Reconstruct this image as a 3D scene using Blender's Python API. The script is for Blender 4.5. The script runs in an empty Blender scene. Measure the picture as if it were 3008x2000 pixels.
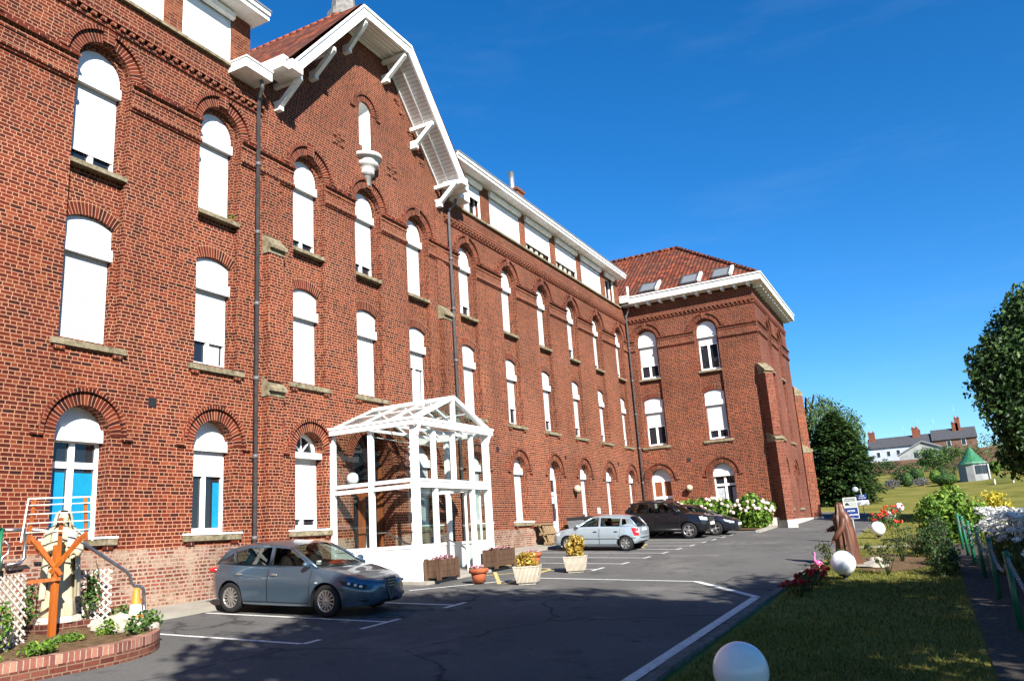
import bpy, bmesh, math, random
from mathutils import Vector, Matrix
from mathutils.geometry import tessellate_polygon
rnd = random.Random(7)
R = math.radians
SC = bpy.context.scene
COL = SC.collection

# ------------------------------------------------------------ camera, sky, sun, exposure
cam_data = bpy.data.cameras.new('camera')
cam_data.lens = 28.204; cam_data.sensor_width = 36.0; cam_data.sensor_fit = 'HORIZONTAL'
cam_data.clip_start = 0.05; cam_data.clip_end = 3000
cam = bpy.data.objects.new('camera', cam_data); COL.objects.link(cam)
_fw = Vector((0.86780987, 0.4378162, 0.23499576)); _rt = Vector((0.46346007, -0.88372735, -0.06504404)); _up = Vector((-0.17919485, -0.16535701, 0.96981765))
_m = Matrix((_rt, _up, -_fw)).transposed().to_4x4(); _m.translation = (0, -14.4, 2.0)
cam.matrix_world = _m
SC.camera = cam

SUN_DIR = Vector((0.80, 1.0, -0.82)).normalized()          # direction the light travels
SUN_EL = math.asin(-SUN_DIR.z)
SUN_AZ = math.atan2(-SUN_DIR.x, -SUN_DIR.y)
world = bpy.data.worlds.new('World'); SC.world = world; world.use_nodes = True
wn = world.node_tree.nodes; wl = world.node_tree.links; wn.clear()
w_out = wn.new('ShaderNodeOutputWorld'); w_bg = wn.new('ShaderNodeBackground')
w_sky = wn.new('ShaderNodeTexSky'); w_sky.sky_type = 'NISHITA'; w_sky.sun_disc = False
w_sky.sun_elevation = SUN_EL; w_sky.sun_rotation = SUN_AZ % (2*math.pi)
w_sky.air_density = 1.0; w_sky.dust_density = 0.0; w_sky.ozone_density = 8.0
w_hsv = wn.new('ShaderNodeHueSaturation'); w_hsv.inputs['Saturation'].default_value = 1.20; w_hsv.inputs['Hue'].default_value = 0.5
# thin high cirrus, laid out by direction
w_tc = wn.new('ShaderNodeTexCoord'); w_map = wn.new('ShaderNodeMapping'); w_map.inputs['Scale'].default_value = (1.6, 1.2, 7.0)
w_map.inputs['Rotation'].default_value = (0.1, 0.25, 0.3)
w_nz = wn.new('ShaderNodeTexNoise'); w_nz.inputs['Scale'].default_value = 2.2; w_nz.inputs['Detail'].default_value = 7; w_nz.inputs['Roughness'].default_value = 0.62
w_rp = wn.new('ShaderNodeValToRGB'); w_rp.color_ramp.elements[0].position = 0.52; w_rp.color_ramp.elements[1].position = 0.86
w_rp.color_ramp.elements[1].color = (0.045, 0.045, 0.045, 1)
w_mix = wn.new('ShaderNodeMixRGB'); w_mix.inputs['Color2'].default_value = (5.5, 6.6, 7.4, 1)
wl.new(w_tc.outputs['Generated'], w_map.inputs['Vector']); wl.new(w_map.outputs['Vector'], w_nz.inputs['Vector'])
wl.new(w_nz.outputs['Fac'], w_rp.inputs['Fac']); wl.new(w_rp.outputs['Color'], w_mix.inputs['Fac'])
wl.new(w_sky.outputs['Color'], w_hsv.inputs['Color']); w_gm = wn.new('ShaderNodeGamma'); w_gm.inputs['Gamma'].default_value = 1.0; wl.new(w_hsv.outputs['Color'], w_gm.inputs['Color']); wl.new(w_gm.outputs['Color'], w_mix.inputs['Color1'])
wl.new(w_mix.outputs['Color'], w_bg.inputs['Color']); wl.new(w_bg.outputs['Background'], w_out.inputs['Surface'])
w_bg.inputs['Strength'].default_value = 0.074
sun_d = bpy.data.lights.new('sun', 'SUN'); sun_d.energy = 5.0; sun_d.angle = R(0.53); sun_d.color = (1.0, 0.95, 0.87)
sun = bpy.data.objects.new('sun', sun_d); COL.objects.link(sun); sun.location = (-20, -30, 40)
sun.rotation_euler = SUN_DIR.to_track_quat('-Z', 'Y').to_euler()
SC.view_settings.view_transform = 'Standard'; SC.view_settings.look = 'None'
SC.view_settings.exposure = 1.36; SC.view_settings.gamma = 1.0
SC.cycles.max_bounces = 6; SC.cycles.transparent_max_bounces = 12
SC.cycles.diffuse_bounces = 3; SC.cycles.glossy_bounces = 3

# ------------------------------------------------------------ terrain height
def gz(x, y):
    x = min(x, 117.0)
    e = 0.05*max(0.0, x-55) + 0.05*max(0.0, min(x, 95)-40)*min(1.0, max(0.0, (-y-12)/25))
    return 0.58 + 0.02893*x + 0.05*max(-60, min(60, y)) + e

# ------------------------------------------------------------ mesh builder
def autouv(pts):
    n = Vector((0, 0, 0)); k = len(pts)
    for i in range(k):
        a = pts[i]; b = pts[(i+1) % k]
        n.x += (a.y-b.y)*(a.z+b.z); n.y += (a.z-b.z)*(a.x+b.x); n.z += (a.x-b.x)*(a.y+b.y)
    if n.length < 1e-12: return [(0, 0)]*k
    n.normalize()
    if abs(n.z) > 0.93: return [(p.x, p.y) for p in pts]
    t = Vector((0, 0, 1)).cross(n).normalized(); s = n.cross(t)
    return [(p.dot(t), p.dot(s)) for p in pts]

class MB:
    def __init__(self):
        self.v = []; self.f = []; self.uv = []; self.m = []; self.s = []
    def vert(self, p):
        self.v.append(Vector(p)); return len(self.v)-1
    def fidx(self, idx, m=0, uv=None, s=False):
        self.f.append(tuple(idx)); self.m.append(m); self.s.append(s)
        self.uv.append(uv if uv is not None else autouv([self.v[i] for i in idx]))
    def face(self, pts, m=0, uv=None, s=False):
        self.fidx([self.vert(p) for p in pts], m, uv, s)
    def box(self, x0, y0, z0, x1, y1, z1, m=0):
        self.hexa([(x0,y0,z0),(x1,y0,z0),(x1,y1,z0),(x0,y1,z0),(x0,y0,z1),(x1,y0,z1),(x1,y1,z1),(x0,y1,z1)], m)
    def hexa(self, p, m=0):
        i = [self.vert(q) for q in p]
        c = sum((self.v[k] for k in i), Vector())/8
        for q in ((0,3,2,1),(4,5,6,7),(0,1,5,4),(1,2,6,5),(2,3,7,6),(3,0,4,7)):
            w = [i[k] for k in q]
            a, b, d = self.v[w[0]], self.v[w[1]], self.v[w[2]]
            if (b-a).cross(d-b).dot(a-c) < 0: w.reverse()
            self.fidx(w, m)
    def bar(self, a, b, w, h, up=(0,0,1), m=0):
        a = Vector(a); b = Vector(b); d = (b-a).normalized(); up = Vector(up)
        s = d.cross(up)
        if s.length < 1e-5: s = d.cross(Vector((1,0,0)))
        s.normalize(); u = s.cross(d).normalized()
        s *= w/2; u *= h/2
        self.hexa([a-s-u, a+s-u, a+s+u, a-s+u, b-s-u, b+s-u, b+s+u, b-s+u], m)
    def tube(self, path, r, n=8, m=0, cap=True, s=True):
        path = [Vector(p) for p in path]; k = len(path)
        rs = r if isinstance(r, (list, tuple)) else [r]*k
        rings = []; ref = None
        for i in range(k):
            d = (path[min(i+1, k-1)]-path[max(i-1, 0)]).normalized()
            if ref is None:
                ref = d.orthogonal().normalized()
            x = (ref-d*ref.dot(d))
            if x.length < 1e-6: x = d.orthogonal()
            x.normalize(); ref = x; y = d.cross(x)
            rings.append([self.vert(path[i]+(x*math.cos(2*math.pi*j/n)+y*math.sin(2*math.pi*j/n))*rs[i]) for j in range(n)])
        for i in range(k-1):
            for j in range(n):
                self.fidx((rings[i][j], rings[i][(j+1) % n], rings[i+1][(j+1) % n], rings[i+1][j]), m, None, s)
        if cap:
            self.fidx(rings[0][::-1], m); self.fidx(rings[-1], m)
    def cyl(self, a, b, r0, r1=None, n=16, m=0, s=True):
        self.tube([a, b], [r0, r0 if r1 is None else r1], n, m, True, s)
    def lathe(self, prof, c=(0,0,0), n=24, m=0, s=True, a0=0.0, a1=2*math.pi, axis='z', wob=None):
        c = Vector(c); full = abs(a1-a0-2*math.pi) < 1e-6
        k = n if full else n+1; rings = []
        for (r, z) in prof:
            ring = []
            for j in range(k):
                a = a0+(a1-a0)*j/n; rr = r*(wob(a, z) if wob else 1)
                if axis == 'z': p = Vector((rr*math.cos(a), rr*math.sin(a), z))
                elif axis == 'x': p = Vector((z, rr*math.cos(a), rr*math.sin(a)))
                else: p = Vector((rr*math.cos(a), z, rr*math.sin(a)))
                ring.append(self.vert(c+p))
            rings.append(ring)
        for i in range(len(prof)-1):
            for j in range(n):
                q = [rings[i][j], rings[i][(j+1) % k], rings[i+1][(j+1) % k], rings[i+1][j]]
                self.fidx(q, m, None, s)
    def ball(self, c, r, nu=16, nv=10, m=0, sc=(1,1,1), s=True):
        c = Vector(c); rows = []
        for i in range(nv+1):
            t = math.pi*i/nv
            rows.append([self.vert(c+Vector((r*sc[0]*math.sin(t)*math.cos(2*math.pi*j/nu), r*sc[1]*math.sin(t)*math.sin(2*math.pi*j/nu), r*sc[2]*math.cos(t)))) for j in range(nu)])
        for i in range(nv):
            for j in range(nu):
                self.fidx((rows[i][j], rows[i+1][j], rows[i+1][(j+1) % nu], rows[i][(j+1) % nu]), m, None, s)
    def poly(self, pts, m=0):          # planar polygon, triangulated
        pts = [Vector(p) for p in pts]
        for t in tessellate_polygon([pts]): self.face([pts[i] for i in t], m)
    def prism(self, pts, off, m=0):     # planar polygon extruded by off
        pts = [Vector(p) for p in pts]; off = Vector(off); n = len(pts)
        nn = Vector((0,0,0))
        for i in range(n): nn += pts[i].cross(pts[(i+1) % n])
        if nn.dot(off) > 0: pts = pts[::-1]
        for t in tessellate_polygon([pts]):
            tri = [pts[i] for i in t]
            if (tri[1]-tri[0]).cross(tri[2]-tri[1]).dot(off) > 0: tri.reverse()
            self.face(tri, m); self.face([p+off for p in tri[::-1]], m)
        for i in range(n):
            a = pts[i]; b = pts[(i+1) % n]
            self.face([b, a, a+off, b+off], m)
    def build(self, name, mats, parent=None, loc=None, weld=False, merge=None):
        me = bpy.data.meshes.new(name)
        off = Vector(loc) if loc is not None else None
        me.from_pydata([tuple(p-off) if off is not None else tuple(p) for p in self.v], [], self.f)
        if not isinstance(mats, (list, tuple)): mats = [mats]
        for mt in mats: me.materials.append(mt)
        uvl = me.uv_layers.new(name='UVMap')
        flat = [c for fu in self.uv for u in fu for c in u]
        uvl.data.foreach_set('uv', flat)
        me.polygons.foreach_set('material_index', self.m)
        me.polygons.foreach_set('use_smooth', self.s)
        if weld:
            bm = bmesh.new(); bm.from_mesh(me); bmesh.ops.remove_doubles(bm, verts=bm.verts, dist=merge or 1e-4); bm.to_mesh(me); bm.free()
        me.validate(); me.update()
        o = bpy.data.objects.new(name, me); COL.objects.link(o)
        if off is not None: o.location = off
        if parent is not None: put(o, parent)
        return o

def wloc(o):
    p = Vector(o.location); q = o.parent
    while q is not None: p += Vector(q.location); q = q.parent
    return p
def put(o, parent):                      # parent without moving (unrotated parents)
    o.parent = parent; o.location = Vector(o.location)-wloc(parent)
def tag(o, label=None, cat=None, group=None, kind=None):
    if label: o['label'] = label
    if cat: o['category'] = cat
    if group: o['group'] = group
    if kind: o['kind'] = kind
    return o
def thing(name, label, cat, loc=(0,0,0), group=None):
    o = bpy.data.objects.new(name, None); o.empty_display_size = 0.3; COL.objects.link(o); o.location = loc
    return tag(o, label, cat, group)
def copy_tree(o, parent=None):
    c = o.copy(); COL.objects.link(c); c.parent = parent
    for ch in [k for k in bpy.data.objects if k.parent == o]: copy_tree(ch, c)
    return c

# frames: wall-aligned coordinates (u along the wall, z up, d inwards)
class Fr:
    def __init__(self, o, u, n): self.o = Vector(o); self.u = Vector(u); self.n = Vector(n)
    def P(self, u, z, d=0.0): return self.o+self.u*u+Vector((0,0,z))-self.n*d
def fbox(mb, fr, u0, u1, z0, z1, d0, d1, m=0):
    P = fr.P
    mb.hexa([P(u0,z0,d0),P(u1,z0,d0),P(u1,z0,d1),P(u0,z0,d1),P(u0,z1,d0),P(u1,z1,d0),P(u1,z1,d1),P(u0,z1,d1)], m)
def fprism(mb, fr, poly, d0, d1, m=0):
    mb.prism([fr.P(u, z, d0) for u, z in poly], -fr.n*(d1-d0), m)
FM = Fr((0,0,0), (1,0,0), (0,-1,0))
FT = Fr((43.18,0,0), (0,-1,0), (-1,0,0))
FS = Fr((0,-7.32,0), (1,0,0), (0,-1,0))
# ------------------------------------------------------------ materials
class NT:
    def __init__(self, name, rough=0.6, spec=0.3, metal=0.0):
        self.mat = bpy.data.materials.new(name); self.mat.use_nodes = True
        self.t = self.mat.node_tree; self.b = self.t.nodes['Principled BSDF']
        self.out = self.t.nodes['Material Output']
        self.b.inputs['Roughness'].default_value = rough; self.b.inputs['Specular IOR Level'].default_value = spec
        self.b.inputs['Metallic'].default_value = metal
    def n(self, kind, **kw):
        nd = self.t.nodes.new('ShaderNode'+kind)
        for k, v in kw.items():
            if k in nd.inputs: nd.inputs[k].default_value = v
            else: setattr(nd, k, v)
        return nd
    def l(self, a, b): self.t.links.new(a, b)
    def uv(self):
        return self.n('TexCoord').outputs['UV']
    def obj(self):
        return self.n('NewGeometry').outputs['Position']
    def noise(self, vec, scale, detail=4, rough=0.55, dist=0.0):
        nd = self.n('TexNoise', Scale=scale, Detail=detail, Roughness=rough, Distortion=dist); self.l(vec, nd.inputs['Vector']); return nd.outputs['Fac']
    def ramp(self, fac, stops):
        nd = self.n('ValToRGB'); cr = nd.color_ramp
        while len(cr.elements) < len(stops): cr.elements.new(0.5)
        for e, (p, c) in zip(cr.elements, stops):
            e.position = p; e.color = (c[0], c[1], c[2], 1) if isinstance(c, (tuple, list)) else (c, c, c, 1)
        self.l(fac, nd.inputs['Fac']); return nd.outputs['Color']
    def mix(self, fac, a, b, mode='MIX'):
        nd = self.n('MixRGB', blend_type=mode)
        for s, x in (('Fac', fac), ('Color1', a), ('Color2', b)):
            if isinstance(x, (int, float)): nd.inputs[s].default_value = x if s == 'Fac' else (x, x, x, 1)
            elif isinstance(x, (tuple, list)): nd.inputs[s].default_value = (x[0], x[1], x[2], 1)
            else: self.l(x, nd.inputs[s])
        return nd.outputs['Color']
    def bump(self, h, strength=0.4, dist=0.01):
        nd = self.n('Bump', Strength=strength, Distance=dist); self.l(h, nd.inputs['Height']); self.l(nd.outputs['Normal'], self.b.inputs['Normal'])
    def col(self, c):
        if isinstance(c, (tuple, list)): self.b.inputs['Base Color'].default_value = (c[0], c[1], c[2], 1)
        else: self.l(c, self.b.inputs['Base Color'])

def plain(name, c, rough=0.5, spec=0.4, metal=0.0, vary=0.12, scale=6.0, bump=0.0):
    q = NT(name, rough, spec, metal); f = q.noise(q.obj(), scale, 5)
    q.col(q.ramp(f, [(0.3, tuple(k*(1-vary) for k in c)), (0.7, tuple(min(1, k*(1+vary)) for k in c))]))
    if bump: q.bump(q.noise(q.obj(), scale*6, 4), bump, 0.01)
    return q.mat

def brick(name, stops, mortar, bw=0.222, rh=0.077, ms=0.0085, squash=0.52, offset=0.5, grime=0.55, top=True, bstr=0.5, patch=0.0):
    q = NT(name, 0.85, 0.15); uv = q.uv()
    # bricks laid a little unevenly
    wob = q.n('TexNoise', Scale=3.0, Detail=2); q.l(uv, wob.inputs['Vector'])
    vs = q.n('VectorMath', operation='SCALE'); q.l(wob.outputs['Color'], vs.inputs[0]); vs.inputs['Scale'].default_value = 0.016
    va = q.n('VectorMath', operation='ADD'); q.l(uv, va.inputs[0]); q.l(vs.outputs[0], va.inputs[1])
    if offset:                               # every course is laid with its own start
        s0 = q.n('SeparateXYZ'); q.l(va.outputs[0], s0.inputs[0]); dv = q.n('Math', operation='DIVIDE'); q.l(s0.outputs['Y'], dv.inputs[0]); dv.inputs[1].default_value = rh
        fl = q.n('Math', operation='FLOOR'); q.l(dv.outputs[0], fl.inputs[0]); wn_ = q.n('TexWhiteNoise', noise_dimensions='1D'); q.l(fl.outputs[0], wn_.inputs['W'])
        sc_ = q.n('Math', operation='MULTIPLY'); q.l(wn_.outputs['Value'], sc_.inputs[0]); sc_.inputs[1].default_value = bw; cx = q.n('CombineXYZ'); q.l(sc_.outputs[0], cx.inputs['X'])
        vb = q.n('VectorMath', operation='ADD'); q.l(va.outputs[0], vb.inputs[0]); q.l(cx.outputs[0], vb.inputs[1]); va = vb
    b = q.n('TexBrick', offset=offset, offset_frequency=2, squash=squash, squash_frequency=2)
    for k, v in (('Color1', (0,0,0,1)), ('Color2', (1,1,1,1)), ('Mortar', (0.5,0.5,0.5,1)), ('Scale', 1.0), ('Mortar Size', ms), ('Mortar Smooth', 0.25), ('Bias', 0.0), ('Brick Width', bw), ('Row Height', rh)): b.inputs[k].default_value = v
    q.l(va.outputs[0], b.inputs['Vector'])
    c = q.ramp(b.outputs['Color'], stops)
    pos = q.obj()
    f2 = q.noise(pos, 0.55, 6, 0.65)
    c = q.mix(q.ramp(f2, [(0.40, 0.0), (0.72, grime)]), c, (0.042, 0.014, 0.011))
    mcol = q.mix(q.noise(pos, 1.3, 4), tuple(k*0.62 for k in mortar), mortar)
    if top:                                  # soot and weathering high on the wall
        sp = q.n('SeparateXYZ'); q.l(pos, sp.inputs[0])
        mr = q.n('MapRange'); mr.inputs['From Min'].default_value = 8.0; mr.inputs['From Max'].default_value = 13.8; q.l(sp.outputs['Z'], mr.inputs['Value'])
        mu = q.n('Math', operation='MULTIPLY'); q.l(mr.outputs[0], mu.inputs[0]); q.l(q.ramp(q.noise(pos, 0.9, 5), [(0.25, 0.35), (0.75, 1.0)]), mu.inputs[1])
        mm = q.n('Math', operation='MULTIPLY', ); q.l(mu.outputs[0], mm.inputs[0]); mm.inputs[1].default_value = 0.55
        c = q.mix(mm.outputs[0], c, (0.060, 0.016, 0.011)); mcol = q.mix(mm.outputs[0], mcol, (0.17, 0.085, 0.055))
    mp_ = q.n('Mapping'); mp_.inputs['Scale'].default_value = (1.7, 1.7, 0.10); q.l(pos, mp_.inputs['Vector'])      # rain streaks
    stk = q.ramp(q.noise(mp_.outputs[0], 1.0, 5, 0.65), [(0.50, 0.0), (0.72, 0.42)]); c = q.mix(stk, c, tuple(k*0.35 for k in stops[1][1])); mcol = q.mix(stk, mcol, tuple(k*0.45 for k in mortar))
    if patch:
        c = q.mix(q.ramp(q.noise(pos, 2.2, 5, 0.7), [(0.47, 0.0), (0.60, patch)]), c, mortar)
    fin = q.mix(b.outputs['Fac'], c, mcol)
    fin = q.mix(1.0, fin, q.ramp(q.noise(pos, 0.28, 4, 0.6), [(0.30, 0.74), (0.70, 1.16)]), 'MULTIPLY')       # broad drift of tone from one firing to the next
    q.col(q.mix(0.35, fin, q.mix(q.noise(pos, 28, 3), (0.25,0.25,0.25), (1.6,1.6,1.6)), 'MULTIPLY'))
    inv = q.n('Math', operation='SUBTRACT'); inv.inputs[0].default_value = 1.0; q.l(b.outputs['Fac'], inv.inputs[1])
    ad = q.n('Math', operation='ADD'); q.l(inv.outputs[0], ad.inputs[0]); q.l(q.noise(pos, 45, 3), ad.inputs[1])
    q.bump(ad.outputs[0], bstr, 0.012)
    return q.mat

BR = [(0.0, (0.026,0.007,0.007)), (0.16, (0.058,0.0095,0.0065)), (0.40, (0.108,0.0155,0.0082)), (0.75, (0.160,0.0235,0.0105)), (1.0, (0.225,0.052,0.022))]
M = {}
MO = (0.48,0.25,0.145)
M['brick'] = brick('red_brick', BR, MO)
M['arch'] = brick('arch_brick', BR, MO, bw=0.30, rh=0.08, squash=1.0, offset=0.0, grime=0.4)
M['plinth'] = brick('patched_plinth_brick', [(0.0,(0.09,0.028,0.022)), (0.5,(0.17,0.042,0.028)), (1.0,(0.24,0.075,0.050))], (0.36,0.265,0.195), ms=0.017, grime=0.2, top=False, patch=0.8)
M['bedbrick'] = brick('bed_brick', [(0.0,(0.0738,0.0210,0.0158)), (0.5,(0.1230,0.0336,0.0224)), (1.0,(0.1804,0.0665,0.0429))], (0.2460,0.1540,0.1023), grime=0.5, top=False)
M['attic'] = brick('attic_brick', [(0.0,(0.1066,0.0252,0.0132)), (0.5,(0.1722,0.0434,0.0198)), (1.0,(0.2296,0.0700,0.0330))], (0.3116,0.1750,0.1089), squash=1.0, grime=0.25, top=False)
M['sidebrick'] = brick('pale_stretcher_brick', [(0.0,(0.0984,0.0224,0.0145)), (0.5,(0.1558,0.0364,0.0224)), (1.0,(0.2132,0.0630,0.0396))], (0.3116,0.1750,0.1155), squash=1.0, grime=0.35, top=True)
# stone
q = NT('weathered_stone', 0.85, 0.2); f = q.noise(q.obj(), 7, 6, 0.7)
q.col(q.ramp(f, [(0.3, (0.055,0.047,0.028)), (0.48, (0.17,0.14,0.085)), (0.72, (0.30,0.26,0.185))])); q.bump(q.noise(q.obj(), 40, 4), 0.4, 0.01); M['stone'] = q.mat
M['grey_stone'] = plain('grey_weathered_stone', (0.19,0.18,0.165), 0.9, 0.15, vary=0.4, scale=5, bump=0.4)
M['niche_stone'] = plain('lime_washed_stone', (0.40,0.39,0.37), 0.85, 0.2, vary=0.2, scale=6, bump=0.2)
M['pale_stone'] = plain('pale_stone', (0.50,0.45,0.38), 0.85, 0.2, vary=0.3, scale=9, bump=0.3)
# white paint and PVC
q = NT('white_paint', 0.45, 0.4); f = q.noise(q.obj(), 2.5, 6, 0.7)
q.col(q.ramp(f, [(0.30, (0.60,0.59,0.56)), (0.55, (0.80,0.80,0.78)), (1.0, (0.84,0.84,0.83))])); M['white'] = q.mat
M['pvc'] = plain('white_pvc', (0.82,0.82,0.82), 0.3, 0.5, vary=0.02)
q = NT('shutter_slats', 0.4, 0.4); w = q.n('TexWave', wave_type='BANDS', bands_direction='Y', wave_profile='SIN'); w.inputs['Scale'].default_value = 6.2; q.l(q.uv(), w.inputs['Vector'])
q.col(q.mix(0.75, q.ramp(q.noise(q.obj(), 3, 4), [(0.3,(0.60,0.61,0.61)), (0.7,(0.66,0.66,0.66))]), q.ramp(w.outputs['Fac'], [(0.0, 0.12), (0.40, 0.92)]), 'MULTIPLY')); q.bump(w.outputs['Fac'], 0.5, 0.012); M['shutter'] = q.mat
q = NT('shutter_panel', 0.4, 0.4); q.col(q.ramp(q.noise(q.obj(), 2.5, 5), [(0.3,(0.60,0.61,0.62)), (0.7,(0.70,0.70,0.70))])); M['panel'] = q.mat
q = NT('soffit_planks', 0.55, 0.3); w = q.n('TexWave', wave_type='BANDS', bands_direction='Y', wave_profile='SIN'); w.inputs['Scale'].default_value = 2.2; q.l(q.uv(), w.inputs['Vector'])
q.col(q.mix(q.ramp(w.outputs['Fac'], [(0.0, 0.0), (0.10, 1.0)]), (0.34,0.31,0.28), q.ramp(q.noise(q.obj(), 3, 4), [(0.3,(0.66,0.64,0.60)), (0.7,(0.80,0.79,0.76))]))); M['soffit'] = q.mat
# glass
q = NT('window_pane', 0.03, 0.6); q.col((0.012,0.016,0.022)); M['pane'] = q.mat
def clear_glass(name, tint=(0.9,0.96,0.94), refl=1.0):
    q = NT(name); t = q.t; t.nodes.remove(q.b)
    tr = q.n('BsdfTransparent'); tr.inputs['Color'].default_value = (*tint, 1); gl = q.n('BsdfGlossy'); gl.inputs['Roughness'].default_value = 0.02
    fr = q.n('Fresnel'); gn = q.n('NewGeometry'); io = q.n('Math', operation='MULTIPLY_ADD'); q.l(gn.outputs['Backfacing'], io.inputs[0]); io.inputs[1].default_value = 1/1.5-1.5; io.inputs[2].default_value = 1.5; q.l(io.outputs[0], fr.inputs['IOR']); mu = q.n('Math', operation='MULTIPLY'); mu.inputs[1].default_value = refl; q.l(fr.outputs[0], mu.inputs[0])
    mx = q.n('MixShader'); q.l(mu.outputs[0], mx.inputs[0]); q.l(tr.outputs[0], mx.inputs[1]); q.l(gl.outputs[0], mx.inputs[2]); q.l(mx.outputs[0], q.out.inputs['Surface'])
    return q.mat
M['glass'] = clear_glass('clear_glass', (0.80,0.86,0.84))
q = NT('hazy_roof_glass'); t_ = q.t; tr = q.n('BsdfTransparent'); tr.inputs['Color'].default_value = (0.82,0.88,0.86,1); q.col((0.62,0.64,0.62)); q.b.inputs['Roughness'].default_value = 0.08; q.b.inputs['Specular IOR Level'].default_value = 0.8
mx = q.n('MixShader'); mx.inputs[0].default_value = 0.24; q.l(tr.outputs[0], mx.inputs[1]); q.l(q.b.outputs[0], mx.inputs[2]); q.l(mx.outputs[0], q.out.inputs['Surface']); M['roofglass'] = q.mat
M['kerbstone'] = plain('kerb_stone', (0.125,0.120,0.110), 0.95, 0.05, vary=0.35, scale=5, bump=0.5)
M['carglass'] = clear_glass('car_glass', (0.42,0.50,0.47), 0.7)
# metals
M['zinc'] = plain('zinc', (0.30,0.31,0.32), 0.45, 0.5, 0.6, 0.2)
M['pipe'] = plain('grey_pipe', (0.105,0.10,0.105), 0.5, 0.4, 0.0, 0.25)
M['dark'] = plain('dark_void', (0.012,0.011,0.010), 0.8, 0.2)
M['steel'] = plain('brushed_steel', (0.42,0.42,0.43), 0.28, 0.5, 0.95, 0.1)
M['iron'] = plain('black_iron', (0.02,0.02,0.022), 0.45, 0.4)
# roof tiles
q = NT('clay_roof_tiles', 0.8, 0.2); uv = q.uv()
b = q.n('TexBrick', offset=0.0, squash=1.0)
for k, v in (('Color1', (0,0,0,1)), ('Color2', (1,1,1,1)), ('Mortar', (0.5,0.5,0.5,1)), ('Scale', 1.0), ('Mortar Size', 0.018), ('Mortar Smooth', 0.6), ('Brick Width', 0.24), ('Row Height', 0.30)): b.inputs[k].default_value = v
q.l(uv, b.inputs['Vector'])
c = q.ramp(b.outputs['Color'], [(0.0,(0.0588,0.0160,0.0088)), (0.35,(0.1127,0.0256,0.0116)), (0.75,(0.1666,0.0368,0.0150)), (1.0,(0.2352,0.0624,0.0245))])
c = q.mix(q.ramp(q.noise(q.obj(), 0.6, 6, 0.7), [(0.42,0.0), (0.7,0.75)]), c, (0.085,0.045,0.030))
q.col(q.mix(b.outputs['Fac'], c, (0.035,0.018,0.013)))
sep = q.n('SeparateXYZ'); q.l(uv, sep.inputs[0]); fr = q.n('Math', operation='FRACT'); dv = q.n('Math', operation='DIVIDE'); q.l(sep.outputs['Y'], dv.inputs[0]); dv.inputs[1].default_value = 0.30; q.l(dv.outputs[0], fr.inputs[0])
sw = q.n('Math', operation='SINE'); dx = q.n('Math', operation='MULTIPLY'); dx.inputs[1].default_value = 2*math.pi/0.24; q.l(sep.outputs['X'], dx.inputs[0]); q.l(dx.outputs[0], sw.inputs[0])
hs = q.n('Math', operation='MULTIPLY_ADD'); q.l(sw.outputs[0], hs.inputs[0]); hs.inputs[1].default_value = 0.5; iv = q.n('Math', operation='SUBTRACT'); iv.inputs[0].default_value = 1; q.l(fr.outputs[0], iv.inputs[1]); q.l(iv.outputs[0], hs.inputs[2])
q.bump(hs.outputs[0], 0.9, 0.04); M['tile'] = q.mat
M['skyglass'] = plain('skylight_glass', (0.16,0.17,0.17), 0.08, 0.6, vary=0.05)
M['slate'] = plain('dark_slate', (0.055,0.055,0.06), 0.7, 0.3, vary=0.35, scale=3)
# ground
q = NT('asphalt_surface', 1.0, 0.03); p = q.obj()
f = q.noise(p, 0.35, 6, 0.6); c = q.ramp(f, [(0.3, (0.100,0.097,0.091)), (0.7, (0.140,0.135,0.128))])
c = q.mix(q.ramp(q.noise(p, 60, 3), [(0.35,0.55), (0.65,0.0)]), c, (0.05,0.05,0.052))
c = q.mix(q.ramp(q.noise(p, 34, 2, 0.8), [(0.66,0.0), (0.72,0.6)]), c, (0.22,0.21,0.195))
vo = q.n('TexVoronoi', feature='DISTANCE_TO_EDGE'); vo.inputs['Scale'].default_value = 0.16; vd = q.n('VectorMath', operation='ADD'); nz = q.n('TexNoise', Scale=0.9, Detail=6); q.l(p, nz.inputs['Vector']); q.l(p, vd.inputs[0]); q.l(nz.outputs['Color'], vd.inputs[1]); q.l(vd.outputs[0], vo.inputs['Vector'])
c = q.mix(q.ramp(vo.outputs['Distance'], [(0.0,0.75), (0.006,0.0)]), c, (0.022,0.022,0.023))
c = q.mix(q.ramp(q.noise(p, 1.4, 5, 0.7), [(0.54,0.0), (0.68,0.6)]), c, (0.050,0.048,0.046))
c = q.mix(q.ramp(q.noise(p, 0.55, 5, 0.7), [(0.55,0.0), (0.66,0.45)]), c, (0.175,0.165,0.15))
c = q.mix(q.ramp(q.noise(p, 3.1, 3, 0.5), [(0.70,0.0), (0.76,0.7)]), c, (0.030,0.029,0.029))
q.col(c); q.bump(q.noise(p, 90, 3), 0.35, 0.01); M['asphalt'] = q.mat
q = NT('concrete_paving', 0.9, 0.2); p = q.obj()
c = q.ramp(q.noise(p, 1.5, 6, 0.65), [(0.3, (0.22,0.20,0.165)), (0.7, (0.33,0.305,0.26))])
q.col(q.mix(q.ramp(q.noise(p, 40, 3), [(0.4,0.35), (0.6,0.0)]), c, (0.20,0.185,0.16))); q.bump(q.noise(p, 50, 3), 0.3, 0.01); M['paving'] = q.mat
q = NT('road_paint', 0.7, 0.2); p = q.obj()
q.col(q.ramp(q.noise(p, 14, 6, 0.75), [(0.34, (0.19,0.19,0.185)), (0.46, (0.50,0.50,0.48)), (0.7, (0.66,0.66,0.63))])); M['paint'] = q.mat
q = NT('yellow_paint', 0.7, 0.2); p = q.obj()
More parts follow.
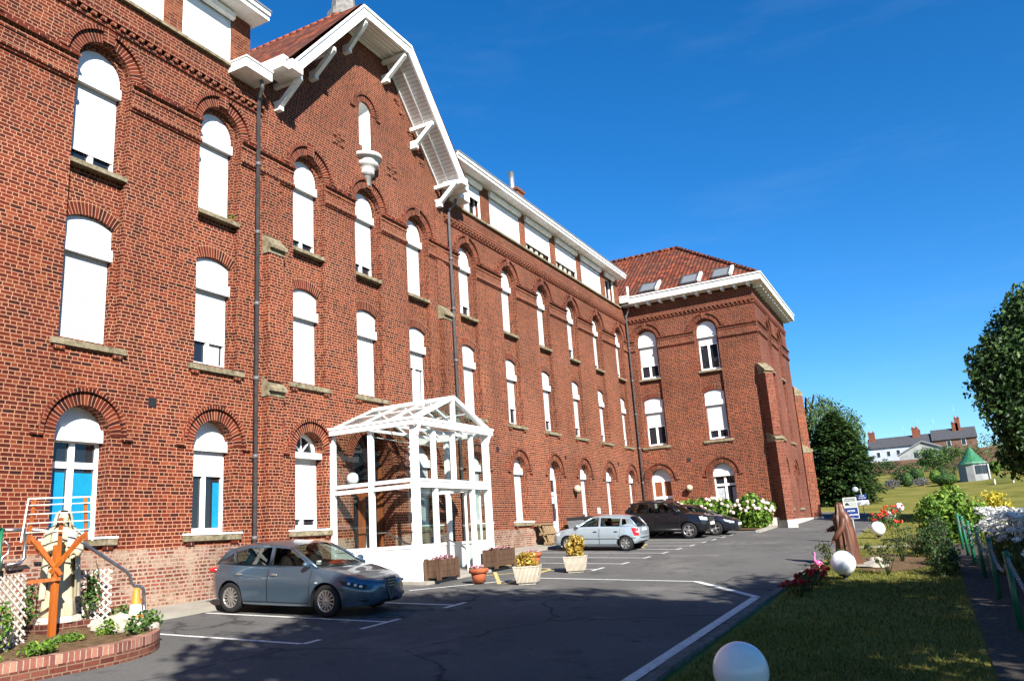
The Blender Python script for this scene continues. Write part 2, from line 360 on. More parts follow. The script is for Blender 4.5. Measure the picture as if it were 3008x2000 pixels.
q.col(q.ramp(q.noise(p, 14, 6, 0.75), [(0.36, (0.20,0.18,0.13)), (0.5, (0.50,0.38,0.14)), (0.7, (0.60,0.46,0.18))])); M['ypaint'] = q.mat
q = NT('lawn_ground', 1.0, 0.02); p = q.obj()
c = q.ramp(q.noise(p, 0.35, 6, 0.65), [(0.28, (0.085,0.095,0.020)), (0.5, (0.18,0.165,0.040)), (0.74, (0.26,0.215,0.070))])
c = q.mix(q.ramp(q.noise(p, 9, 5, 0.7), [(0.35,0.55), (0.65,0.0)]), c, (0.055,0.070,0.018))
sx = q.n('SeparateXYZ'); q.l(p, sx.inputs[0])
q.col(c); q.bump(q.noise(p, 30, 4), 0.7, 0.03); M['lawn'] = q.mat
q = NT('bed_soil', 0.95, 0.1); p = q.obj()
q.col(q.ramp(q.noise(p, 9, 7, 0.75), [(0.3, (0.055,0.034,0.018)), (0.55, (0.125,0.080,0.042)), (0.75, (0.20,0.14,0.078))])); q.bump(q.noise(p, 25, 5), 0.9, 0.03); M['soil'] = q.mat
M['rock'] = plain('pale_rock', (0.38,0.34,0.27), 0.9, 0.2, vary=0.3, scale=8, bump=0.6)
# foliage: each leaf carries one random (u, v), so leaves differ in tone
def leaf(name, stops, rough=0.5, transl=0.25):
    q = NT(name, rough, 0.25); sp = q.n('SeparateXYZ'); q.l(q.uv(), sp.inputs[0]); c = q.ramp(sp.outputs['X'], stops); q.col(c)
    tr = q.n('BsdfTranslucent'); q.l(c, tr.inputs['Color']); mx = q.n('MixShader'); mx.inputs[0].default_value = transl
    q.l(q.b.outputs[0], mx.inputs[1]); q.l(tr.outputs[0], mx.inputs[2]); q.l(mx.outputs[0], q.out.inputs['Surface']); return q.mat
M['l_dark'] = leaf('dark_leaves', [(0, (0.012,0.028,0.010)), (0.6, (0.032,0.068,0.017)), (1, (0.090,0.155,0.038))])
M['l_vdark'] = leaf('very_dark_leaves', [(0, (0.006,0.013,0.006)), (0.75, (0.013,0.027,0.010)), (1, (0.04,0.065,0.02))], 0.5, 0.1)
M['l_mid'] = leaf('green_leaves', [(0, (0.020,0.050,0.012)), (0.6, (0.055,0.12,0.025)), (1, (0.13,0.21,0.045))])
M['l_bright'] = leaf('bright_leaves', [(0, (0.035,0.085,0.012)), (0.5, (0.10,0.20,0.025)), (1, (0.24,0.34,0.05))])
M['l_gold'] = leaf('golden_leaves', [(0, (0.20,0.11,0.018)), (0.5, (0.42,0.27,0.045)), (1, (0.60,0.45,0.10))])
M['l_yellow'] = leaf('yellow_leaves', [(0, (0.22,0.20,0.02)), (0.5, (0.46,0.38,0.035)), (1, (0.62,0.55,0.08))])
M['l_rose'] = leaf('rose_leaves', [(0, (0.050,0.022,0.016)), (0.45, (0.060,0.075,0.025)), (1, (0.10,0.14,0.04))])
M['l_weep'] = leaf('weeping_leaves', [(0, (0.025,0.055,0.016)), (0.6, (0.055,0.105,0.030)), (1, (0.11,0.17,0.055))])
M['l_grass'] = leaf('grass_blades', [(0, (0.045,0.070,0.012)), (0.5, (0.11,0.125,0.028)), (1, (0.26,0.21,0.07))], 0.8, 0.12); M['l_grass'].node_tree.nodes['Principled BSDF'].inputs['Specular IOR Level'].default_value = 0.05
M['l_lav'] = leaf('grey_leaves', [(0, (0.07,0.08,0.06)), (0.5, (0.14,0.14,0.13)), (1, (0.22,0.20,0.24))])
M['fl_red'] = leaf('red_petals', [(0, (0.22,0.004,0.006)), (0.5, (0.42,0.008,0.010)), (1, (0.60,0.02,0.02))], 0.5, 0.2)
M['fl_orange'] = leaf('orange_red_petals', [(0, (0.45,0.02,0.015)), (0.5, (0.62,0.05,0.025)), (1, (0.70,0.16,0.06))], 0.5, 0.2)
M['fl_white'] = leaf('white_petals', [(0, (0.62,0.62,0.55)), (1, (0.85,0.85,0.82))], 0.6, 0.2)
M['fl_hyd'] = leaf('hydrangea_petals', [(0, (0.62,0.42,0.44)), (0.5, (0.74,0.62,0.58)), (1, (0.78,0.74,0.62))], 0.6, 0.2)
M['fl_pink'] = leaf('pink_petals', [(0, (0.45,0.15,0.22)), (1, (0.65,0.35,0.42))], 0.6, 0.2)
q = NT('bark', 0.9, 0.1); q.col(q.ramp(q.noise(q.obj(), 12, 6, 0.7), [(0.3,(0.035,0.027,0.02)), (0.7,(0.11,0.085,0.06))])); q.bump(q.noise(q.obj(), 25, 4), 0.8, 0.02); M['bark'] = q.mat
M['stem'] = plain('green_stem', (0.06,0.09,0.03), 0.7, 0.2)
def wood(name, a, b, sc=1.0, rough=0.6):
    q = NT(name, rough, 0.3); mp = q.n('Mapping'); mp.inputs['Scale'].default_value = (14*sc, 14*sc, 1.6*sc); q.l(q.obj(), mp.inputs['Vector'])
    f = q.noise(mp.outputs[0], 1.0, 5, 0.6, 0.6); q.col(q.ramp(f, [(0.3, a), (0.7, b)])); q.bump(f, 0.25, 0.01); return q.mat
M['w_orange'] = wood('orange_varnished_wood', (0.22,0.050,0.007), (0.40,0.11,0.016), 1, 0.4)
M['w_dark'] = wood('dark_brown_wood', (0.045,0.024,0.014), (0.11,0.062,0.036))
M['w_pallet'] = wood('pallet_wood', (0.16,0.105,0.052), (0.30,0.21,0.115))
M['w_door'] = wood('brown_door_wood', (0.16,0.045,0.015), (0.26,0.080,0.026))
M['w_grey'] = wood('bleached_lath', (0.34,0.31,0.26), (0.60,0.57,0.51))
M['w_statue'] = wood('carved_wood', (0.035,0.014,0.009), (0.15,0.058,0.030), 0.7, 0.45)
M['terracotta'] = plain('terracotta', (0.28,0.075,0.032), 0.8, 0.2, vary=0.25, scale=9)
q = NT('fluted_planter', 0.8, 0.2); w = q.n('TexWave', wave_type='BANDS', bands_direction='X'); w.inputs['Scale'].default_value = 10.0; q.l(q.uv(), w.inputs['Vector'])
q.col(q.ramp(q.noise(q.obj(), 5, 5), [(0.3,(0.44,0.38,0.29)), (0.7,(0.56,0.50,0.40))])); q.bump(w.outputs['Fac'], 0.8, 0.02); M['planter'] = q.mat
M['globe'] = plain('opal_globe', (0.82,0.83,0.84), 0.18, 0.5, vary=0.02)
M['globe_old'] = plain('smoked_globe', (0.42,0.38,0.26), 0.25, 0.5, vary=0.2, scale=9)
M['green_paint'] = plain('green_paint', (0.008,0.11,0.055), 0.4, 0.45, vary=0.2)
M['green_roof'] = plain('green_roof', (0.022,0.13,0.060), 0.6, 0.3, vary=0.3, scale=5)
M['cone'] = plain('cone_orange', (0.72,0.20,0.025), 0.5, 0.4)
M['flamingo'] = plain('pink_plastic', (0.72,0.13,0.30), 0.4, 0.4, vary=0.05)
M['cream'] = plain('cream_plaster', (0.46,0.39,0.26), 0.75, 0.25, vary=0.22, scale=7)
M['blue_sign'] = plain('sign_blue', (0.010,0.035,0.16), 0.4, 0.4, vary=0.05)
M['sign_white'] = plain('sign_white', (0.75,0.75,0.74), 0.4, 0.4, vary=0.04)
M['sign_grey'] = plain('sign_grey', (0.40,0.43,0.40), 0.4, 0.4, vary=0.06)
M['letter_dark'] = plain('letter_dark', (0.02,0.02,0.022), 0.5, 0.3)
M['gravel'] = plain('dark_gravel', (0.055,0.048,0.042), 0.95, 0.1, vary=0.45, scale=14, bump=0.6)
M['chain'] = plain('chain_metal', (0.22,0.23,0.24), 0.4, 0.5, 0.6)
M['galv'] = plain('galvanised_pole', (0.42,0.46,0.47), 0.4, 0.5, 0.4)
M['rubber'] = plain('tyre_rubber', (0.014,0.014,0.015), 0.75, 0.25)
M['trim'] = plain('black_trim', (0.016,0.016,0.018), 0.45, 0.4)
M['alloy'] = plain('alloy_rim', (0.50,0.49,0.47), 0.3, 0.5, 0.85, 0.05)
M['tail'] = plain('tail_lamp_red', (0.42,0.012,0.014), 0.15, 0.6, vary=0.03)
M['lampclear'] = plain('headlamp_clear', (0.62,0.66,0.70), 0.12, 0.8, 0.3, 0.06)
M['plate'] = plain('number_plate', (0.70,0.70,0.66), 0.4, 0.4, vary=0.03)
M['blind'] = plain('blue_blind', (0.004,0.20,0.36), 0.7, 0.2, vary=0.08)
M['curtain'] = plain('net_curtain', (0.36,0.38,0.40), 0.8, 0.2, vary=0.2, scale=12)
M['plastic_grey'] = plain('grey_plastic', (0.15,0.165,0.17), 0.5, 0.4)
M['render_white'] = plain('white_render', (0.36,0.40,0.44), 0.85, 0.2, vary=0.12, scale=0.5)
M['render_grey'] = plain('grey_boards', (0.26,0.27,0.27), 0.85, 0.2, vary=0.2, scale=0.8)
M['wall_brown'] = plain('brown_wall', (0.13,0.075,0.055), 0.9, 0.1, vary=0.35, scale=0.8)
M['red_cloth'] = plain('red_cloth', (0.55,0.06,0.03), 0.8, 0.2)
M['seat'] = plain('seat_fabric', (0.018,0.018,0.020), 0.8, 0.2)
def carpaint(name, c, rough=0.28, metal=0.5, coat=0.8):
    q = NT(name, rough, 0.5, metal); q.col(q.ramp(q.noise(q.obj(), 3, 3), [(0.3, tuple(k*0.93 for k in c)), (0.7, c)]))
    q.b.inputs['Coat Weight'].default_value = coat; q.b.inputs['Coat Roughness'].default_value = 0.04; return q.mat
M['car_blue'] = carpaint('blue_grey_paint', (0.062,0.098,0.138))
M['car_silver'] = carpaint('pale_silver_paint', (0.36,0.43,0.48), 0.32, 0.45)
M['car_black'] = carpaint('black_paint', (0.006,0.006,0.008), 0.22, 0.0, 0.25)
M['car_navy'] = carpaint('near_black_blue_paint', (0.007,0.008,0.013), 0.22, 0.0, 0.25)
# ------------------------------------------------------------ the brick building
def arcpts(uc, zs, r, n=20, a0=0.0, a1=math.pi, rz=None):
    rz = r if rz is None else rz
    return [(uc+r*math.cos(a0+(a1-a0)*i/n), zs+rz*math.sin(a0+(a1-a0)*i/n)) for i in range(n+1)]
def arch_hole(uc, hw, z0, zs, n=20): return [(uc-hw, z0), (uc+hw, z0)]+arcpts(uc, zs, hw, n)
def seg_hole(uc, hw, z0, zs, rise, n=10):
    rr = (hw*hw+rise*rise)/(2*rise); a = math.asin(hw/rr); zc = zs+rise-rr
    return [(uc-hw, z0), (uc+hw, z0)]+[(uc+rr*math.sin(t), zc+rr*math.cos(t)) for t in [a-2*a*i/n for i in range(n+1)]]
def seg_arc(uc, hw, zs, rise, extra, n=14):
    rr = (hw*hw+rise*rise)/(2*rise); a = math.asin(hw/rr); zc = zs+rise-rr; return (uc, zc, rr, math.pi/2-a, math.pi/2+a)
def rect(u0, u1, z0, z1): return [(u0,z0),(u1,z0),(u1,z1),(u0,z1)]
def sheet(mb, fr, outer, holes, d, m=0):
    polys = [[Vector((u, z, 0)) for u, z in p] for p in [outer]+holes]
    flat = [p for pl in polys for p in pl]
    for t in tessellate_polygon(polys):
        a, b, c = (flat[i] for i in t)
        if (b-a).cross(c-a).z < 0: b, c = c, b
        pts = [fr.P(p.x, p.y, d) for p in (a, b, c)]
        if (pts[1]-pts[0]).cross(pts[2]-pts[1]).dot(fr.n) < 0: pts.reverse()
        mb.face(pts, m)
def reveal(mb, fr, hole, d0, d1, m=0):
    n = len(hole)
    uc = sum(p[0] for p in hole)/n; zc = sum(p[1] for p in hole)/n; c = fr.P(uc, zc, (d0+d1)/2)
    for i in range(n):
        (u0, z0), (u1, z1) = hole[i], hole[(i+1) % n]
        if abs(u0-u1)+abs(z0-z1) < 1e-6: continue
        pts = [fr.P(u0,z0,d0), fr.P(u1,z1,d0), fr.P(u1,z1,d1), fr.P(u0,z0,d1)]
        mid = sum(pts, Vector())/4
        if (pts[1]-pts[0]).cross(pts[2]-pts[1]).dot(c-mid) < 0: pts.reverse()
        mb.face(pts, m)
def ring(mb, fr, uc, zc, r0, r1, a0, a1, d0, d1, n=22, m=0, flat_uv=True):
    for i in range(n):
        t0 = a0+(a1-a0)*i/n; t1 = a0+(a1-a0)*(i+1)/n
        q = lambda r, t, d: fr.P(uc+r*math.cos(t), zc+r*math.sin(t), d)
        rm = (r0+r1)/2; uv = [(0.02, t0*rm), (0.02+r1-r0, t0*rm), (0.02+r1-r0, t1*rm), (0.02, t1*rm)]
        def ff(p, u):
            mb.face(p, m, u)
        p = [q(r0,t0,d0), q(r1,t0,d0), q(r1,t1,d0), q(r0,t1,d0)]
        if (p[1]-p[0]).cross(p[2]-p[1]).dot(fr.n) < 0: p.reverse(); uv = uv[::-1]
        ff(p, uv)
        e = [(0.02, t0*rm), (0.02, t1*rm), (0.09, t1*rm), (0.09, t0*rm)]
        mb.face([q(r1,t0,d0), q(r1,t0,d1), q(r1,t1,d1), q(r1,t1,d0)], m, e)
        mb.face([q(r0,t0,d0), q(r0,t1,d0), q(r0,t1,d1), q(r0,t0,d1)], m, e)
    for t in (a0, a1):
        q = lambda r, d: fr.P(uc+r*math.cos(t), zc+r*math.sin(t), d)
        mb.face([q(r0,d0), q(r1,d0), q(r1,d1), q(r0,d1)], m)

RC = 0.16                                # depth of the tall sunk panels
ZG, ZM, ZU = 2.47, 6.27, 10.05          # sill heights of the three floors
SPR_U, SPR_G = 12.26, 4.42
DW = 0.36                                # depth of the window plane behind the wall face

class Win:
    """a window: its frame is the part, everything else hangs on it"""
    def __init__(self, fr, uc, hw, z0, z1, building, transom=None, mull=True, d=DW, name='window', pane='pane', frame_mat='pvc'):
        self.fr = fr; mb = MB(); t = 0.065
        fbox(mb, fr, uc-hw, uc-hw+t, z0, z1, d-0.05, d+0.03); fbox(mb, fr, uc+hw-t, uc+hw, z0, z1, d-0.05, d+0.03)
        fbox(mb, fr, uc-hw+t, uc+hw-t, z0, z0+0.11, d-0.049, d+0.03); fbox(mb, fr, uc-hw+t, uc+hw-t, z1-0.07, z1, d-0.049, d+0.03)
        if mull: fbox(mb, fr, uc-0.055, uc+0.055, z0+0.11, z1-0.07, d-0.055, d+0.03)
        if transom:
            spans = [(uc-hw+t, uc-0.055), (uc+0.055, uc+hw-t)] if mull else [(uc-hw+t, uc+hw-t)]
            for a, b in spans: fbox(mb, fr, a, b, transom-0.06, transom+0.06, d-0.045, d+0.03)
        self.o = mb.build(name, M[frame_mat], building)
        g = MB(); g.face([fr.P(uc-hw+0.03,z0+0.05,d), fr.P(uc+hw-0.03,z0+0.05,d), fr.P(uc+hw-0.03,z1-0.03,d), fr.P(uc-hw+0.03,z1-0.03,d)])
        g.build('pane', M[pane], self.o)
    def sub(self, name, fn, mat):
        mb = MB(); fn(mb); return mb.build(name, M[mat], self.o)
    def shutter(self, uc, hw, z0, z1, d=0.29, mat='shutter'):
        fr = self.fr
        self.sub('shutter', lambda mb: (fbox(mb, fr, uc-hw, uc+hw, z0, z1, d, d+0.02),), mat)
        if mat == 'shutter':
            self.sub('shutter_bar', lambda mb: fbox(mb, fr, uc-hw, uc+hw, z0-0.05, z0-0.001, d-0.004, d+0.016), 'pvc')
    def sill(self, uc, hw, z1, h, proj, d1, cap=False, corbels=False):
        fr = self.fr
        def f(mb):
            P = fr.P
            mb.hexa([P(uc-hw,z1-h,-proj), P(uc+hw,z1-h,-proj), P(uc+hw,z1-h,d1), P(uc-hw,z1-h,d1), P(uc-hw,z1-0.03,-proj), P(uc+hw,z1-0.03,-proj), P(uc+hw,z1+0.01,d1), P(uc-hw,z1+0.01,d1)])
        self.sub('sill', f, 'stone')
        if cap: self.sub('sill_cap', lambda mb: fbox(mb, fr, uc-hw-0.01, uc+hw+0.01, z1-0.026, z1+0.014, -proj-0.015, d1-0.08), 'white')
        if corbels:
            for s in (-1, 1): self.sub('corbel', lambda mb: fbox(mb, fr, uc+s*(hw-0.17)-0.11, uc+s*(hw-0.17)+0.11, z1-h-0.085, z1-h-0.004, -proj*0.6, 0.02), 'brick')

def bay_upper(fr, uc, zsh, b):
    w = Win(fr, uc, 0.53, ZU, 11.95, b)
    poly = [(uc-0.53,11.90),(uc+0.53,11.90)]+arcpts(uc, SPR_U, 0.53, 18)
    w.sub('arch_panel', lambda mb: fprism(mb, fr, poly, 0.235, 0.325), 'panel')
    w.sub('shutter_box', lambda mb: fbox(mb, fr, uc-0.535, uc+0.535, 11.89, 12.13, 0.165, 0.234), 'panel')
    if zsh is not None: w.shutter(uc, 0.50, zsh, 11.90)
    w.sill(uc, 0.64, ZU, 0.13, 0.03, DW)
    a = MB(); ring(a, fr, uc, SPR_U, 0.642, 0.90, 0, math.pi, -0.035, 0.05); a.build('arch', M['arch'], w.o)
    h = MB(); ring(h, fr, uc, SPR_U, 0.90, 0.985, R(10), R(80), -0.10, 0.05, 10); ring(h, fr, uc, SPR_U, 0.90, 0.985, R(100), R(170), -0.10, 0.05, 10)
    for s in (-1, 1): fbox(h, fr, uc+s*1.0-0.10, uc+s*1.0+0.10, SPR_U+0.09, SPR_U+0.19, -0.105, 0.05)
    fbox(h, fr, uc-0.13, uc+0.13, SPR_U+0.66, SPR_U+1.0, -0.085, 0.03)
    h.build('hood_mould', M['arch'], w.o)
def bay_mid(fr, uc, zsh, b, curtain=False):
    w = Win(fr, uc, 0.53, ZM, 8.2, b)
    poly = [(uc-0.53,8.12),(uc+0.53,8.12)]+seg_hole(uc, 0.53, 8.12, 8.80, 0.145)[2:]
    w.sub('arch_panel', lambda mb: fprism(mb, fr, poly, 0.235, 0.325), 'panel')
    w.sub('shutter_box', lambda mb: fbox(mb, fr, uc-0.535, uc+0.535, 8.11, 8.36, 0.165, 0.234), 'panel')
    if zsh is not None: w.shutter(uc, 0.50, zsh, 8.12)
    if curtain: w.sub('curtain', lambda mb: fbox(mb, fr, uc-0.02, uc+0.4, ZM+0.12, zsh+0.05, DW-0.012, DW-0.004), 'curtain')
    w.sill(uc, 0.80, ZM-0.02, 0.15, 0.085, DW, corbels=True)
    c = seg_arc(uc, 0.53, 8.81, 0.15, 0)
    a = MB(); ring(a, fr, c[0], c[1], c[2], c[2]+0.31, c[3]-0.02, c[4]+0.02, RC-0.012, RC+0.02, 16); a.build('arch', M['arch'], w.o)
def ground_arch(fr, uc, hw, zs, parent):
    a = MB(); ring(a, fr, uc, zs, hw+0.003, hw+0.25, 0, math.pi, -0.012, 0.05, 24); a.build('arch', M['arch'], parent)
    h = MB(); ring(h, fr, uc, zs, hw+0.262, hw+0.335, 0, math.pi, -0.075, 0.05, 24)
    for s in (-1, 1): fbox(h, fr, uc+s*(hw+0.37)-0.115, uc+s*(hw+0.37)+0.115, zs-0.075, zs-0.002, -0.06, 0.05)
    h.build('hood_mould', M['arch'], parent)
def bay_ground(fr, uc, b, zsh=None, transom=None, blinds=None, curtain=False, panel=True, hw=0.57):
    w = Win(fr, uc, 0.57, ZG+0.02, 4.36, b, transom)
    if panel:
        poly = [(uc-0.57,4.33),(uc+0.57,4.33)]+arcpts(uc, SPR_G, 0.57, 18)
        w.sub('arch_panel', lambda mb: fprism(mb, fr, poly, 0.26, 0.325), 'panel')
        w.sub('shutter_box', lambda mb: fbox(mb, fr, uc-0.568, uc+0.568, 4.31, 4.56, 0.19, 0.259), 'panel')
    if zsh is not None: w.shutter(uc, 0.53, zsh, 4.33)
    if blinds:
        for a, c in blinds: w.sub('blind', lambda mb: [fbox(mb, fr, uc+a+k*(c-a)/8, uc+a+(k+0.93)*(c-a)/8, ZG+0.14, 3.72, DW-0.008, DW-0.003) for k in range(8)], 'blind')
    if curtain: w.sub('curtain', lambda mb: (fbox(mb, fr, uc-0.50, uc-0.08, ZG+0.14, 3.7, DW-0.008, DW-0.003), fbox(mb, fr, uc+0.30, uc+0.50, ZG+0.14, 3.7, DW-0.008, DW-0.003)), 'curtain')
    w.sill(uc, 0.80, ZG, 0.15, 0.085, DW, cap=(fr is FM), corbels=True)
    ground_arch(fr, uc, 0.57, SPR_G, w.o)
    return w
def recess_hole(uc): return arch_hole(uc, 0.64, ZM, SPR_U, 22)
def recess(mb, fr, uc):                  # the tall sunk panel with its two openings
    hu = arch_hole(uc, 0.535, ZU, SPR_U, 18); hm = seg_hole(uc, 0.535, ZM+0.002, 8.81, 0.15)
    outer = arch_hole(uc, 0.655, ZM-0.01, SPR_U, 22)
    sheet(mb, fr, outer, [hu, [(u, z+0.02 if z < ZM+0.01 else z) for u, z in hm]], RC)
    reveal(mb, fr, recess_hole(uc), 0.0, RC); reveal(mb, fr, hu, RC, 0.42); reveal(mb, fr, hm, RC, 0.42)
def strings(mb, fr, spans):
    for a, b in spans:
        fbox(mb, fr, a, b, 11.71, 11.79, -0.085, 0.02)
        fbox(mb, fr, a, b, 11.655, 11.709, -0.045, 0.02)
        fbox(mb, fr, a, b, 11.791, 12.10, -0.025, 0.02); fbox(mb, fr, a, b, 12.101, 12.24, -0.05, 0.02); fbox(mb, fr, a, b, 12.241, 12.30, -0.125, 0.02); fbox(mb, fr, a, b, 12.301, 12.345, -0.08, 0.02)
def dentils(mb, fr, a, b):
    n = int((b-a)/0.235)
    for k in range(n): fbox(mb, fr, a+k*0.235+0.03, a+k*0.235+0.145, 13.41, 13.515, -0.10, 0.02)
    fbox(mb, fr, a, b, 13.516, 13.60, -0.105, 0.02); fbox(mb, fr, a, b, 13.601, 13.72, -0.06, 0.02); fbox(mb, fr, a, b, 13.33, 13.40, -0.045, 0.02)

bld = thing('brick_building', 'long red brick building with arched shuttered windows and a white trimmed gable over the entrance', 'building', (22, 4, 1))
COLS = [6.60, 9.93, 13.15, 16.37, 19.07, 21.80, 25.15, 28.50, 31.84, 35.14, 38.44, 41.76]
US = {1: 10.42, 2: 10.12, 3: 10.42, 4: 10.48, 5: 10.20, 6: 10.55, 7: 10.12, 8: 10.27, 9: 10.62, 10: 10.35, 11: 10.38, 0: 10.12}
MS = {0: 6.35, 1: 6.36, 2: 6.92, 3: 6.40, 4: 6.36, 5: 7.62, 6: 6.36, 7: 7.0, 8: 6.82, 9: 6.78, 10: 6.70, 11: 6.72}
wall = MB()
GAB = [(14.55,14.2),(14.55,14.62),(17.72,18.34),(20.42,18.34),(23.59,14.62),(23.59,14.2)]
ZB = 0.2
outer = [(-3,ZB),(43.18,ZB),(43.18,14.2)]+GAB[::-1]+[(-3,14.2)]
holes = [recess_hole(u) for u in COLS]
gh = []
for i, u in enumerate(COLS):
    if i == 4: gh.append(arch_hole(u, 0.95, 0.99, 4.25, 22))
    elif i == 8: gh.append(arch_hole(u, 0.57, 1.62, SPR_G))
    else: gh.append(arch_hole(u, 0.57, ZG, SPR_G))
niche = arch_hole(19.07, 0.33, 14.02, 15.62, 16)
# plinth zone is its own brick, so the wall is laid in two sheets that butt at z = 2.21
PZ = 2.21
def clip_low(h): return h
up_outer = [(-3,PZ),(COLS[4]-0.95,PZ),(COLS[4]-0.95,4.25)]
arcD = arcpts(COLS[4], 4.25, 0.95, 22)[::-1]
up_outer += arcD[1:]+[(COLS[4]+0.95,PZ),(COLS[8]-0.57,PZ),(COLS[8]-0.57,SPR_G)]+arcpts(COLS[8], SPR_G, 0.57, 20)[::-1][1:]+[(COLS[8]+0.57,PZ)]+outer[1:2]
up_outer = [p if p != outer[1] else (43.18,PZ) for p in up_outer]+[(43.18,14.2)]+GAB[::-1]+[(-3,14.2)]
sheet(wall, FM, up_outer, holes+[g for i, g in enumerate(gh) if i not in (4, 8)]+[niche], 0.0)
for u in COLS: recess(wall, FM, u)
for i, g in enumerate(gh): reveal(wall, FM, g, 0.0, 0.75 if i in (4, 8) else 0.42)
reveal(wall, FM, niche, 0.0, 0.06)
sp = []
xs = [c for c in COLS]
for i in range(len(xs)-1): sp.append((xs[i]+0.64, xs[i+1]-0.64))
sp = [(-3, xs[0]-0.64)]+sp+[(xs[-1]+0.64, 43.17)]
strings(wall, FM, sp)
dentils(wall, FM, -3, 14.52); dentils(wall, FM, 23.62, 43.17)
# gable pilasters, small sunk crosses and stepped corbels of brick
for x in (14.60, 22.96):
    fbox(wall, FM, x, x+0.56, 10.0, 13.9, -0.055, 0.02)
for x, z in ((17.7, 14.05), (20.45, 14.05), (15.0, 11.35), (23.15, 11.35)):
    for dx, dz in ((-0.16,0.1), (0.16,0.1), (0,0.22), (0,-0.02), (-0.16,-0.14), (0.16,-0.14)):
        fbox(wall, FM, x+dx-0.11, x+dx+0.11, z+dz-0.05, z+dz+0.05, -0.03, 0.01)
for s in (-1, 1):
    for k, (du, z) in enumerate(((1.75, 17.0), (2.5, 16.1), (3.2, 15.2), (2.05, 16.6), (2.85, 15.7))):
        fbox(wall, FM, 19.07+s*du-0.12, 19.07+s*du+0.12, z-0.13, z-0.04, -0.05, 0.01); fbox(wall, FM, 19.07+s*du-0.04, 19.07+s*du+0.20, z-0.22, z-0.131, -0.025, 0.01)
# rear, end and closing walls so that the range is a solid
wall.face([(-3,0,0),(-3,0,14.2),(-3,9,14.2),(-3,9,0)]); wall.face([(-3,9,0),(-3,9,14.2),(43.2,9,14.2),(43.2,9,0)])
wall.box(14.55, 0.30, 14.2, 23.59, 0.5, 14.6)
wall.build('wall', M['brick'], bld)
pl = MB()
segs = [(-3, COLS[4]-0.95), (COLS[4]+0.95, COLS[8]-0.57), (COLS[8]+0.57, 43.18)]
for a, b in segs:
    pl.face([FM.P(a,ZB,-0.012), FM.P(b,ZB,-0.012), FM.P(b,PZ,-0.012), FM.P(a,PZ,-0.012)]); pl.face([FM.P(a,PZ,-0.012), FM.P(b,PZ,-0.012), FM.P(b,PZ,0.0), FM.P(a,PZ,0.0)])
pl.build('plinth', M['plinth'], bld)
# windows
for i, u in enumerate(COLS):
    bay_upper(FM, u, US[i], bld); bay_mid(FM, u, MS[i], bld, curtain=(i in (2, 5)))
GR = {0: dict(zsh=2.6), 1: dict(transom=3.86, blinds=[(-0.49,-0.09), (0.09,0.49)]), 2: dict(zsh=3.80), 5: dict(zsh=2.62), 6: dict(zsh=2.62), 7: dict(zsh=2.56), 9: dict(zsh=2.78), 10: dict(zsh=2.6), 11: dict(zsh=2.6)}
for i, kw in GR.items():
    w = bay_ground(FM, COLS[i], bld, **kw)
    if i == 2: w.sub('blind', lambda mb: [fbox(mb, FM, COLS[2]+0.30+k*0.065, COLS[2]+0.36+k*0.065, ZG+0.14, 3.62, DW-0.008, DW-0.003) for k in range(3)], 'blind')
    if i == 7: w.sub('vent_plate', lambda mb: fbox(mb, FM, COLS[7]-0.36, COLS[7]+0.02, 4.60, 4.92, 0.250, 0.2595), 'plastic_grey')
# fanlight window beside the porch
u = COLS[3]; w = Win(FM, u, 0.57, ZG+0.02, 4.36, bld); w.shutter(u, 0.53, 2.80, 4.33); w.sill(u, 0.80, ZG, 0.15, 0.085, DW, cap=True, corbels=True); ground_arch(FM, u, 0.57, SPR_G, w.o)
w.sub('shutter_box', lambda mb: fbox(mb, FM, u-0.565, u+0.565, 4.30, 4.455, 0.10, 0.34), 'panel')
def fan(mb):
    ring(mb, FM, u, 4.455, 0.44, 0.53, 0, math.pi, 0.30, 0.38)
    for a in (45, 90, 135): mb.bar(FM.P(u+0.05*math.cos(R(a)), 4.46+0.05*math.sin(R(a)), 0.335), FM.P(u+0.45*math.cos(R(a)), 4.46+0.45*math.sin(R(a)), 0.335), 0.03, 0.03, (0,1,0))
w.sub('fanlight', fan, 'white')
w.sub('fanlight_pane', lambda mb: mb.poly([FM.P(a, z, 0.355) for a, z in arcpts(u, 4.455, 0.50, 16)]), 'pane')
# entrance door inside the porch
u = COLS[4]; dr = MB()
fbox(dr, FM, u-0.95, u-0.83, 0.99, 4.25, 0.42, 0.52); fbox(dr, FM, u+0.83, u+0.95, 0.99, 4.25, 0.42, 0.52); fbox(dr, FM, u-0.83, u+0.83, 3.50, 3.64, 0.42, 0.52)
fbox(dr, FM, u-0.05, u+0.05, 0.99, 3.5, 0.44, 0.50)
for s in (-1, 1):
    a, b = (u-0.83, u-0.05) if s < 0 else (u+0.05, u+0.83)
    fbox(dr, FM, a, b, 0.99, 1.9, 0.455, 0.49); fbox(dr, FM, a, a+0.11, 1.9, 3.5, 0.455, 0.49); fbox(dr, FM, b-0.11, b, 1.9, 3.5, 0.455, 0.49); fbox(dr, FM, a+0.11, b-0.11, 3.38, 3.5, 0.455, 0.49)
d = dr.build('entrance_door', M['w_door'], bld)
g = MB(); g.face([FM.P(u-0.83,1.9,0.475), FM.P(u+0.83,1.9,0.475), FM.P(u+0.83,3.5,0.475), FM.P(u-0.83,3.5,0.475)]); g.poly([FM.P(a,z,0.475) for a, z in [(u-0.95,3.64),(u+0.95,3.64)]+arcpts(u,4.25,0.95,16)]); g.build('door_pane', M['pane'], d)
ground_arch(FM, u, 0.95, 4.25, d)
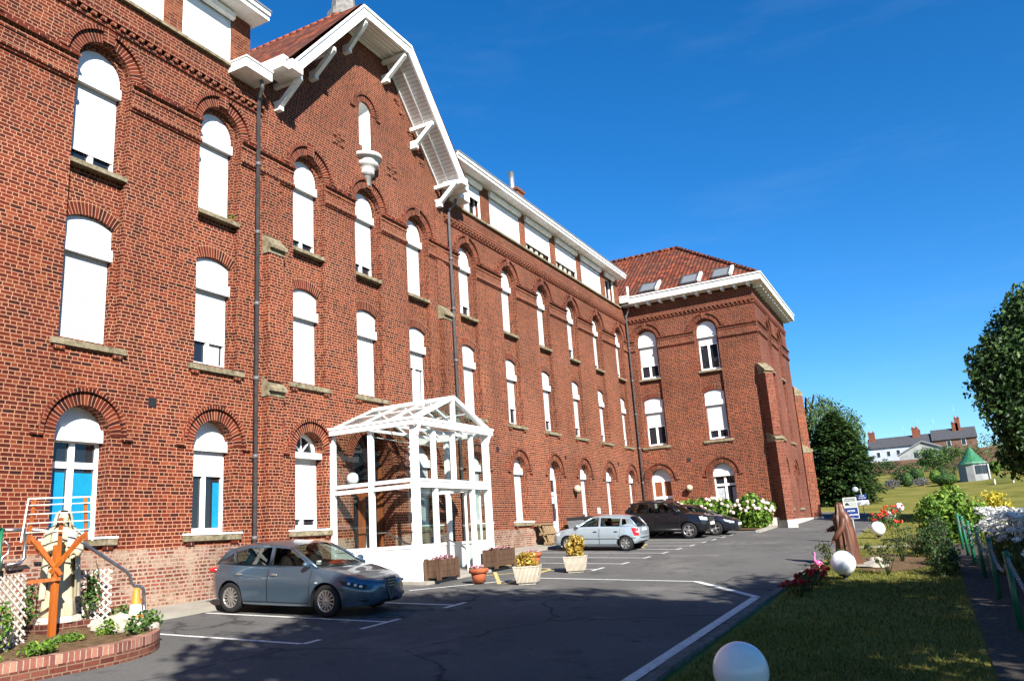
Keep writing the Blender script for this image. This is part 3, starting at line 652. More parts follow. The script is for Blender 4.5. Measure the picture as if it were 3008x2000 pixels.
# white side door
u = COLS[8]; dr = MB()
fbox(dr, FM, u-0.57, u-0.47, 1.62, 4.3, 0.30, 0.40); fbox(dr, FM, u+0.47, u+0.57, 1.62, 4.3, 0.30, 0.40); fbox(dr, FM, u-0.47, u+0.47, 1.62, 2.45, 0.325, 0.37); fbox(dr, FM, u-0.47, u+0.47, 3.55, 3.68, 0.32, 0.38); fbox(dr, FM, u-0.47, u+0.47, 4.2, 4.3, 0.32, 0.38)
d = dr.build('side_door', M['pvc'], bld)
g = MB(); g.face([FM.P(u-0.47,2.45,0.345), FM.P(u+0.47,2.45,0.345), FM.P(u+0.47,4.2,0.345), FM.P(u-0.47,4.2,0.345)]); g.build('door_pane', M['pane'], d)
t = MB(); fprism(t, FM, [(u-0.57,4.3),(u+0.57,4.3)]+arcpts(u,SPR_G,0.57,18), 0.33, 0.40); t.build('arch_panel', M['panel'], d)
t = MB(); fbox(t, FM, u-0.30, u+0.30, 3.20, 3.50, 0.30, 0.318); t.build('notice', M['sign_white'], d)
t = MB(); t.bar(FM.P(u+0.36,2.55,0.29), FM.P(u+0.36,3.0,0.29), 0.03, 0.03); t.build('door_handle', M['steel'], d)
ground_arch(FM, u, 0.57, SPR_G, d)
# attic storey
ATT = [(5.25,8.05,14.34),(8.62,11.36,14.34),(11.88,13.43,14.34),(25.15,26.55,15.12),(27.28,30.02,14.34),(30.55,33.22,14.66),(33.82,36.40,14.72),(36.98,39.76,14.34),(40.38,41.80,None)]
for x0, x1 in ((-3, 14.08), (23.95, 42.45)):
    aw = MB(); ws = [a for a in ATT if x0 < a[0] < x1]
    sheet(aw, FM, rect(x0, x1, 14.28, 15.86), [rect(a[0], a[1], 14.33, 15.74) for a in ws], 0.0)
    for a in ws: reveal(aw, FM, rect(a[0], a[1], 14.33, 15.74), 0.0, 0.35)
    for xe in (x0, x1): aw.face([(xe,0,14.28),(xe,6,14.28),(xe,6,15.86),(xe,0,15.86)])
    aw.face([(x0,0.4,14.2),(x1,0.4,14.2),(x1,0.4,15.9),(x0,0.4,15.9)])
    aw.build('attic_wall', M['attic'], bld)
for x0, x1 in ((-3, 14.2), (23.85, 42.5)): sl = MB(); sl.box(x0,-0.10,14.201,x1,0.35,14.279); sl.build('attic_sill', M['stone'], bld)
for a, b, zs in ATT:
    w = Win(FM, (a+b)/2, (b-a)/2-0.02, 14.33, 15.72, bld, d=0.30)
    if zs:
        w.shutter((a+b)/2, (b-a)/2-0.05, zs, 15.66, d=0.06, mat='panel')
        if zs > 15: w.sub('curtain', lambda mb: [fbox(mb, FM, a+0.45+k*0.09, a+0.52+k*0.09, 14.4, zs+0.1, 0.24, 0.25) for k in range(5)], 'curtain')
        elif zs > 14.5: w.sub('balusters', lambda mb: [fbox(mb, FM, a+0.2+k*0.55, a+0.42+k*0.55, 14.33, zs+0.1, 0.14, 0.2) for k in range(int((b-a-0.3)/0.55))], 'pale_stone')
    w.sub('shutter_box', lambda mb: mb.prism([FM.P(a-0.03,15.62,-0.02), FM.P(a-0.03,15.66,-0.11), FM.P(a-0.03,15.82,-0.11), FM.P(a-0.03,15.84,-0.001), FM.P(a-0.03,15.62,-0.001)], (b-a+0.06,0,0)), 'white')
    w.sub('shutter_guide', lambda mb: (fbox(mb, FM, a+0.001, a+0.05, 14.33, 15.66, 0.04, 0.12), fbox(mb, FM, b-0.05, b-0.001, 14.33, 15.66, 0.04, 0.12)), 'white')
for x0, x1 in ((-3, 14.22), (23.93, 42.50)):
    ev = MB(); ev.box(x0,-0.55,15.87,x1,0.4,16.06); ev.box(x0,-0.60,16.0,x1,-0.551,16.11); ev.build('eaves', M['white'], bld)
    rf = MB(); rf.box(x0,-0.63,16.112,x1+0.02,9.1,16.16); rf.box(x0,0.41,15.9,x1+0.02,9.0,16.111); rf.build('roof', M['zinc'], bld)
# gable roof: rakes, soffit, tiles
XC, YE = 19.07, -1.02
def rake(x): return 0
rk = [(XC-4.55,14.50),(XC-1.30,18.32),(XC+1.30,18.32),(XC+4.55,14.50)]
inn = [(XC-4.22,14.50),(XC-1.17,18.05),(XC+1.17,18.05),(XC+4.22,14.50)]
fa = MB()
for i in range(3):
    (a, za), (b, zb), (c, zc), (d, zd) = rk[i], rk[i+1], inn[i+1], inn[i]
    fa.hexa([(d,YE,zd),(c,YE,zc),(b,YE,zb),(a,YE,za),(d,YE+0.07,zd),(c,YE+0.07,zc),(b,YE+0.07,zb),(a,YE+0.07,za)])
    fa.hexa([(a,YE-0.04,za),(b,YE-0.04,zb),(b,YE-0.04,zb+0.09),(a-0.06 if i == 0 else a,YE-0.04,za+(0.02 if i == 0 else 0.09)),(a,YE+0.03,za),(b,YE+0.03,zb),(b,YE+0.03,zb+0.09),(a,YE+0.03,za+0.09)])
fa.build('rake_board', M['white'], bld)
so = MB()
off = [(XC-4.30,14.53),(XC-1.20,18.10),(XC+1.20,18.10),(XC+4.30,14.53)]
for i in range(3):
    (a, za), (b, zb) = off[i], off[i+1]
    so.hexa([(a,YE+0.071,za),(b,YE+0.071,zb),(b,0.0,zb),(a,0.0,za),(a,YE+0.071,za+0.04),(b,YE+0.071,zb+0.04),(b,0.0,zb+0.04),(a,0.0,za+0.04)])
so.build('soffit', M['soffit'], bld)
bt = MB()                                # soffit battens along the slope
for i in range(3):
    (a, za), (b, zb) = off[i], off[i+1]
    for y in (-0.50, -0.06): bt.bar((a,y,za-0.02), (b,y,zb-0.02), 0.07, 0.05, (0,1,0))
bt.build('soffit_batten', M['white'], bld)
for (bx, bz, tx, tz) in ((-4.06,13.80,-4.06,14.50), (-2.62,15.50,-2.62,16.18), (-1.02,17.28,-1.06,18.02), (1.02,17.28,1.06,18.02), (2.62,15.50,2.62,16.18), (4.06,13.80,4.06,14.50)):
    k = MB(); x = XC+bx; t = XC+tx
    k.bar((x,-0.16,bz), (t,YE+0.10,tz-0.06), 0.13, 0.15, (0,1,0.3)); k.box(x-0.075,-0.26,bz-0.12,x+0.075,-0.001,bz+0.16); k.bar((t,YE+0.08,tz-0.05), (t,-0.001,tz-0.05), 0.12, 0.13)
    k.build('gable_bracket', M['white'], bld)
tl = MB()
e = 0.13; slope = 1.10
zl = 14.60; zr = zl+(XC-0.75-(XC-4.72))*slope
for s in (-1, 1):
    p = [Vector((XC+s*4.72, YE-0.02, zl)), Vector((XC+s*1.42, YE-0.02, zl+3.30*slope+0.13)), Vector((XC+s*0.75, 0.35, zr)), Vector((XC+s*0.75, 8.0, zr)), Vector((XC+s*4.72, 8.0, zl))]
    if s < 0: p = p[::-1]
    tl.poly(p)
tl.face([(XC-1.42,YE-0.02,zl+3.30*slope+0.13),(XC+1.42,YE-0.02,zl+3.30*slope+0.13),(XC+0.75,0.35,zr),(XC-0.75,0.35,zr)])
tl.face([(XC-0.75,0.35,zr),(XC+0.75,0.35,zr),(XC+0.75,8,zr),(XC-0.75,8,zr)])
tl.face([(XC-4.72,8,zl),(XC-0.75,8,zr),(XC+0.75,8,zr),(XC+4.72,8,zl)])
tl.build('gable_roof', M['tile'], bld)
rt = MB()
for k in range(26): rt.tube([(XC-0.76, 0.35+k*0.30, zr-0.04), (XC-0.76, 0.35+k*0.30+0.31, zr-0.03)], [0.075, 0.085], 8)
rt.build('ridge_tile', M['terracotta'], bld)
fn = MB()                                # stone pinnacle on the ridge
fn.lathe([(0.55,19.0),(0.55,19.25),(0.42,19.30),(0.36,19.9),(0.46,20.0),(0.46,20.1),(0.26,20.2),(0.20,20.9),(0.30,21.0),(0.0,21.3)], (XC-0.30,0.55,0), 8, s=False); fn.build('pinnacle', M['grey_stone'], bld)
gu = MB()                                # box gutters at the foot of the gable roof
gu.box(13.35,-0.62,14.04,14.27,-0.001,14.30); gu.box(14.271,-1.0,14.40,14.50,2.0,14.74); gu.box(14.501,-1.10,14.42,14.92,-0.30,14.70)
gu.box(13.33,-0.65,14.301,14.29,-0.001,14.34); gu.build('gutter', M['white'], bld); gu = MB(); gu.box(23.22,-1.10,14.42,23.62,-0.30,14.70); gu.box(23.621,-0.95,14.36,23.93,2.0,14.70); gu.box(23.931,-0.60,14.24,24.6,-0.11,14.52)
gu.build('gutter', M['white'], bld)
# niche with its corbelled bowl
nb = MB(); H = math.pi
nb.lathe([(0.33,14.02),(0.33,15.62)]+[(0.33*math.cos(R(a)), 15.62+0.33*math.sin(R(a))) for a in range(15, 91, 15)], (19.07,0.06,0), 14, a0=0, a1=math.pi)
nb.build('niche', M['white'], bld)
a = MB(); ring(a, FM, 19.07, 15.62, 0.335, 0.55, 0, math.pi, -0.012, 0.05); ring(a, FM, 19.07, 15.62, 0.56, 0.64, 0, math.pi, -0.06, 0.05)
for s in (-1, 1): fbox(a, FM, 19.07+s*0.67-0.1, 19.07+s*0.67+0.1, 15.53, 15.615, -0.06, 0.05)
a.build('arch', M['arch'], bld)
pb = MB(); pb.lathe([(0.07,12.98),(0.12,13.0),(0.17,13.36),(0.25,13.38),(0.25,13.47),(0.22,13.49),(0.32,13.62),(0.38,13.66),(0.38,13.76),(0.34,13.78),(0.44,13.88),(0.50,13.90),(0.50,14.02),(0.0,14.04)], (19.07,0.0,0), 24, a0=math.pi, a1=2*math.pi); pb.build('niche_corbel', M['niche_stone'], bld)
# buttress strips with stone caps on the gable wall
for x in (14.62, 22.98):
    b1 = MB(); b1.box(x,-0.22,0.2,x+0.52,-0.001,5.72); b1.box(x,-0.22,6.1,x+0.52,-0.001,9.46); o = b1.build('buttress', M['brick'], bld)
    for z0, z1 in ((5.721,6.24), (9.461,10.0)):
        c = MB(); c.prism([(x-0.03,0.0,z0),(x-0.03,-0.24,z0),(x-0.03,-0.24,z0+0.12),(x-0.03,-0.33,z0+0.12),(x-0.03,-0.33,z0+0.20),(x-0.03,-0.02,z1),(x-0.03,0.0,z1)], (0.58,0,0)); c.build('buttress_cap', M['stone'], o)
# rainwater pipes
def downpipe(pts, parent):
    p = MB(); p.tube(pts, 0.055, 10)
    a = Vector(pts[-2]); b = Vector(pts[-1]); L = (b-a).length; k = 0
    while k*1.9 < L: c = a+(b-a)*(k*1.9/L); p.cyl(c-Vector((0,0,0.05)), c+Vector((0,0,0.05)), 0.072, n=10); k += 1
    p.build('downpipe', M['pipe'], parent)
downpipe([(14.05,-0.45,14.02),(14.12,-0.42,13.85),(14.30,-0.12,13.72),(14.30,-0.12,1.05)], bld)
downpipe([(23.9,-0.4,14.2),(23.86,-0.38,14.0),(23.82,-0.12,13.8),(23.82,-0.12,1.35)], bld)
for (x, z) in ((11.46,5.22),(15.30,5.17),(26.72,5.17),(33.05,5.19),(39.78,5.21)):
    v = MB(); v.box(x-0.095,-0.012,z-0.10,x+0.095,0.0,z+0.10)
    for k in range(5): v.bar((x-0.09,-0.016,z-0.08+k*0.04), (x+0.09,-0.016,z-0.06+k*0.04), 0.006, 0.012)
    v.build('air_vent', M['iron'], bld)
v = MB(); v.box(36.35,-0.03,2.72,36.62,-0.001,3.0); v.build('plaque', M['sign_white'], bld)
ch = MB(); ch.box(37.55,3.6,16.1,38.35,4.4,20.7); ch.box(37.47,3.52,20.7,38.43,4.48,20.85); c = ch.build('chimney', M['attic'], bld)
ch = MB(); ch.lathe([(0.17,20.85),(0.19,20.9),(0.16,21.0),(0.16,21.9),(0.19,21.92)], (37.75,4,0), 12); ch.build('flue', M['zinc'], c)
def aerial(base, h, parent=None, name='aerial', horiz=1.2):
    a = MB(); b = Vector(base); a.tube([b, b+Vector((0,0,h))], 0.02, 6)
    d = Vector((0.8,0.5,0)).normalized(); t = b+Vector((0,0,h*0.55)); a.tube([t-d*horiz*0.2, t+d*horiz], 0.012, 5)
    sd = Vector((-d.y,d.x,0))
    for k in range(7): p = t+d*horiz*(k/6.5); a.tube([p-sd*0.22, p+sd*0.22], 0.008, 4)
    t = b+Vector((0,0,h*0.9)); a.tube([t-sd*0.3, t+sd*0.3], 0.01, 4)
    return a.build(name, M['galv'], parent)
aerial((14.55,2.4,14.7), 2.6, bld)
wl_ = MB(); wl_.tube([(18.4,0.6,19.9), (15.0,8.0,24.0)], 0.012, 5); wl_.build('guy_wire', M['iron'], bld)
# globe lamps on the walls
def wall_lamp(x, y, z, nx, ny, parent, mat='globe_old'):
    a = MB(); a.bar((x-nx*0.0, y-ny*0.0, z-0.12), (x+nx*0.16, y+ny*0.16, z-0.06), 0.06, 0.06); a.cyl((x+nx*0.2,y+ny*0.2,z-0.16), (x+nx*0.2,y+ny*0.2,z-0.08), 0.07, n=12); o = a.build('wall_lamp', M['iron'], parent)
    g = MB(); g.ball((x+nx*0.2,y+ny*0.2,z+0.05), 0.17, 20, 12); g.build('lamp_globe', M[mat], o)
wall_lamp(33.65,0,3.76,0,-1,bld); wall_lamp(17.85,0,3.74,0,-1,bld,'globe')

# ------------------------------------------------------------ the wing that closes the yard
wing = thing('brick_wing', 'four sided red brick wing with hipped tile roof closing the far end of the yard', 'building', (48, -3, 1.6))
tw = MB(); TU_ = [1.13, 4.55]; XE = 53.3
tholes = [recess_hole(u) for u in TU_]
tg = [arch_hole(TU_[0], 0.57, 1.9, SPR_G), arch_hole(TU_[1], 0.57, ZG, SPR_G)]
sheet(tw, FT, rect(0.0, 7.32, 0.5, 14.3), tholes+tg, 0.0)
for u in TU_: recess(tw, FT, u)
for g in tg: reveal(tw, FT, g, 0.0, 0.42)
strings(tw, FT, [(0.02, TU_[0]-0.64), (TU_[0]+0.64, TU_[1]-0.64), (TU_[1]+0.64, 7.33)])
dentils(tw, FT, 0.02, 7.34)
tw.build('wall', M['brick'], wing)
ts = MB(); SU_ = [46.45, 49.95]
sheet(ts, FS, rect(43.18, XE, 0.8, 14.3), [recess_hole(u) for u in SU_]+[arch_hole(u-0.35, 0.50, ZG, SPR_G) for u in SU_], 0.0)
for u in SU_: recess(ts, FS, u); reveal(ts, FS, arch_hole(u-0.35, 0.50, ZG, SPR_G), 0.0, 0.42)
strings(ts, FS, [(43.18, SU_[0]-0.64), (SU_[0]+0.64, SU_[1]-0.64), (SU_[1]+0.64, XE)]); dentils(ts, FS, 43.2, XE)
ts.face([(XE,-7.32,0.8),(XE,9,0.8),(XE,9,14.3),(XE,-7.32,14.3)]); ts.face([(XE,9,0.8),(43.2,9,0.8),(43.2,9,14.3),(XE,9,14.3)])
ts.build('side_wall', M['sidebrick'], wing)
bay_upper(FT, TU_[0], 10.82, wing); bay_upper(FT, TU_[1], 11.50, wing); bay_mid(FT, TU_[0], 7.36, wing); bay_mid(FT, TU_[1], 6.80, wing)
bay_ground(FT, TU_[1], wing, transom=3.86, curtain=True)
u = TU_[0]; dr = MB()
for a, b in ((-0.57,-0.47), (-0.06,0.06), (0.47,0.57)): fbox(dr, FT, u+a, u+b, 1.9, 4.4, 0.30, 0.38)
for z0, z1 in ((1.9,2.1), (3.38,3.52), (4.30,4.40)): fbox(dr, FT, u-0.47, u-0.06, z0, z1, 0.305, 0.38); fbox(dr, FT, u+0.06, u+0.47, z0, z1, 0.305, 0.38)
d = dr.build('double_door', M['pvc'], wing)
g = MB(); fbox(g, FT, u-0.47, u-0.06, 2.1, 3.38, 0.335, 0.35); fbox(g, FT, u+0.06, u+0.47, 2.1, 3.38, 0.335, 0.35); fbox(g, FT, u-0.47, u-0.06, 3.52, 4.30, 0.335, 0.35); fbox(g, FT, u+0.06, u+0.47, 3.52, 4.30, 0.335, 0.35); g.build('door_panel', M['w_door'], d)
t = MB(); fprism(t, FT, [(u-0.57,4.4),(u+0.57,4.4)]+arcpts(u,SPR_G,0.57,18), 0.30, 0.38); t.build('arch_panel', M['panel'], d)
ground_arch(FT, u, 0.57, SPR_G, d)
for u in SU_:
    bay_upper(FS, u, 10.3, wing); bay_mid(FS, u, 6.8, wing)
    w = Win(FS, u-0.35, 0.50, ZG+0.02, 4.36, wing); w.sill(u-0.35, 0.72, ZG, 0.15, 0.085, DW, corbels=True); ground_arch(FS, u-0.35, 0.50, SPR_G, w.o)
    w.sub('arch_panel', lambda mb: fprism(mb, FS, [(u-0.85,4.33),(u+0.15,4.33)]+arcpts(u-0.35, SPR_G, 0.50, 18), 0.26, 0.325), 'panel')
# diagonal corner buttresses
def diag_buttress(cx, cy, dx, dy, mat):
    n = Vector((dx, dy, 0)).normalized(); s = Vector((-n.y, n.x, 0)); c = Vector((cx, cy, 0))-n*0.15
    def blk(mb, L, w, z0, z1):
        P = lambda a, b, z: c+n*a+s*b+Vector((0,0,z)); mb.hexa([P(0,-w,z0),P(L,-w,z0),P(L,w,z0),P(0,w,z0),P(0,-w,z1),P(L,-w,z1),P(L,w,z1),P(0,w,z1)])
    b = MB(); blk(b, 0.60, 0.235, 6.1, 9.36); blk(b, 0.70, 0.245, 1.85, 5.78); o = b.build('corner_buttress', M[mat], wing)
    for L, z0, z1 in ((0.64,9.361,9.98), (0.76,5.781,6.28)):
        k = MB(); P = lambda a, q, z: c+n*a+s*q+Vector((0,0,z)); w = 0.275
        k.prism([P(0,-w,z0),P(L-0.10,-w,z0),P(L-0.10,-w,z0+0.06),P(L,-w,z0+0.10),P(L,-w,z0+0.19),P(0.08,-w,z1),P(0,-w,z1)], s*2*w); k.build('buttress_cap', M['stone'], o)
    k = MB(); P = lambda a, q, z: c+n*a+s*q+Vector((0,0,z)); blk(k, 0.80, 0.29, 0.9, 1.849); k.build('buttress_base', M['pale_stone'], o)
diag_buttress(43.18,-7.32,-1,-1,'sidebrick'); diag_buttress(XE,-7.32,1,-1,'brick')
pb = MB(); pb.box(43.0,-7.44,0.8,XE+0.1,-7.321,1.86); pb.box(43.06,-7.32,0.8,43.179,-0.02,2.0); pb.build('plinth', M['pale_stone'], wing)
# white cornice gutter with modillions, then the hipped roof
cg = MB(); OV = 0.62
x0, x1, y0, y1 = 43.18-OV, XE+OV, -7.32-OV, 9+OV
cg.box(x0,-7.32-OV,14.38,x0+0.16,-0.56,14.72); cg.box(x0+0.161,y0,14.38,x1,y0+0.16,14.72)
cg.box(x0-0.06,y0-0.06,14.721,x0+0.2,-0.54,14.78); cg.box(x0+0.201,y0-0.06,14.721,x1+0.06,y0+0.2,14.78)
cg.box(x0+0.161,y0+0.161,14.36,43.18,-0.02,14.44); cg.box(43.181,y0+0.161,14.36,x1,-7.321,14.44)
cg.box(x0-0.02,-0.559,14.50,x0+0.5,-0.02,14.84); cg.box(x0-0.06,-0.559,14.841,x0+0.5,-0.02,14.90)
cg.box(XE+OV-0.16,y0+0.161,14.38,XE+OV,9.4,14.72)
cg.build('cornice', M['white'], wing)
md = MB()
for k in range(10): y = -0.9-k*0.70; md = MB(); md.box(x0+0.17,y-0.07,14.21,43.17,y+0.07,14.359); md.build('modillion', M['white'], wing)
for k in range(15): x = 43.6+k*0.70; md = MB(); md.box(x-0.07,y0+0.17,14.21,x+0.07,-7.33,14.359); md.build('modillion', M['white'], wing)
hr = MB(); ZE = 14.74; ZR = 19.04; xr = (x0+x1)/2
A_ = (x0+0.1,y0+0.1,ZE); B_ = (x1-0.1,y0+0.1,ZE); C_ = (x1-0.1,9.5,ZE); D_ = (x0+0.1,9.5,ZE); PK = (xr,-2.25,ZR); PB = (xr,9.5,ZR)
hr.face([D_,A_,PK,PB]); hr.face([A_,B_,PK]); hr.face([B_,C_,PB,PK]); hr.face([C_,D_,PB])
hr.build('roof', M['tile'], wing)
hp = MB()
for a, b in ((A_,PK), (B_,PK), (PK,PB)):
    a = Vector(a); b = Vector(b); n = int((b-a).length/0.38)
    for k in range(n): hp.tube([a+(b-a)*(k/n)+Vector((0,0,0.02)), a+(b-a)*((k+1.05)/n)+Vector((0,0,0.04))], [0.10,0.125], 7)
hp.build('hip_tile', M['tile'], wing)
sv = Vector((xr-A_[0], 0, ZR-ZE)).normalized(); nv = Vector((-sv.z, 0, sv.x))
for y, t in ((-1.55,0.95), (-3.98,0.95), (-5.75,0.95)):
    c = Vector(A_)*1.0; c.y = y; c = c+sv*t; w = 0.48; h = 0.62; yv = Vector((0,1,0))
    s = MB()
    def sb(a0,a1,b0,b1,n0,n1,mb):
        P = lambda a, b, n: c+yv*a+sv*b+nv*n; mb.hexa([P(a0,b0,n0),P(a1,b0,n0),P(a1,b1,n0),P(a0,b1,n0),P(a0,b0,n1),P(a1,b0,n1),P(a1,b1,n1),P(a0,b1,n1)])
    sb(-w,-w+0.08,-h,h,0,0.12,s); sb(w-0.08,w,-h,h,0,0.12,s); sb(-w+0.08,w-0.08,-h,-h+0.08,0,0.12,s); sb(-w+0.08,w-0.08,h-0.08,h,0,0.12,s); o = s.build('skylight', M['slate'], wing)
    g = MB(); sb(-w+0.08,w-0.08,-h+0.08,h-0.08,0.05,0.09,g); g.build('skylight_pane', M['skyglass'], o)
    f = MB(); sb(-w-0.20,-w-0.05,-h,h*0.9,0.02,0.16,f); f.build('flashing', M['white'], o)
vp = MB(); vp.cyl((x0+0.3,-0.45,14.9), (x0+0.3,-0.45,15.5), 0.07, n=12); vp.build('vent_pipe', M['white'], wing)
downpipe([(x0+0.3,-0.42,14.36),(x0+0.35,-0.38,14.1),(43.06,-0.14,13.8),(43.06,-0.14,1.8)], wing)
v = MB(); fbox(v, FT, 2.71, 2.90, 5.22, 5.42, -0.012, 0.0); v.build('air_vent', M['iron'], wing)
wall_lamp(43.18,-2.72,3.78,-1,0,wing)
v = MB(); v.box(43.95,-7.36,2.72,44.5,-7.321,3.05); v.build('plaque', M['sign_white'], wing)

# ------------------------------------------------------------ ground, road, markings
def grid(name, xs, ys, dz, mat, kind='structure', zf=gz):
    mb = MB(); idx = [[mb.vert((x, y, zf(x, y)+dz)) for y in ys] for x in xs]
    for i in range(len(xs)-1):
        for j in range(len(ys)-1):
            mb.fidx((idx[i][j], idx[i+1][j], idx[i+1][j+1], idx[i][j+1]), 0, None, True)
    return tag(mb.build(name, M[mat]), kind=kind)
def fr_(a, b, s): n = max(1, int(round((b-a)/s))); return [a+(b-a)*i/n for i in range(n+1)]
grid('lawn', fr_(-60,0,15)+fr_(0,55,2.5)[1:]+fr_(55,130,5)[1:]+fr_(130,600,40)[1:], fr_(-200,-60,20)+fr_(-60,12,3)[1:]+fr_(12,200,20)[1:], 0.0, 'lawn')
def strip(mb, pts, w, dz, m=0, zf=gz, step=0.8):
    pts = [Vector((p[0], p[1], 0)) for p in pts]
    for a, b in zip(pts, pts[1:]):
        d = (b-a); n = max(1, int(d.length/step)); s = Vector((-d.y, d.x, 0)).normalized()*w/2
        for k in range(n):
            p = a+d*(k/n); q = a+d*((k+1)/n)
            mb.face([(v.x, v.y, zf(v.x, v.y)+dz) for v in (p-s, q-s, q+s, p+s)])
mb = MB()
xs = fr_(-12, 55, 67/26); rows = [-11.1, -5, 0.0]
for i in range(len(xs)-1):
    for y0, y1 in ((-11.1,-7.4), (-7.4,0.1)):
        if xs[i] > 43.2 and y1 > -7: continue
        mb.face([(x, y, gz(x, y)+0.03) for x, y in ((xs[i],y0), (xs[i+1],y0), (xs[i+1],y1), (xs[i],y1))])
mb.face([(x, y, gz(x, y)+0.03) for x, y in ((53.9,-7.4),(55,-7.4),(55,-3),(53.9,-3))])
for k in range(12):
    a0, a1 = -math.pi/2+k*math.pi/24, -math.pi/2+(k+1)*math.pi/24     # the drive bends away behind the wing
    c = (55.0, -7.4)
    q = lambda a, r: (c[0]+r*math.cos(a), c[1]+r*math.sin(a))
    mb.face([(x, y, gz(x, y)+0.035) for x, y in (c, q(a0,3.7), q(a1,3.7))])
mb.face([(x, y, gz(x, y)+0.035) for x, y in ((55,-7.4),(58.7,-7.4),(58.7,14),(55,14))])
tag(mb.build('asphalt', M['asphalt']), kind='structure')
kb = MB()
for i in range(40):
    x = -12+i*1.68; x1 = x+1.665; d = 0.03+0.012*math.sin(i*2.1)
    P = lambda x, y, h: (x, y, gz(x, y)+h)
    kb.hexa([P(x,-11.26,0.0),P(x1,-11.26,0.0),P(x1,-11.11,0.0),P(x,-11.11,0.0),P(x,-11.26,0.02+d),P(x1,-11.26,0.02+d),P(x1,-11.11,0.02+d),P(x,-11.11,0.02+d)])
tag(kb.build('kerb', M['kerbstone']), kind='structure')
pv = MB()
def pave(x0, x1, y0, y1, h, st=1.5):
    n = max(1, int((x1-x0)/st))
    for k in range(n):
        a = x0+(x1-x0)*k/n; b = x0+(x1-x0)*(k+1)/n-0.006
        P = lambda x, y, q: (x, y, gz(x, y)+q)
        pv.hexa([P(a,y0,0.0),P(b,y0,0.0),P(b,y1,0.0),P(a,y1,0.0),P(a,y0,h),P(b,y0,h),P(b,y1,h),P(a,y1,h)])
pave(10.6, 17.05, -1.08, 0.0, 0.13); pave(21.3, 43.1, -1.05, 0.0, 0.13)
pave(17.05, 21.3, -3.05, 0.0, 0.10, 1.42)
pave(38.5, 43.6, -6.95, -6.75, 0.14)
tag(pv.build('pavement', M['paving']), kind='structure')
so_ = MB(); so_.face([(40.2,-6.75,gz(40.2,-6.75)+.09),(43.1,-6.75,gz(43.1,-6.75)+.09),(43.1,-1.05,gz(43.1,-1.05)+.09),(40.2,-1.05,gz(40.2,-1.05)+.09)]); tag(so_.build('shrub_bed_soil', M['soil']), kind='structure')
# white and yellow markings
pm = MB(); W_ = 0.095
def tee(x, y0, y1, t0, t1): strip(pm, [(x, y0), (x, y1)], W_, 0.036); strip(pm, [(t0, y1-0.05), (t1, y1-0.05)], W_, 0.037)
tee(9.83, -1.6, -5.55, 9.83, 10.2); tee(11.95, -1.2, -5.55, 11.2, 12.3); tee(14.1, -1.3, -5.6, 13.7, 14.5)
tee(21.3, -3.6, -5.75, 20.9, 21.8)
for x in (22.95, 24.95, 26.85, 28.5, 30.2, 31.9, 33.5, 35.1, 36.7): tee(x, -1.3, -5.9-0.006*(x-22), x-0.15, x+0.5)
strip(pm, [(16.0,-3.25), (18.9,-5.0)], W_, 0.036); strip(pm, [(18.95,-5.0), (18.85,-9.2)], 0.11, 0.037); strip(pm, [(18.82,-9.2), (16.45,-11.0)], 0.16, 0.038); strip(pm, [(16.4,-10.98), (-4,-10.98)], 0.16, 0.037)
tag(pm.build('white_road_marking', M['paint']), kind='structure')
ym = MB(); strip(ym, [(17.6,-4.9), (21.1,-4.5)], 0.10, 0.040); strip(ym, [(20.2,-3.2), (17.5,-4.8)], 0.10, 0.041); strip(ym, [(21.1,-4.5), (22.7,-1.4)], 0.10, 0.040); strip(ym, [(19.0,-3.15), (20.9,-4.7)], 0.1, 0.039); strip(ym, [(29.0,-4.6), (29.8,-4.2), (31.2,-4.0)], 0.09, 0.039)
tag(ym.build('yellow_road_marking', M['ypaint']), kind='structure')
# garden path beyond the chain posts and the small cross path
gp = MB()
strip(gp, [(2,-15.9), (31,-15.7)], 2.4, 0.02); tag(gp.build('garden_path', M['gravel']), kind='structure')
gp = MB(); strip(gp, [(29.4,-11.36), (30.9,-14.5)], 0.9, 0.018); strip(gp, [(22.6,-12.45), (24.3,-12.75)], 0.55, 0.05); tag(gp.build('stepping_path', M['paving']), kind='structure')
sb_ = MB()
for k in range(14):
    a = 2*math.pi*k/14; b = 2*math.pi*(k+1)/14; c = (24.3,-13.0); q = lambda t: (c[0]+2.6*math.cos(t)*(1+0.08*math.sin(3*t)), c[1]+0.95*math.sin(t))
    sb_.face([(x, y, gz(x, y)+0.012) for x, y in (c, q(a), q(b))])
tag(sb_.build('rose_bed_soil', M['soil']), kind='structure')
# raised flower bed on the left, edged in brick
EDGE = [(-1,-3.55),(3,-3.6),(5.5,-3.75),(6.6,-3.9),(7.4,-4.02),(8.0,-4.02),(8.55,-3.85),(8.98,-3.50),(9.3,-3.05),(9.6,-2.5),(9.95,-1.9),(10.3,-1.35),(10.55,-0.9),(10.7,-0.45),(10.72,-0.02)]
def smooth(pts, n=4):
    out = []
    for i in range(len(pts)-1):
        p0 = pts[max(0,i-1)]; p1 = pts[i]; p2 = pts[i+1]; p3 = pts[min(len(pts)-1,i+2)]
        for k in range(n):
            t = k/n; out.append(tuple(0.5*((2*p1[j])+(-p0[j]+p2[j])*t+(2*p0[j]-5*p1[j]+4*p2[j]-p3[j])*t*t+(-p0[j]+3*p1[j]-3*p2[j]+p3[j])*t**3) for j in (0,1)))
    return out+[pts[-1]]
EP = smooth(EDGE)
be = MB(); s_acc = 0
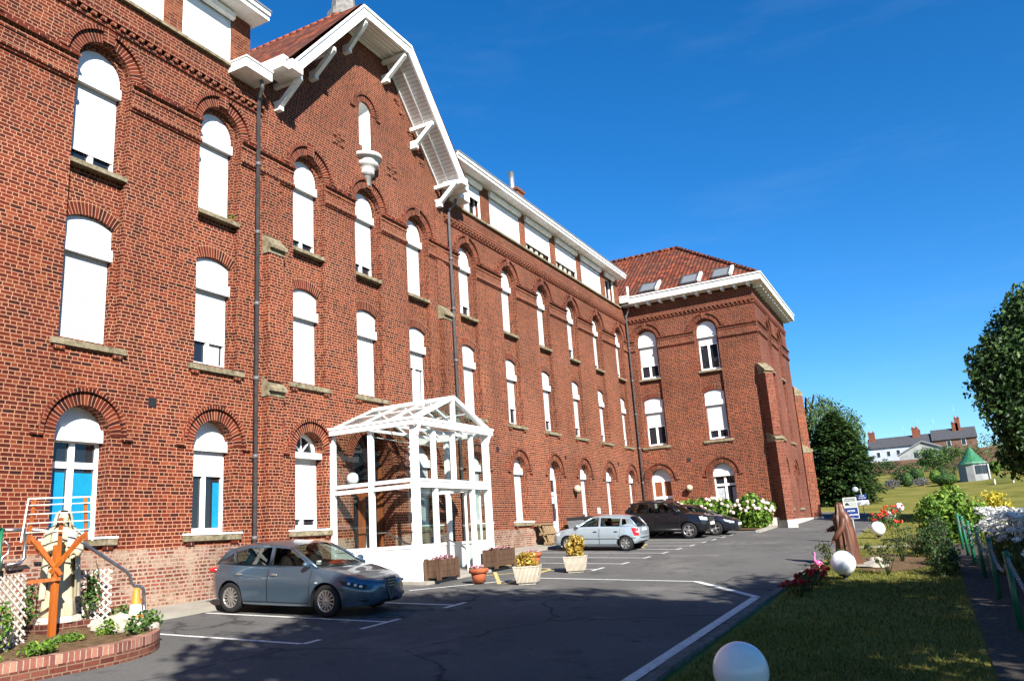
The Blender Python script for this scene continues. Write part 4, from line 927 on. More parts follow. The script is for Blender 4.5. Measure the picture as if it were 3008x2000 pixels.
for i in range(len(EP)-1):
    a = Vector((*EP[i],0)); b = Vector((*EP[i+1],0)); d = (b-a); L = d.length
    def nrm(k):
        q0 = Vector((*EP[max(0,k-1)],0)); q1 = Vector((*EP[min(len(EP)-1,k+1)],0)); t = (q1-q0).normalized(); return Vector((-t.y, t.x, 0))*0.22
    ai = a+nrm(i); bi = b+nrm(i+1)
    za, zb = gz(a.x,a.y), gz(b.x,b.y); H = 0.30
    u0, u1 = s_acc, s_acc+L; s_acc += L
    F = lambda p, z: (p.x, p.y, z)
    be.face([F(a,za-.1),F(b,zb-.1),F(b,zb+H-0.12),F(a,za+H-0.12)], 0, [(u0,-.1),(u1,-.1),(u1,H-.12),(u0,H-.12)])
    be.face([F(a,za+H-0.12),F(b,zb+H-0.12),F(b,zb+H),F(a,za+H)], 1, [(0.02,u0),(0.02,u1),(0.14,u1),(0.14,u0)])
    be.face([F(a,za+H),F(b,zb+H),F(bi,zb+H),F(ai,za+H)], 1, [(0.02,u0),(0.02,u1),(0.26,u1),(0.26,u0)])
    be.face([F(ai,za),F(ai,za+H),F(bi,zb+H),F(bi,zb)])
M['bedtop'] = brick('bed_coping_brick', [(0.0,(0.17,0.06,0.05)), (0.5,(0.27,0.10,0.07)), (1.0,(0.38,0.20,0.14))], (0.42,0.33,0.25), bw=0.30, rh=0.078, squash=1.0, offset=0.0, grime=0.5, top=False)
be.build('flower_bed_edging', [M['bedbrick'], M['bedtop']]); tag(bpy.data.objects['flower_bed_edging'], 'low curved red brick edging wall of the raised bed at the left', 'edging wall')
sl_ = MB()
for i in range(len(EP)-1):
    (x0, y0), (x1, y1) = EP[i], EP[i+1]
    n = 7
    for k in range(n):
        t0, t1 = k/n, (k+1)/n
        def Q(x, y, t):
            bx = x*(1-t)+min(x, 7.0+0.25*max(0,x-7))*t; yy = (y+0.14)*(1-t)+(-0.05)*t
            return (bx, yy, gz(bx, yy)+0.26+0.10*math.sin(min(1,t*1.3)*1.4)+0.02*math.sin(9*bx+5*yy))
        sl_.face([Q(x0,y0,t0), Q(x1,y1,t0), Q(x1,y1,t1), Q(x0,y0,t1)], 0, None, True)
tag(sl_.build('flower_bed_soil', M['soil'], weld=True), kind='structure')
def bedz(x, y): return gz(x, y)+0.30

# ------------------------------------------------------------ foliage helpers
def leaves(mb, c, rad, n, size, m=0, shell=0.55, rng=rnd, flat=0.0, lump=0.35, seed=0, aspect=0.55, keep=None):
    """leaf cards spread through an uneven ellipsoid of clumps"""
    c = Vector(c); rx, ry, rz = rad
    r2 = random.Random(seed*101+int(n))
    cl = []
    for k in range(max(6, int(14*lump*3))):
        t = r2.uniform(0, 2*math.pi); p = math.acos(r2.uniform(-0.75, 1)); rr = r2.uniform(0.55, 0.95)
        cl.append((Vector((math.sin(p)*math.cos(t)*rx*rr, math.sin(p)*math.sin(t)*ry*rr, math.cos(p)*rz*rr)), r2.uniform(0.28, 0.5)))
    made = 0
    while made < n:
        if r2.random() < 0.72:
            o, s = cl[r2.randrange(len(cl))]
            d = Vector((r2.gauss(0,1), r2.gauss(0,1), r2.gauss(0,1))).normalized()*r2.uniform(0.5, 1.0)
            p = o+Vector((d.x*rx*s, d.y*ry*s, d.z*rz*s))
        else:
            d = Vector((r2.gauss(0,1), r2.gauss(0,1), r2.gauss(0,1))).normalized()*(r2.uniform(shell, 0.98)); p = Vector((d.x*rx, d.y*ry, d.z*rz))
        made += 1
        if keep and not keep(c+p): continue
        out = Vector((p.x/rx, p.y/ry, p.z/rz))
        nr = (out.normalized()*0.6+Vector((r2.gauss(0,1), r2.gauss(0,1), r2.gauss(0,1)+flat))*0.6).normalized()
        t = nr.orthogonal().normalized(); t = Matrix.Rotation(r2.uniform(0, 6.28), 3, nr) @ t; b = nr.cross(t)
        L = size*r2.uniform(0.6, 1.3); w = L*aspect; q = c+p; tone = r2.random()
        i = [mb.vert(q-t*L*0.5), mb.vert(q+b*w*0.5+nr*L*0.06), mb.vert(q+t*L*0.5-nr*L*0.05), mb.vert(q-b*w*0.5+nr*L*0.06)]
        mb.fidx(i, m, [(tone, 0.5)]*4)
def blossoms(mb, pts, r, n, size, m=0, seed=0):
    r2 = random.Random(seed)
    for p in pts:
        p = Vector(p)
        for _ in range(n):
            d = Vector((r2.gauss(0,1), r2.gauss(0,1), r2.gauss(0,1)+0.5)).normalized(); q = p+d*r*r2.uniform(0.55, 1)
            t = d.orthogonal().normalized(); t = Matrix.Rotation(r2.uniform(0,6.28),3,d) @ t; b = d.cross(t); L = size*r2.uniform(0.7,1.2); tone = r2.random()
            mb.face([q-t*L*0.5, q-b*L*0.45, q+t*L*0.5, q+b*L*0.45], m, [(tone,0.5)]*4)
def branchy(mb, base, top, r, n, spread, seed=0, m=0):
    r2 = random.Random(seed); base = Vector(base); top = Vector(top)
    mb.tube([base, base+(top-base)*0.35+Vector((r2.uniform(-.05,.05),r2.uniform(-.05,.05),0))*(top-base).length*0.3, top], [r, r*0.72, r*0.22], 8, m)
    for k in range(n):
        t = r2.uniform(0.28, 0.9); p = base+(top-base)*t; a = r2.uniform(0, 6.28)+k*2.4
        d = Vector((math.cos(a), math.sin(a), r2.uniform(0.35, 0.9))).normalized()*spread*(1.1-t*0.5)
        mb.tube([p, p+d*0.5+Vector((0,0,0.05*spread)), p+d], [r*0.5*(1.1-t), r*0.3*(1.1-t), r*0.08], 6, m)
def tree(name, label, base, crown_c, rad, n, size, mat, cat='tree', tr=0.25, branches=9, group=None, seed=1, extra=(), shell=0.55, lump=0.35, flat=0.0, aspect=0.55):
    t = thing(name, label, cat, base, group)
    b = MB(); branchy(b, base, Vector(crown_c)+Vector((0,0,rad[2]*0.6)), tr, branches, max(rad[0], rad[1])*0.75, seed); b.build('trunk', M['bark'], t)
    c = MB(); leaves(c, crown_c, rad, n, size, 0, shell, seed=seed, lump=lump, flat=flat, aspect=aspect)
    for (cc, rr, nn) in extra: leaves(c, cc, rr, nn, size, 0, shell, seed=seed+3, lump=lump, flat=flat, aspect=aspect)
    c.build('crown', M[mat], t)
    return t
def shrub(name, label, x, y, rad, n, size, mat, cat='shrub', group=None, seed=1, z=None, lump=0.3, stem=True, low=0.5, flat=0.0, aspect=0.6, shell=0.5):
    z = gz(x, y) if z is None else z
    t = thing(name, label, cat, (x, y, z), group)
    if stem:
        b = MB(); r2 = random.Random(seed)
        for k in range(6):
            a = r2.uniform(0, 6.28); b.tube([(x,y,z), (x+math.cos(a)*rad[0]*0.3, y+math.sin(a)*rad[1]*0.3, z+rad[2]*0.7), (x+math.cos(a)*rad[0]*0.6, y+math.sin(a)*rad[1]*0.6, z+rad[2]*1.4)], [0.02+rad[2]*0.02, 0.015, 0.006], 5)
        b.build('stem', M['bark'], t)
    c = MB(); leaves(c, (x, y, z+rad[2]*(0.55+low*0.45)), rad, n, size, 0, shell, seed=seed, lump=lump, flat=flat, aspect=aspect, keep=lambda p: p.z > z-0.02)
    c.build('foliage', M[mat], t)
    return t
# ------------------------------------------------------------ glazed entrance porch
PX0, PX1, PY = 17.14, 21.02, -2.78
PB = 0.98
po = thing('glazed_porch', 'white framed glass porch with a pitched glass roof in front of the brick gable entrance', 'porch', (19.08, -1.4, PB))
f = MB()
def post(x0, y0, x1, y1, z0=PB, z1=4.90): f.box(x0, y0, z0, x1, y1, z1)
post(PX0, PY, PX0+0.16, PY+0.16); post(PX1-0.16, PY, PX1, PY+0.16)
post(PX0, -0.12, PX0+0.13, -0.001); post(PX1-0.13, -0.12, PX1, -0.001)
post(PX0+0.005, -1.40, PX0+0.125, -1.27); post(PX1-0.125, -1.40, PX1-0.005, -1.27)
for x in (18.09, 19.08, 20.07): f.box(x-0.05, PY+0.01, 3.56, x+0.05, PY+0.13, 4.90)
f.box(PX0+0.161, PY-0.01, 3.34, PX1-0.161, PY+0.15, 3.56); f.box(PX0+0.161, PY-0.035, 3.50, PX1-0.161, PY-0.011, 3.555)
for x in (PX0, PX1-0.13):
    for y0, y1 in ((PY+0.161,-1.401), (-1.269,-0.121)):
        f.box(x+0.01, y0, 3.33, x+0.12, y1, 3.43); f.box(x+0.01, y0, 3.49, x+0.12, y1, 3.58); f.box(x+0.01, y0, 1.84, x+0.12, y1, 1.92)
for x0, x1 in ((PX0+0.161, 18.06), (20.10, PX1-0.161)): f.box(x0, PY+0.02, 1.84, x1, PY+0.12, 1.92)
f.box(18.06, PY+0.02, PB, 18.17, PY+0.14, 3.339); f.box(19.99, PY+0.02, PB, 20.10, PY+0.14, 3.339)
f.build('frame', M['pvc'], po)
g = MB()
for x in (PX0-0.11, PX1-0.02): g.box(x, PY-0.11, 4.92, x+0.13, -0.001, 5.06); g.box(x-(0.02 if x < 18 else 0), PY-0.13, 5.061, x+0.13+(0.02 if x > 18 else 0), -0.001, 5.13)
g.box(PX0+0.021, PY-0.11, 4.92, PX1-0.021, PY+0.02, 5.06); g.box(PX0+0.021, PY-0.13, 5.061, PX1-0.021, PY+0.02, 5.13)
for x in (PX0+0.02, PX1-0.14): g.prism([(x,PY-0.02,4.919),(x,PY-0.11,4.919),(x,PY-0.02,4.66)], (0.12,0,0))
g.build('gutter', M['white'], po)
ZRD = 5.86; xm = (PX0+PX1)/2
def roofz(x): return 5.12+(ZRD-5.12)*(1-abs(x-xm)/(xm-PX0))
ra = MB()
for y in (PY+0.02, -1.9, -1.0, -0.06):
    for s in (PX0, PX1):
        ra.bar((s,y,5.10), (xm,y,ZRD), 0.055 if y > PY+0.1 else 0.10, 0.09 if y > PY+0.1 else 0.16, (0,1,0))
ra.bar((xm,PY,ZRD-0.01), (xm,-0.01,ZRD-0.01), 0.10, 0.10); ra.box(xm-0.06,PY-0.03,5.131,xm+0.06,PY+0.06,ZRD-0.06)
for s in (-1, 1):
    a = xm+s*(xm-PX0)*0.5; ra.bar((a,PY+0.1,roofz(a)+0.01), (a,-0.01,roofz(a)+0.01), 0.03, 0.03)
for y in (-1.9, -1.0): ra.bar((PX0+0.06,y,5.02), (PX1-0.06,y,5.02), 0.05, 0.08)
for y in (-1.9,-1.0):
    ra.bar((PX0+0.3,y,5.03), (xm,y,5.55), 0.045, 0.06, (0,1,0)); ra.bar((PX1-0.3,y,5.03), (xm,y,5.55), 0.045, 0.06, (0,1,0))
ra.build('roof_frame', M['pvc'], po)
def pane(name, pts): m = MB(); m.face(pts); return m.build(name, M['roofglass' if name == 'roof_pane' else 'glass'], po)
for s in (PX0, PX1):
    pane('roof_pane', [(s,PY,5.135),(s,0,5.135),(xm,0,ZRD+0.03),(xm,PY,ZRD+0.03)])
for x in (PX0+0.06, PX1-0.06):
    for y0, y1 in ((PY+0.15,-1.39), (-1.28,-0.11)):
        pane('side_pane', [(x,y0,3.57),(x,y1,3.57),(x,y1,4.91),(x,y0,4.91)]); pane('side_pane', [(x,y0,1.91),(x,y1,1.91),(x,y1,3.34),(x,y0,3.34)])
for x0, x1 in ((PX0+0.15,18.05), (18.13,19.04), (19.12,20.03), (20.11,PX1-0.15)): pane('front_pane', [(x0,PY+0.07,3.55),(x1,PY+0.07,3.55),(x1,PY+0.07,4.91),(x0,PY+0.07,4.91)])
for x0, x1 in ((PX0+0.15,18.07), (20.09,PX1-0.15)): pane('front_pane', [(x0,PY+0.07,1.91),(x1,PY+0.07,1.91),(x1,PY+0.07,3.35),(x0,PY+0.07,3.35)])
pane('gable_pane', [(PX0+0.15,PY+0.03,5.13),(xm-0.05,PY+0.03,5.13),(xm-0.05,PY+0.03,ZRD-0.08)]); pane('gable_pane', [(PX1-0.15,PY+0.03,5.13),(xm+0.05,PY+0.03,ZRD-0.08),(xm+0.05,PY+0.03,5.13)])
def solid(*q): pn = MB(); pn.box(*q); pn.build('solid_panel', M['pvc'], po)
for x in (PX0+0.03, PX1-0.09):
    for y0, y1 in ((PY+0.161,-1.402), (-1.268,-0.122)): solid(x, y0, PB, x+0.06, y1, 1.838)
for x0, x1 in ((PX0+0.162,18.058), (20.102,PX1-0.162)): solid(x0, PY+0.04, PB, x1, PY+0.10, 1.838)
# sliding doors standing open, leaf behind each side light
for x0, x1 in ((17.45,18.30), (19.85,20.70)):
    d = MB()
    for a, b in ((x0,x0+0.05), (x1-0.05,x1)): d.box(a, PY+0.19, PB+0.04, b, PY+0.24, 3.28)
    d.box(x0+0.05, PY+0.19, PB+0.04, x1-0.05, PY+0.24, PB+0.14); d.box(x0+0.05, PY+0.19, 3.2, x1-0.05, PY+0.24, 3.28); o = d.build('sliding_door', M['pvc'], po)
    m = MB(); m.face([(x0+0.04,PY+0.215,PB+0.1),(x1-0.04,PY+0.215,PB+0.1),(x1-0.04,PY+0.215,3.22),(x0+0.04,PY+0.215,3.22)]); m.build('door_pane', M['glass'], o)
hb = MB(); hb.box(17.4,PY+0.16,3.285,20.8,PY+0.30,3.44); hb.build('door_track', M['pvc'], po)
fl = MB(); fl.box(PX0+0.02,PY+0.02,PB-0.25,PX1-0.02,-0.001,PB); fl.build('floor', M['paving'], po)
for x in (18.0, 20.15):
    rl = MB(); rl.tube([(x,-0.12,2.28),(x,-1.2,2.28),(x,-1.5,2.12),(x,-2.3,1.75),(x,-2.4,1.6),(x,-2.4,PB)], 0.024, 8)
    rl.tube([(x,-0.5,2.28),(x,-0.5,PB)], 0.02, 8)
    rl.build('handrail', M['steel'], po)
lm = MB(); lm.tube([(PX0+0.13,-1.3,4.78),(PX1-0.13,-1.3,4.70)], 0.008, 5); lm.tube([(19.08,-1.3,4.74),(19.08,-1.3,4.68)], 0.01, 5); lm.ball((19.08,-1.3,4.60), 0.075, 14, 10); lm.build('hanging_lamp', M['globe'], po)
# ------------------------------------------------------------ cars (local: x forward, y left, z up, origin on the ground mid wheelbase)
def cr(p0, p1, p2, p3, t):
    return 0.5*((2*p1)+(-p0+p2)*t+(2*p0-5*p1+4*p2-p3)*t*t+(-p0+3*p1-3*p2+p3)*t**3)
def lerp_tab(tab, x, k):                # smooth lookup in a table sorted by decreasing x
    n = len(tab)
    if x >= tab[0][0]: return tab[0][k]
    if x <= tab[-1][0]: return tab[-1][k]
    for i in range(n-1):
        if tab[i][0] >= x >= tab[i+1][0]:
            a, b = tab[i][0], tab[i+1][0]; t = (a-x)/(a-b)
            t2 = t*t*(3-2*t)*0.35+t*0.65
            return tab[i][k]+(tab[i+1][k]-tab[i][k])*t2
def car(P):
    T = P['tab']                         # rows: x, z bottom, half width at mid, z mid, half width at belt, z belt, z centre top
    nose, tail = T[0][0], T[-1][0]; wr = P['wr']; ax = P['ax']; tum = P['tum']; paint = M[P['paint']]
    f = lambda x, k: lerp_tab(T, x, k)
    xw0, zw0, xw1, zw1 = P['ws']; xr1, zr1, xr0, zr0 = P['rs']     # windscreen base/top, rear window top/base
    root = thing(P['name'], P['label'], 'car')
    mb = MB()
    NX = 64; xs = []
    for i in range(NX+1):
        t = i/NX; t = 0.5-0.5*math.cos(math.pi*t)*0.35-0.325*(1-2*t); xs.append(nose+(tail-nose)*t)
    def section(x):
        zb, wm, zm, wb, zt, zc = (f(x, k) for k in range(1, 7))
        h = [(0.0,zb),(wm*0.80,zb),(wm*0.93,zb+0.02),(wm*0.975,zb+0.09),(wm*0.99,zb+(zm-zb)*0.55),(wm,zm),(wm*0.995,zm+(zt-zm)*0.25),(wm+(wb-wm)*0.55,zm+(zt-zm)*0.68),(wb+0.012,zt-0.035),(wb,zt-0.006),(wb-0.03,zt+(zc-zt)*0.22+0.006),(wb*0.82,zt+(zc-zt)*0.55+0.008),(wb*0.5,zt+(zc-zt)*0.88+0.004),(0.0,zc)]
        return h
    rings = []
    for x in xs:
        h = section(x); pts = [(x, -y, z) for y, z in h[1:-1]][::-1]
        ring = [mb.vert((x, y, z)) for y, z in h]+[mb.vert(p) for p in pts]
        rings.append(ring)
    K = len(rings[0]); NH = len(section(0))
    for i in range(NX):
        xm = (xs[i]+xs[i+1])/2
        for j in range(K):
            j2 = (j+1) % K
            top = 9 <= j <= 2*NH-3-9+0 or False
            inside = (xr0+0.10 < xm < xw0-0.10) and (10 <= j < K-9-1+0) and j not in (9,)
            jj = j if j < NH else K-j
            zz = (mb.v[rings[i][j]].z+mb.v[rings[i][j2]].z)/2
            mb.fidx((rings[i][j], rings[i][j2], rings[i+1][j2], rings[i+1][j]), 1 if (inside and zz > f(xm,5)-0.02) else (2 if (j == 0 or j == K-1) else 0), None, True)
    mb.fidx(rings[0][::-1], 0, None, True); mb.fidx(rings[-1], 0, None, True)
    body = mb.build('body', [paint, M['seat'], M['trim']], root)
    # wheel arches cut out of the body
    cut = MB()
    for s in (-1, 1):
        for a in ax: cut.cyl((a, s*0.45, wr-0.01), (a, s*1.2, wr-0.01), wr+P.get('archgap', 0.055), n=32, m=0, s=True)
    co = cut.build('cutter', M['trim'])
    bm = bmesh.new(); bm.from_mesh(body.data); bmesh.ops.recalc_face_normals(bm, faces=bm.faces); bm.to_mesh(body.data); bm.free()
    bm = bmesh.new(); bm.from_mesh(co.data); bmesh.ops.recalc_face_normals(bm, faces=bm.faces); bm.to_mesh(co.data); bm.free()
    md = body.modifiers.new('arch', 'BOOLEAN'); md.operation = 'DIFFERENCE'; md.object = co; md.solver = 'EXACT'
    try: md.material_mode = 'TRANSFER'
    except Exception: pass
    bpy.context.view_layer.update()
    dg = bpy.context.evaluated_depsgraph_get()
    nm = bpy.data.meshes.new_from_object(body.evaluated_get(dg)); body.modifiers.clear(); body.data = nm; nm.name = 'body'
    bpy.data.objects.remove(co)
    nm.set_sharp_from_angle(angle=R(38))
    ysec = {}
    def yl(x, z):                        # half width of the lower body at height z
        h = section(x)[3:10]
        for (ya, za), (yb, zb) in zip(h, h[1:]):
            if za <= z <= zb: return ya+(yb-ya)*(z-za)/max(1e-6, zb-za)
        return h[-1][0] if z > h[-1][1] else h[0][0]
    def yg(x, z): return f(max(min(x, xw0), xr0), 4)-0.012-max(0.0, z-f(x, 5))*tum
    # greenhouse sides with window openings
    roofl = P['roof']                    # list of (x, z) along the roof edge from windscreen top to rear top
    outline = [(xw0+0.02, f(xw0,5)-0.03)]+[(xw0, zw0-0.02)]+[(xw1, zw1-0.05)]+[(x, z-0.05) for x, z in roofl]+[(xr1, zr1-0.05), (xr0, zr0), (xr0+0.01, f(xr0,5)-0.03)]
    outline += [(x, f(x,5)-0.03) for x in [xr0+(xw0-xr0)*k/14 for k in range(1, 14)]]
    gs = MB()
    for s in (-1, 1):
        polys = [[Vector((x, z, 0)) for x, z in p] for p in [outline]+P['windows']]; flat = [p for q in polys for p in q]
        for t in tessellate_polygon(polys):
            pts = [Vector((flat[i].x, s*yg(flat[i].x, flat[i].y), flat[i].y)) for i in t]
            if (pts[1]-pts[0]).cross(pts[2]-pts[1]).y*s < 0: pts.reverse()
            gs.face(pts, 0, None, True)
        for w in P['windows']:           # inner return of each opening
            n = len(w)
            for i in range(n):
                a, b = w[i], w[(i+1) % n]; pa = Vector((a[0], s*yg(*a), a[1])); pb = Vector((b[0], s*yg(*b), b[1])); off = Vector((0,-s*0.03,0)); gs.face([pa,pb,pb+off,pa+off], 1)
    rx = [(xw1, zw1)]+list(roofl)+[(xr1, zr1)]
    NR = 10; grid_ = []
    for (x, z) in rx:
        row = []
        for k in range(NR+1):
            u = -1+2*k/NR; ye = yg(x, z-0.05)+0.004; row.append(gs.vert((x+(0.07*(1-u*u) if (x, z) == rx[0] else (-0.03*(1-u*u) if (x, z) == rx[-1] else 0)), u*ye, z-0.05+0.05*(1-abs(u)**3.2)+0.012*(1-u*u))))
        grid_.append(row)
    for i in range(len(rx)-1):
        for k in range(NR): gs.fidx((grid_[i][k], grid_[i+1][k], grid_[i+1][k+1], grid_[i][k+1]), 0, None, True)
    rp = gs.build('roof', [paint, M['trim']], root, weld=True)
    def screen(x0, z0, x1, z1, bulge0, bulge1, name, inset=0.0):
        g = MB(); rows = []
        for a in range(6):
            v = a/5; row = []
            for k in range(NR+1):
                u = -1+2*k/NR; x = x0+(x1-x0)*v; z = z0+(z1-z0)*v; ye = (yg(x0, z0-0.02)*(1-v)+yg(x1, z1-0.05)*v)-inset
                bl = bulge0*(1-v)+bulge1*v; row.append(g.vert((x+bl*(1-u*u), u*ye, z-0.05*v+(0.05*(1-abs(u)**3.2)+0.012*(1-u*u))*v-0.02*(1-v))))
            rows.append(row)
        for a in range(5):
            for k in range(NR): g.fidx((rows[a][k], rows[a][k+1], rows[a+1][k+1], rows[a+1][k]), 0, None, True)
        return g.build(name, M['carglass'], root)
    screen(xw0, zw0, xw1, zw1, 0.17, 0.07, 'windscreen'); screen(xr0, zr0, xr1, zr1, -0.10, -0.03, 'rear_window')
    for s in (-1, 1):                    # pillars beside the screens
        for (x0,z0,x1,z1) in ((xw0,zw0-0.02,xw1,zw1-0.05),(xr0,zr0-0.02,xr1,zr1-0.05)):
            pl_ = MB(); a = Vector((x0, s*(yg(x0,z0)-0.012), z0)); b = Vector((x1, s*(yg(x1,z1)-0.012), z1)); pl_.tube([a, (a+b)/2+Vector((0,0,0.008)), b], 0.032, 8); pl_.build('pillar', paint, root)
    for s in (-1, 1):
        for w in P['windows']:
            g = MB(); pts = [Vector((x, s*(yg(x, z)-0.012), z)) for x, z in w]
            for t in tessellate_polygon([[Vector((x, z, 0)) for x, z in w]]): g.face([pts[i] for i in t], 0)
            g.build('side_window', M['carglass'], root)
    # doors: skins standing a few millimetres proud over a dark shut line
    for s in (-1, 1):
        for (fl, rr) in P['doors']:      # front edge and rear edge as lists of (x, z) from sill to belt
            def ed(e, z):
                for (xa, za), (xb, zb) in zip(e, e[1:]):
                    if za <= z <= zb: return xa+(xb-xa)*(z-za)/max(1e-6, zb-za)
                return e[-1][0] if z > e[-1][1] else e[0][0]
            for nm_, grow, off, mt in (('door_gap', 0.012, 0.003, M['trim']), ('door', 0.0, 0.007, paint)):
                d = MB(); rows = []; z0 = fl[0][1]-grow
                for a in range(11):
                    row = []
                    for k in range(9):
                        z = z0+(fl[-1][1]-0.035-z0)*a/10; xa = ed(fl, z)+grow; xb = ed(rr, z)-grow; x = xa+(xb-xa)*k/8
                        zz = min(z, f(x,5)-0.04); row.append(d.vert((x, s*(yl(x, zz)+off), zz)))
                    rows.append(row)
                for a in range(10):
                    for k in range(8): d.fidx((rows[a][k], rows[a][k+1], rows[a+1][k+1], rows[a+1][k]) if s < 0 else (rows[a][k], rows[a+1][k], rows[a+1][k+1], rows[a][k+1]), 0, None, True)
                o = d.build(nm_, mt, root if nm_ == 'door' else body)
            xh = ed(rr, fl[-1][1]-0.15)+0.16; zh = P.get('zh', fl[-1][1]-0.16)
            h = MB(); h.ball((xh, s*(yl(xh, zh)+0.022), zh), 0.5, 12, 8, sc=(0.19, 0.040, 0.045)); h.build('door_handle', M[P.get('handle', 'trim')], o)
    # wheels
    for s in (-1, 1):
        for a in ax:
            yo = s*(f(a, 2)-0.03)
            t = MB(); w = 0.20
            prof = [(wr*0.66,-w/2+0.01),(wr*0.80,-w/2-0.005),(wr*0.95,-w/2+0.01),(wr,-w/2+0.04),(wr,w/2-0.04),(wr*0.95,w/2-0.01),(wr*0.80,w/2+0.005),(wr*0.66,w/2-0.01)]
            t.lathe(prof, (a, yo-s*w/2, wr), 32, axis='y'); o = t.build('wheel', M['rubber'], root)
            r_ = MB(); yf = yo-s*0.012
            r_.lathe([(wr*0.655,-0.10*s),(wr*0.69,-0.012*s),(wr*0.66,0.004*s),(wr*0.60,-0.01*s),(wr*0.585,-0.07*s)], (a, yf, wr), 32, axis='y')
            n = P['spokes']; sw = P.get('spokew', 0.045)
            for k in range(n):
                an = 2*math.pi*k/n+0.2
                d = Vector((math.cos(an), 0, math.sin(an))); c = Vector((a, yf-s*0.02, wr))
                r_.bar(c+d*wr*0.10, c+d*wr*0.62, sw, 0.03, (0,1,0))
            r_.lathe([(0.0,0.0),(wr*0.13,0.0),(wr*0.17,-0.02*s)], (a, yf-s*0.002, wr), 16, axis='y')
            r_.build('rim', M['alloy'], o)
            k_ = MB(); k_.lathe([(0.0,0),(wr*0.62,0)], (a, yf-s*0.075, wr), 24, axis='y'); k_.build('brake', M['trim'], o)
    # mirrors
    for s in (-1, 1):
        xm = xw0-0.20; z = f(xm,5)+0.09; y = s*(yg(xm, z)+0.10)
        m = MB(); m.ball((xm, y, z), 0.5, 14, 10, sc=(0.13, 0.21, 0.14)); m.bar((xm, y-s*0.14, z-0.05), (xm, y-s*0.04, z-0.02), 0.06, 0.04); m.build('mirror', M[P.get('mirror', P['paint'])], root)
    # seats and dashboard
    st = MB()
    for s in (-0.36, 0.36):
        for x in P['seats']:
            z = f(x,5); st.tube([(x-0.05,s,z-0.25),(x-0.10,s,z+0.10),(x-0.15,s,z+0.20)], [0.20,0.20,0.13], 8); st.ball((x-0.17,s,z+0.30), 0.12, 10, 8, sc=(0.6,1,0.8))
    st.box(xw0-0.42,-0.62,f(xw0,5)-0.1,xw0-0.08,0.62,f(xw0,5)+0.02)
    st.build('seat', M['seat'], root)
    P['extra'](root, f, yl, yg, body)
    wp = MB()
    for s in (0.45, -0.15): wp.bar((xw0+0.06, s, zw0+0.01), (xw0-0.02, s-0.5, zw0+0.07), 0.02, 0.015)
    wp.build('wiper', M['trim'], root)
    return root
def place_car(o, x, y, ang, lift=0.035, k=1.0):
    d = Vector((math.cos(ang), math.sin(ang), 0)); g = 0.2
    gx = Vector((1,0,0.02893)); gy = Vector((0,1,0.05)); n = gx.cross(gy).normalized()
    fx = (d-n*d.dot(n)).normalized(); fy = n.cross(fx)
    m = Matrix((fx, fy, n)).transposed().to_4x4(); m = m @ Matrix.Diagonal((0.97*k, 0.97*k, 0.95*k, 1)); m.translation = (x, y, gz(x, y)+lift); o.matrix_world = m
def lampball(name, c, sc, mat, root, rot=None):
    b = MB(); b.ball((0,0,0), 0.5, 16, 10, sc=sc)
    if rot: 
        mm = Matrix.Rotation(rot[0], 3, 'Z') @ Matrix.Rotation(rot[1], 3, 'Y')
        b.v = [mm @ v for v in b.v]
    b.v = [v+Vector(c) for v in b.v]; return b.build(name, M[mat], root)
def text_mesh(s, size, mat, fr_o, ux, uy, parent, name='lettering', depth=0.002, align='CENTER', font_w=1.0):
    cu = bpy.data.curves.new('t', 'FONT'); cu.body = s; cu.size = size; cu.align_x = align; cu.align_y = 'CENTER'; cu.extrude = depth; cu.offset = 0.0035*size/0.1*0.5
    to = bpy.data.objects.new('t', cu); COL.objects.link(to); bpy.context.view_layer.update()
    me = bpy.data.meshes.new_from_object(to.evaluated_get(bpy.context.evaluated_depsgraph_get())); bpy.data.objects.remove(to); bpy.data.curves.remove(cu)
    ux = Vector(ux).normalized(); uy = Vector(uy).normalized(); n = ux.cross(uy)
    mm = Matrix((ux*font_w, uy, n)).transposed().to_4x4(); mm.translation = Vector(fr_o); me.transform(mm); me.name = name
    me.materials.clear(); me.materials.append(M[mat]); o = bpy.data.objects.new(name, me); COL.objects.link(o)
    if parent is not None: o.parent = parent
    return o
def skin(name, q, s, yl, off, mat, root, n=8, m=5):       # patch lying on the body side, corners given as (x, z)
    mb = MB(); rows = []
    for a in range(m+1):
        v = a/m; row = []
        for k in range(n+1):
            u = k/n; p = [(q[0][i]*(1-u)+q[1][i]*u)*(1-v)+(q[3][i]*(1-u)+q[2][i]*u)*v for i in (0, 1)]
            rr = min(u, 1-u)*min(v, 1-v)*4; row.append(mb.vert((p[0]+(off*0.7 if p[0] > 0 else -off*0.7), s*(yl(p[0], p[1])+off*(0.35+0.65*min(1, rr*3))), p[1])))
        rows.append(row)
    for a in range(m):
        for k in range(n): mb.fidx((rows[a][k], rows[a][k+1], rows[a+1][k+1], rows[a+1][k]), 0, None, True)
    return mb.build(name, M[mat], root)
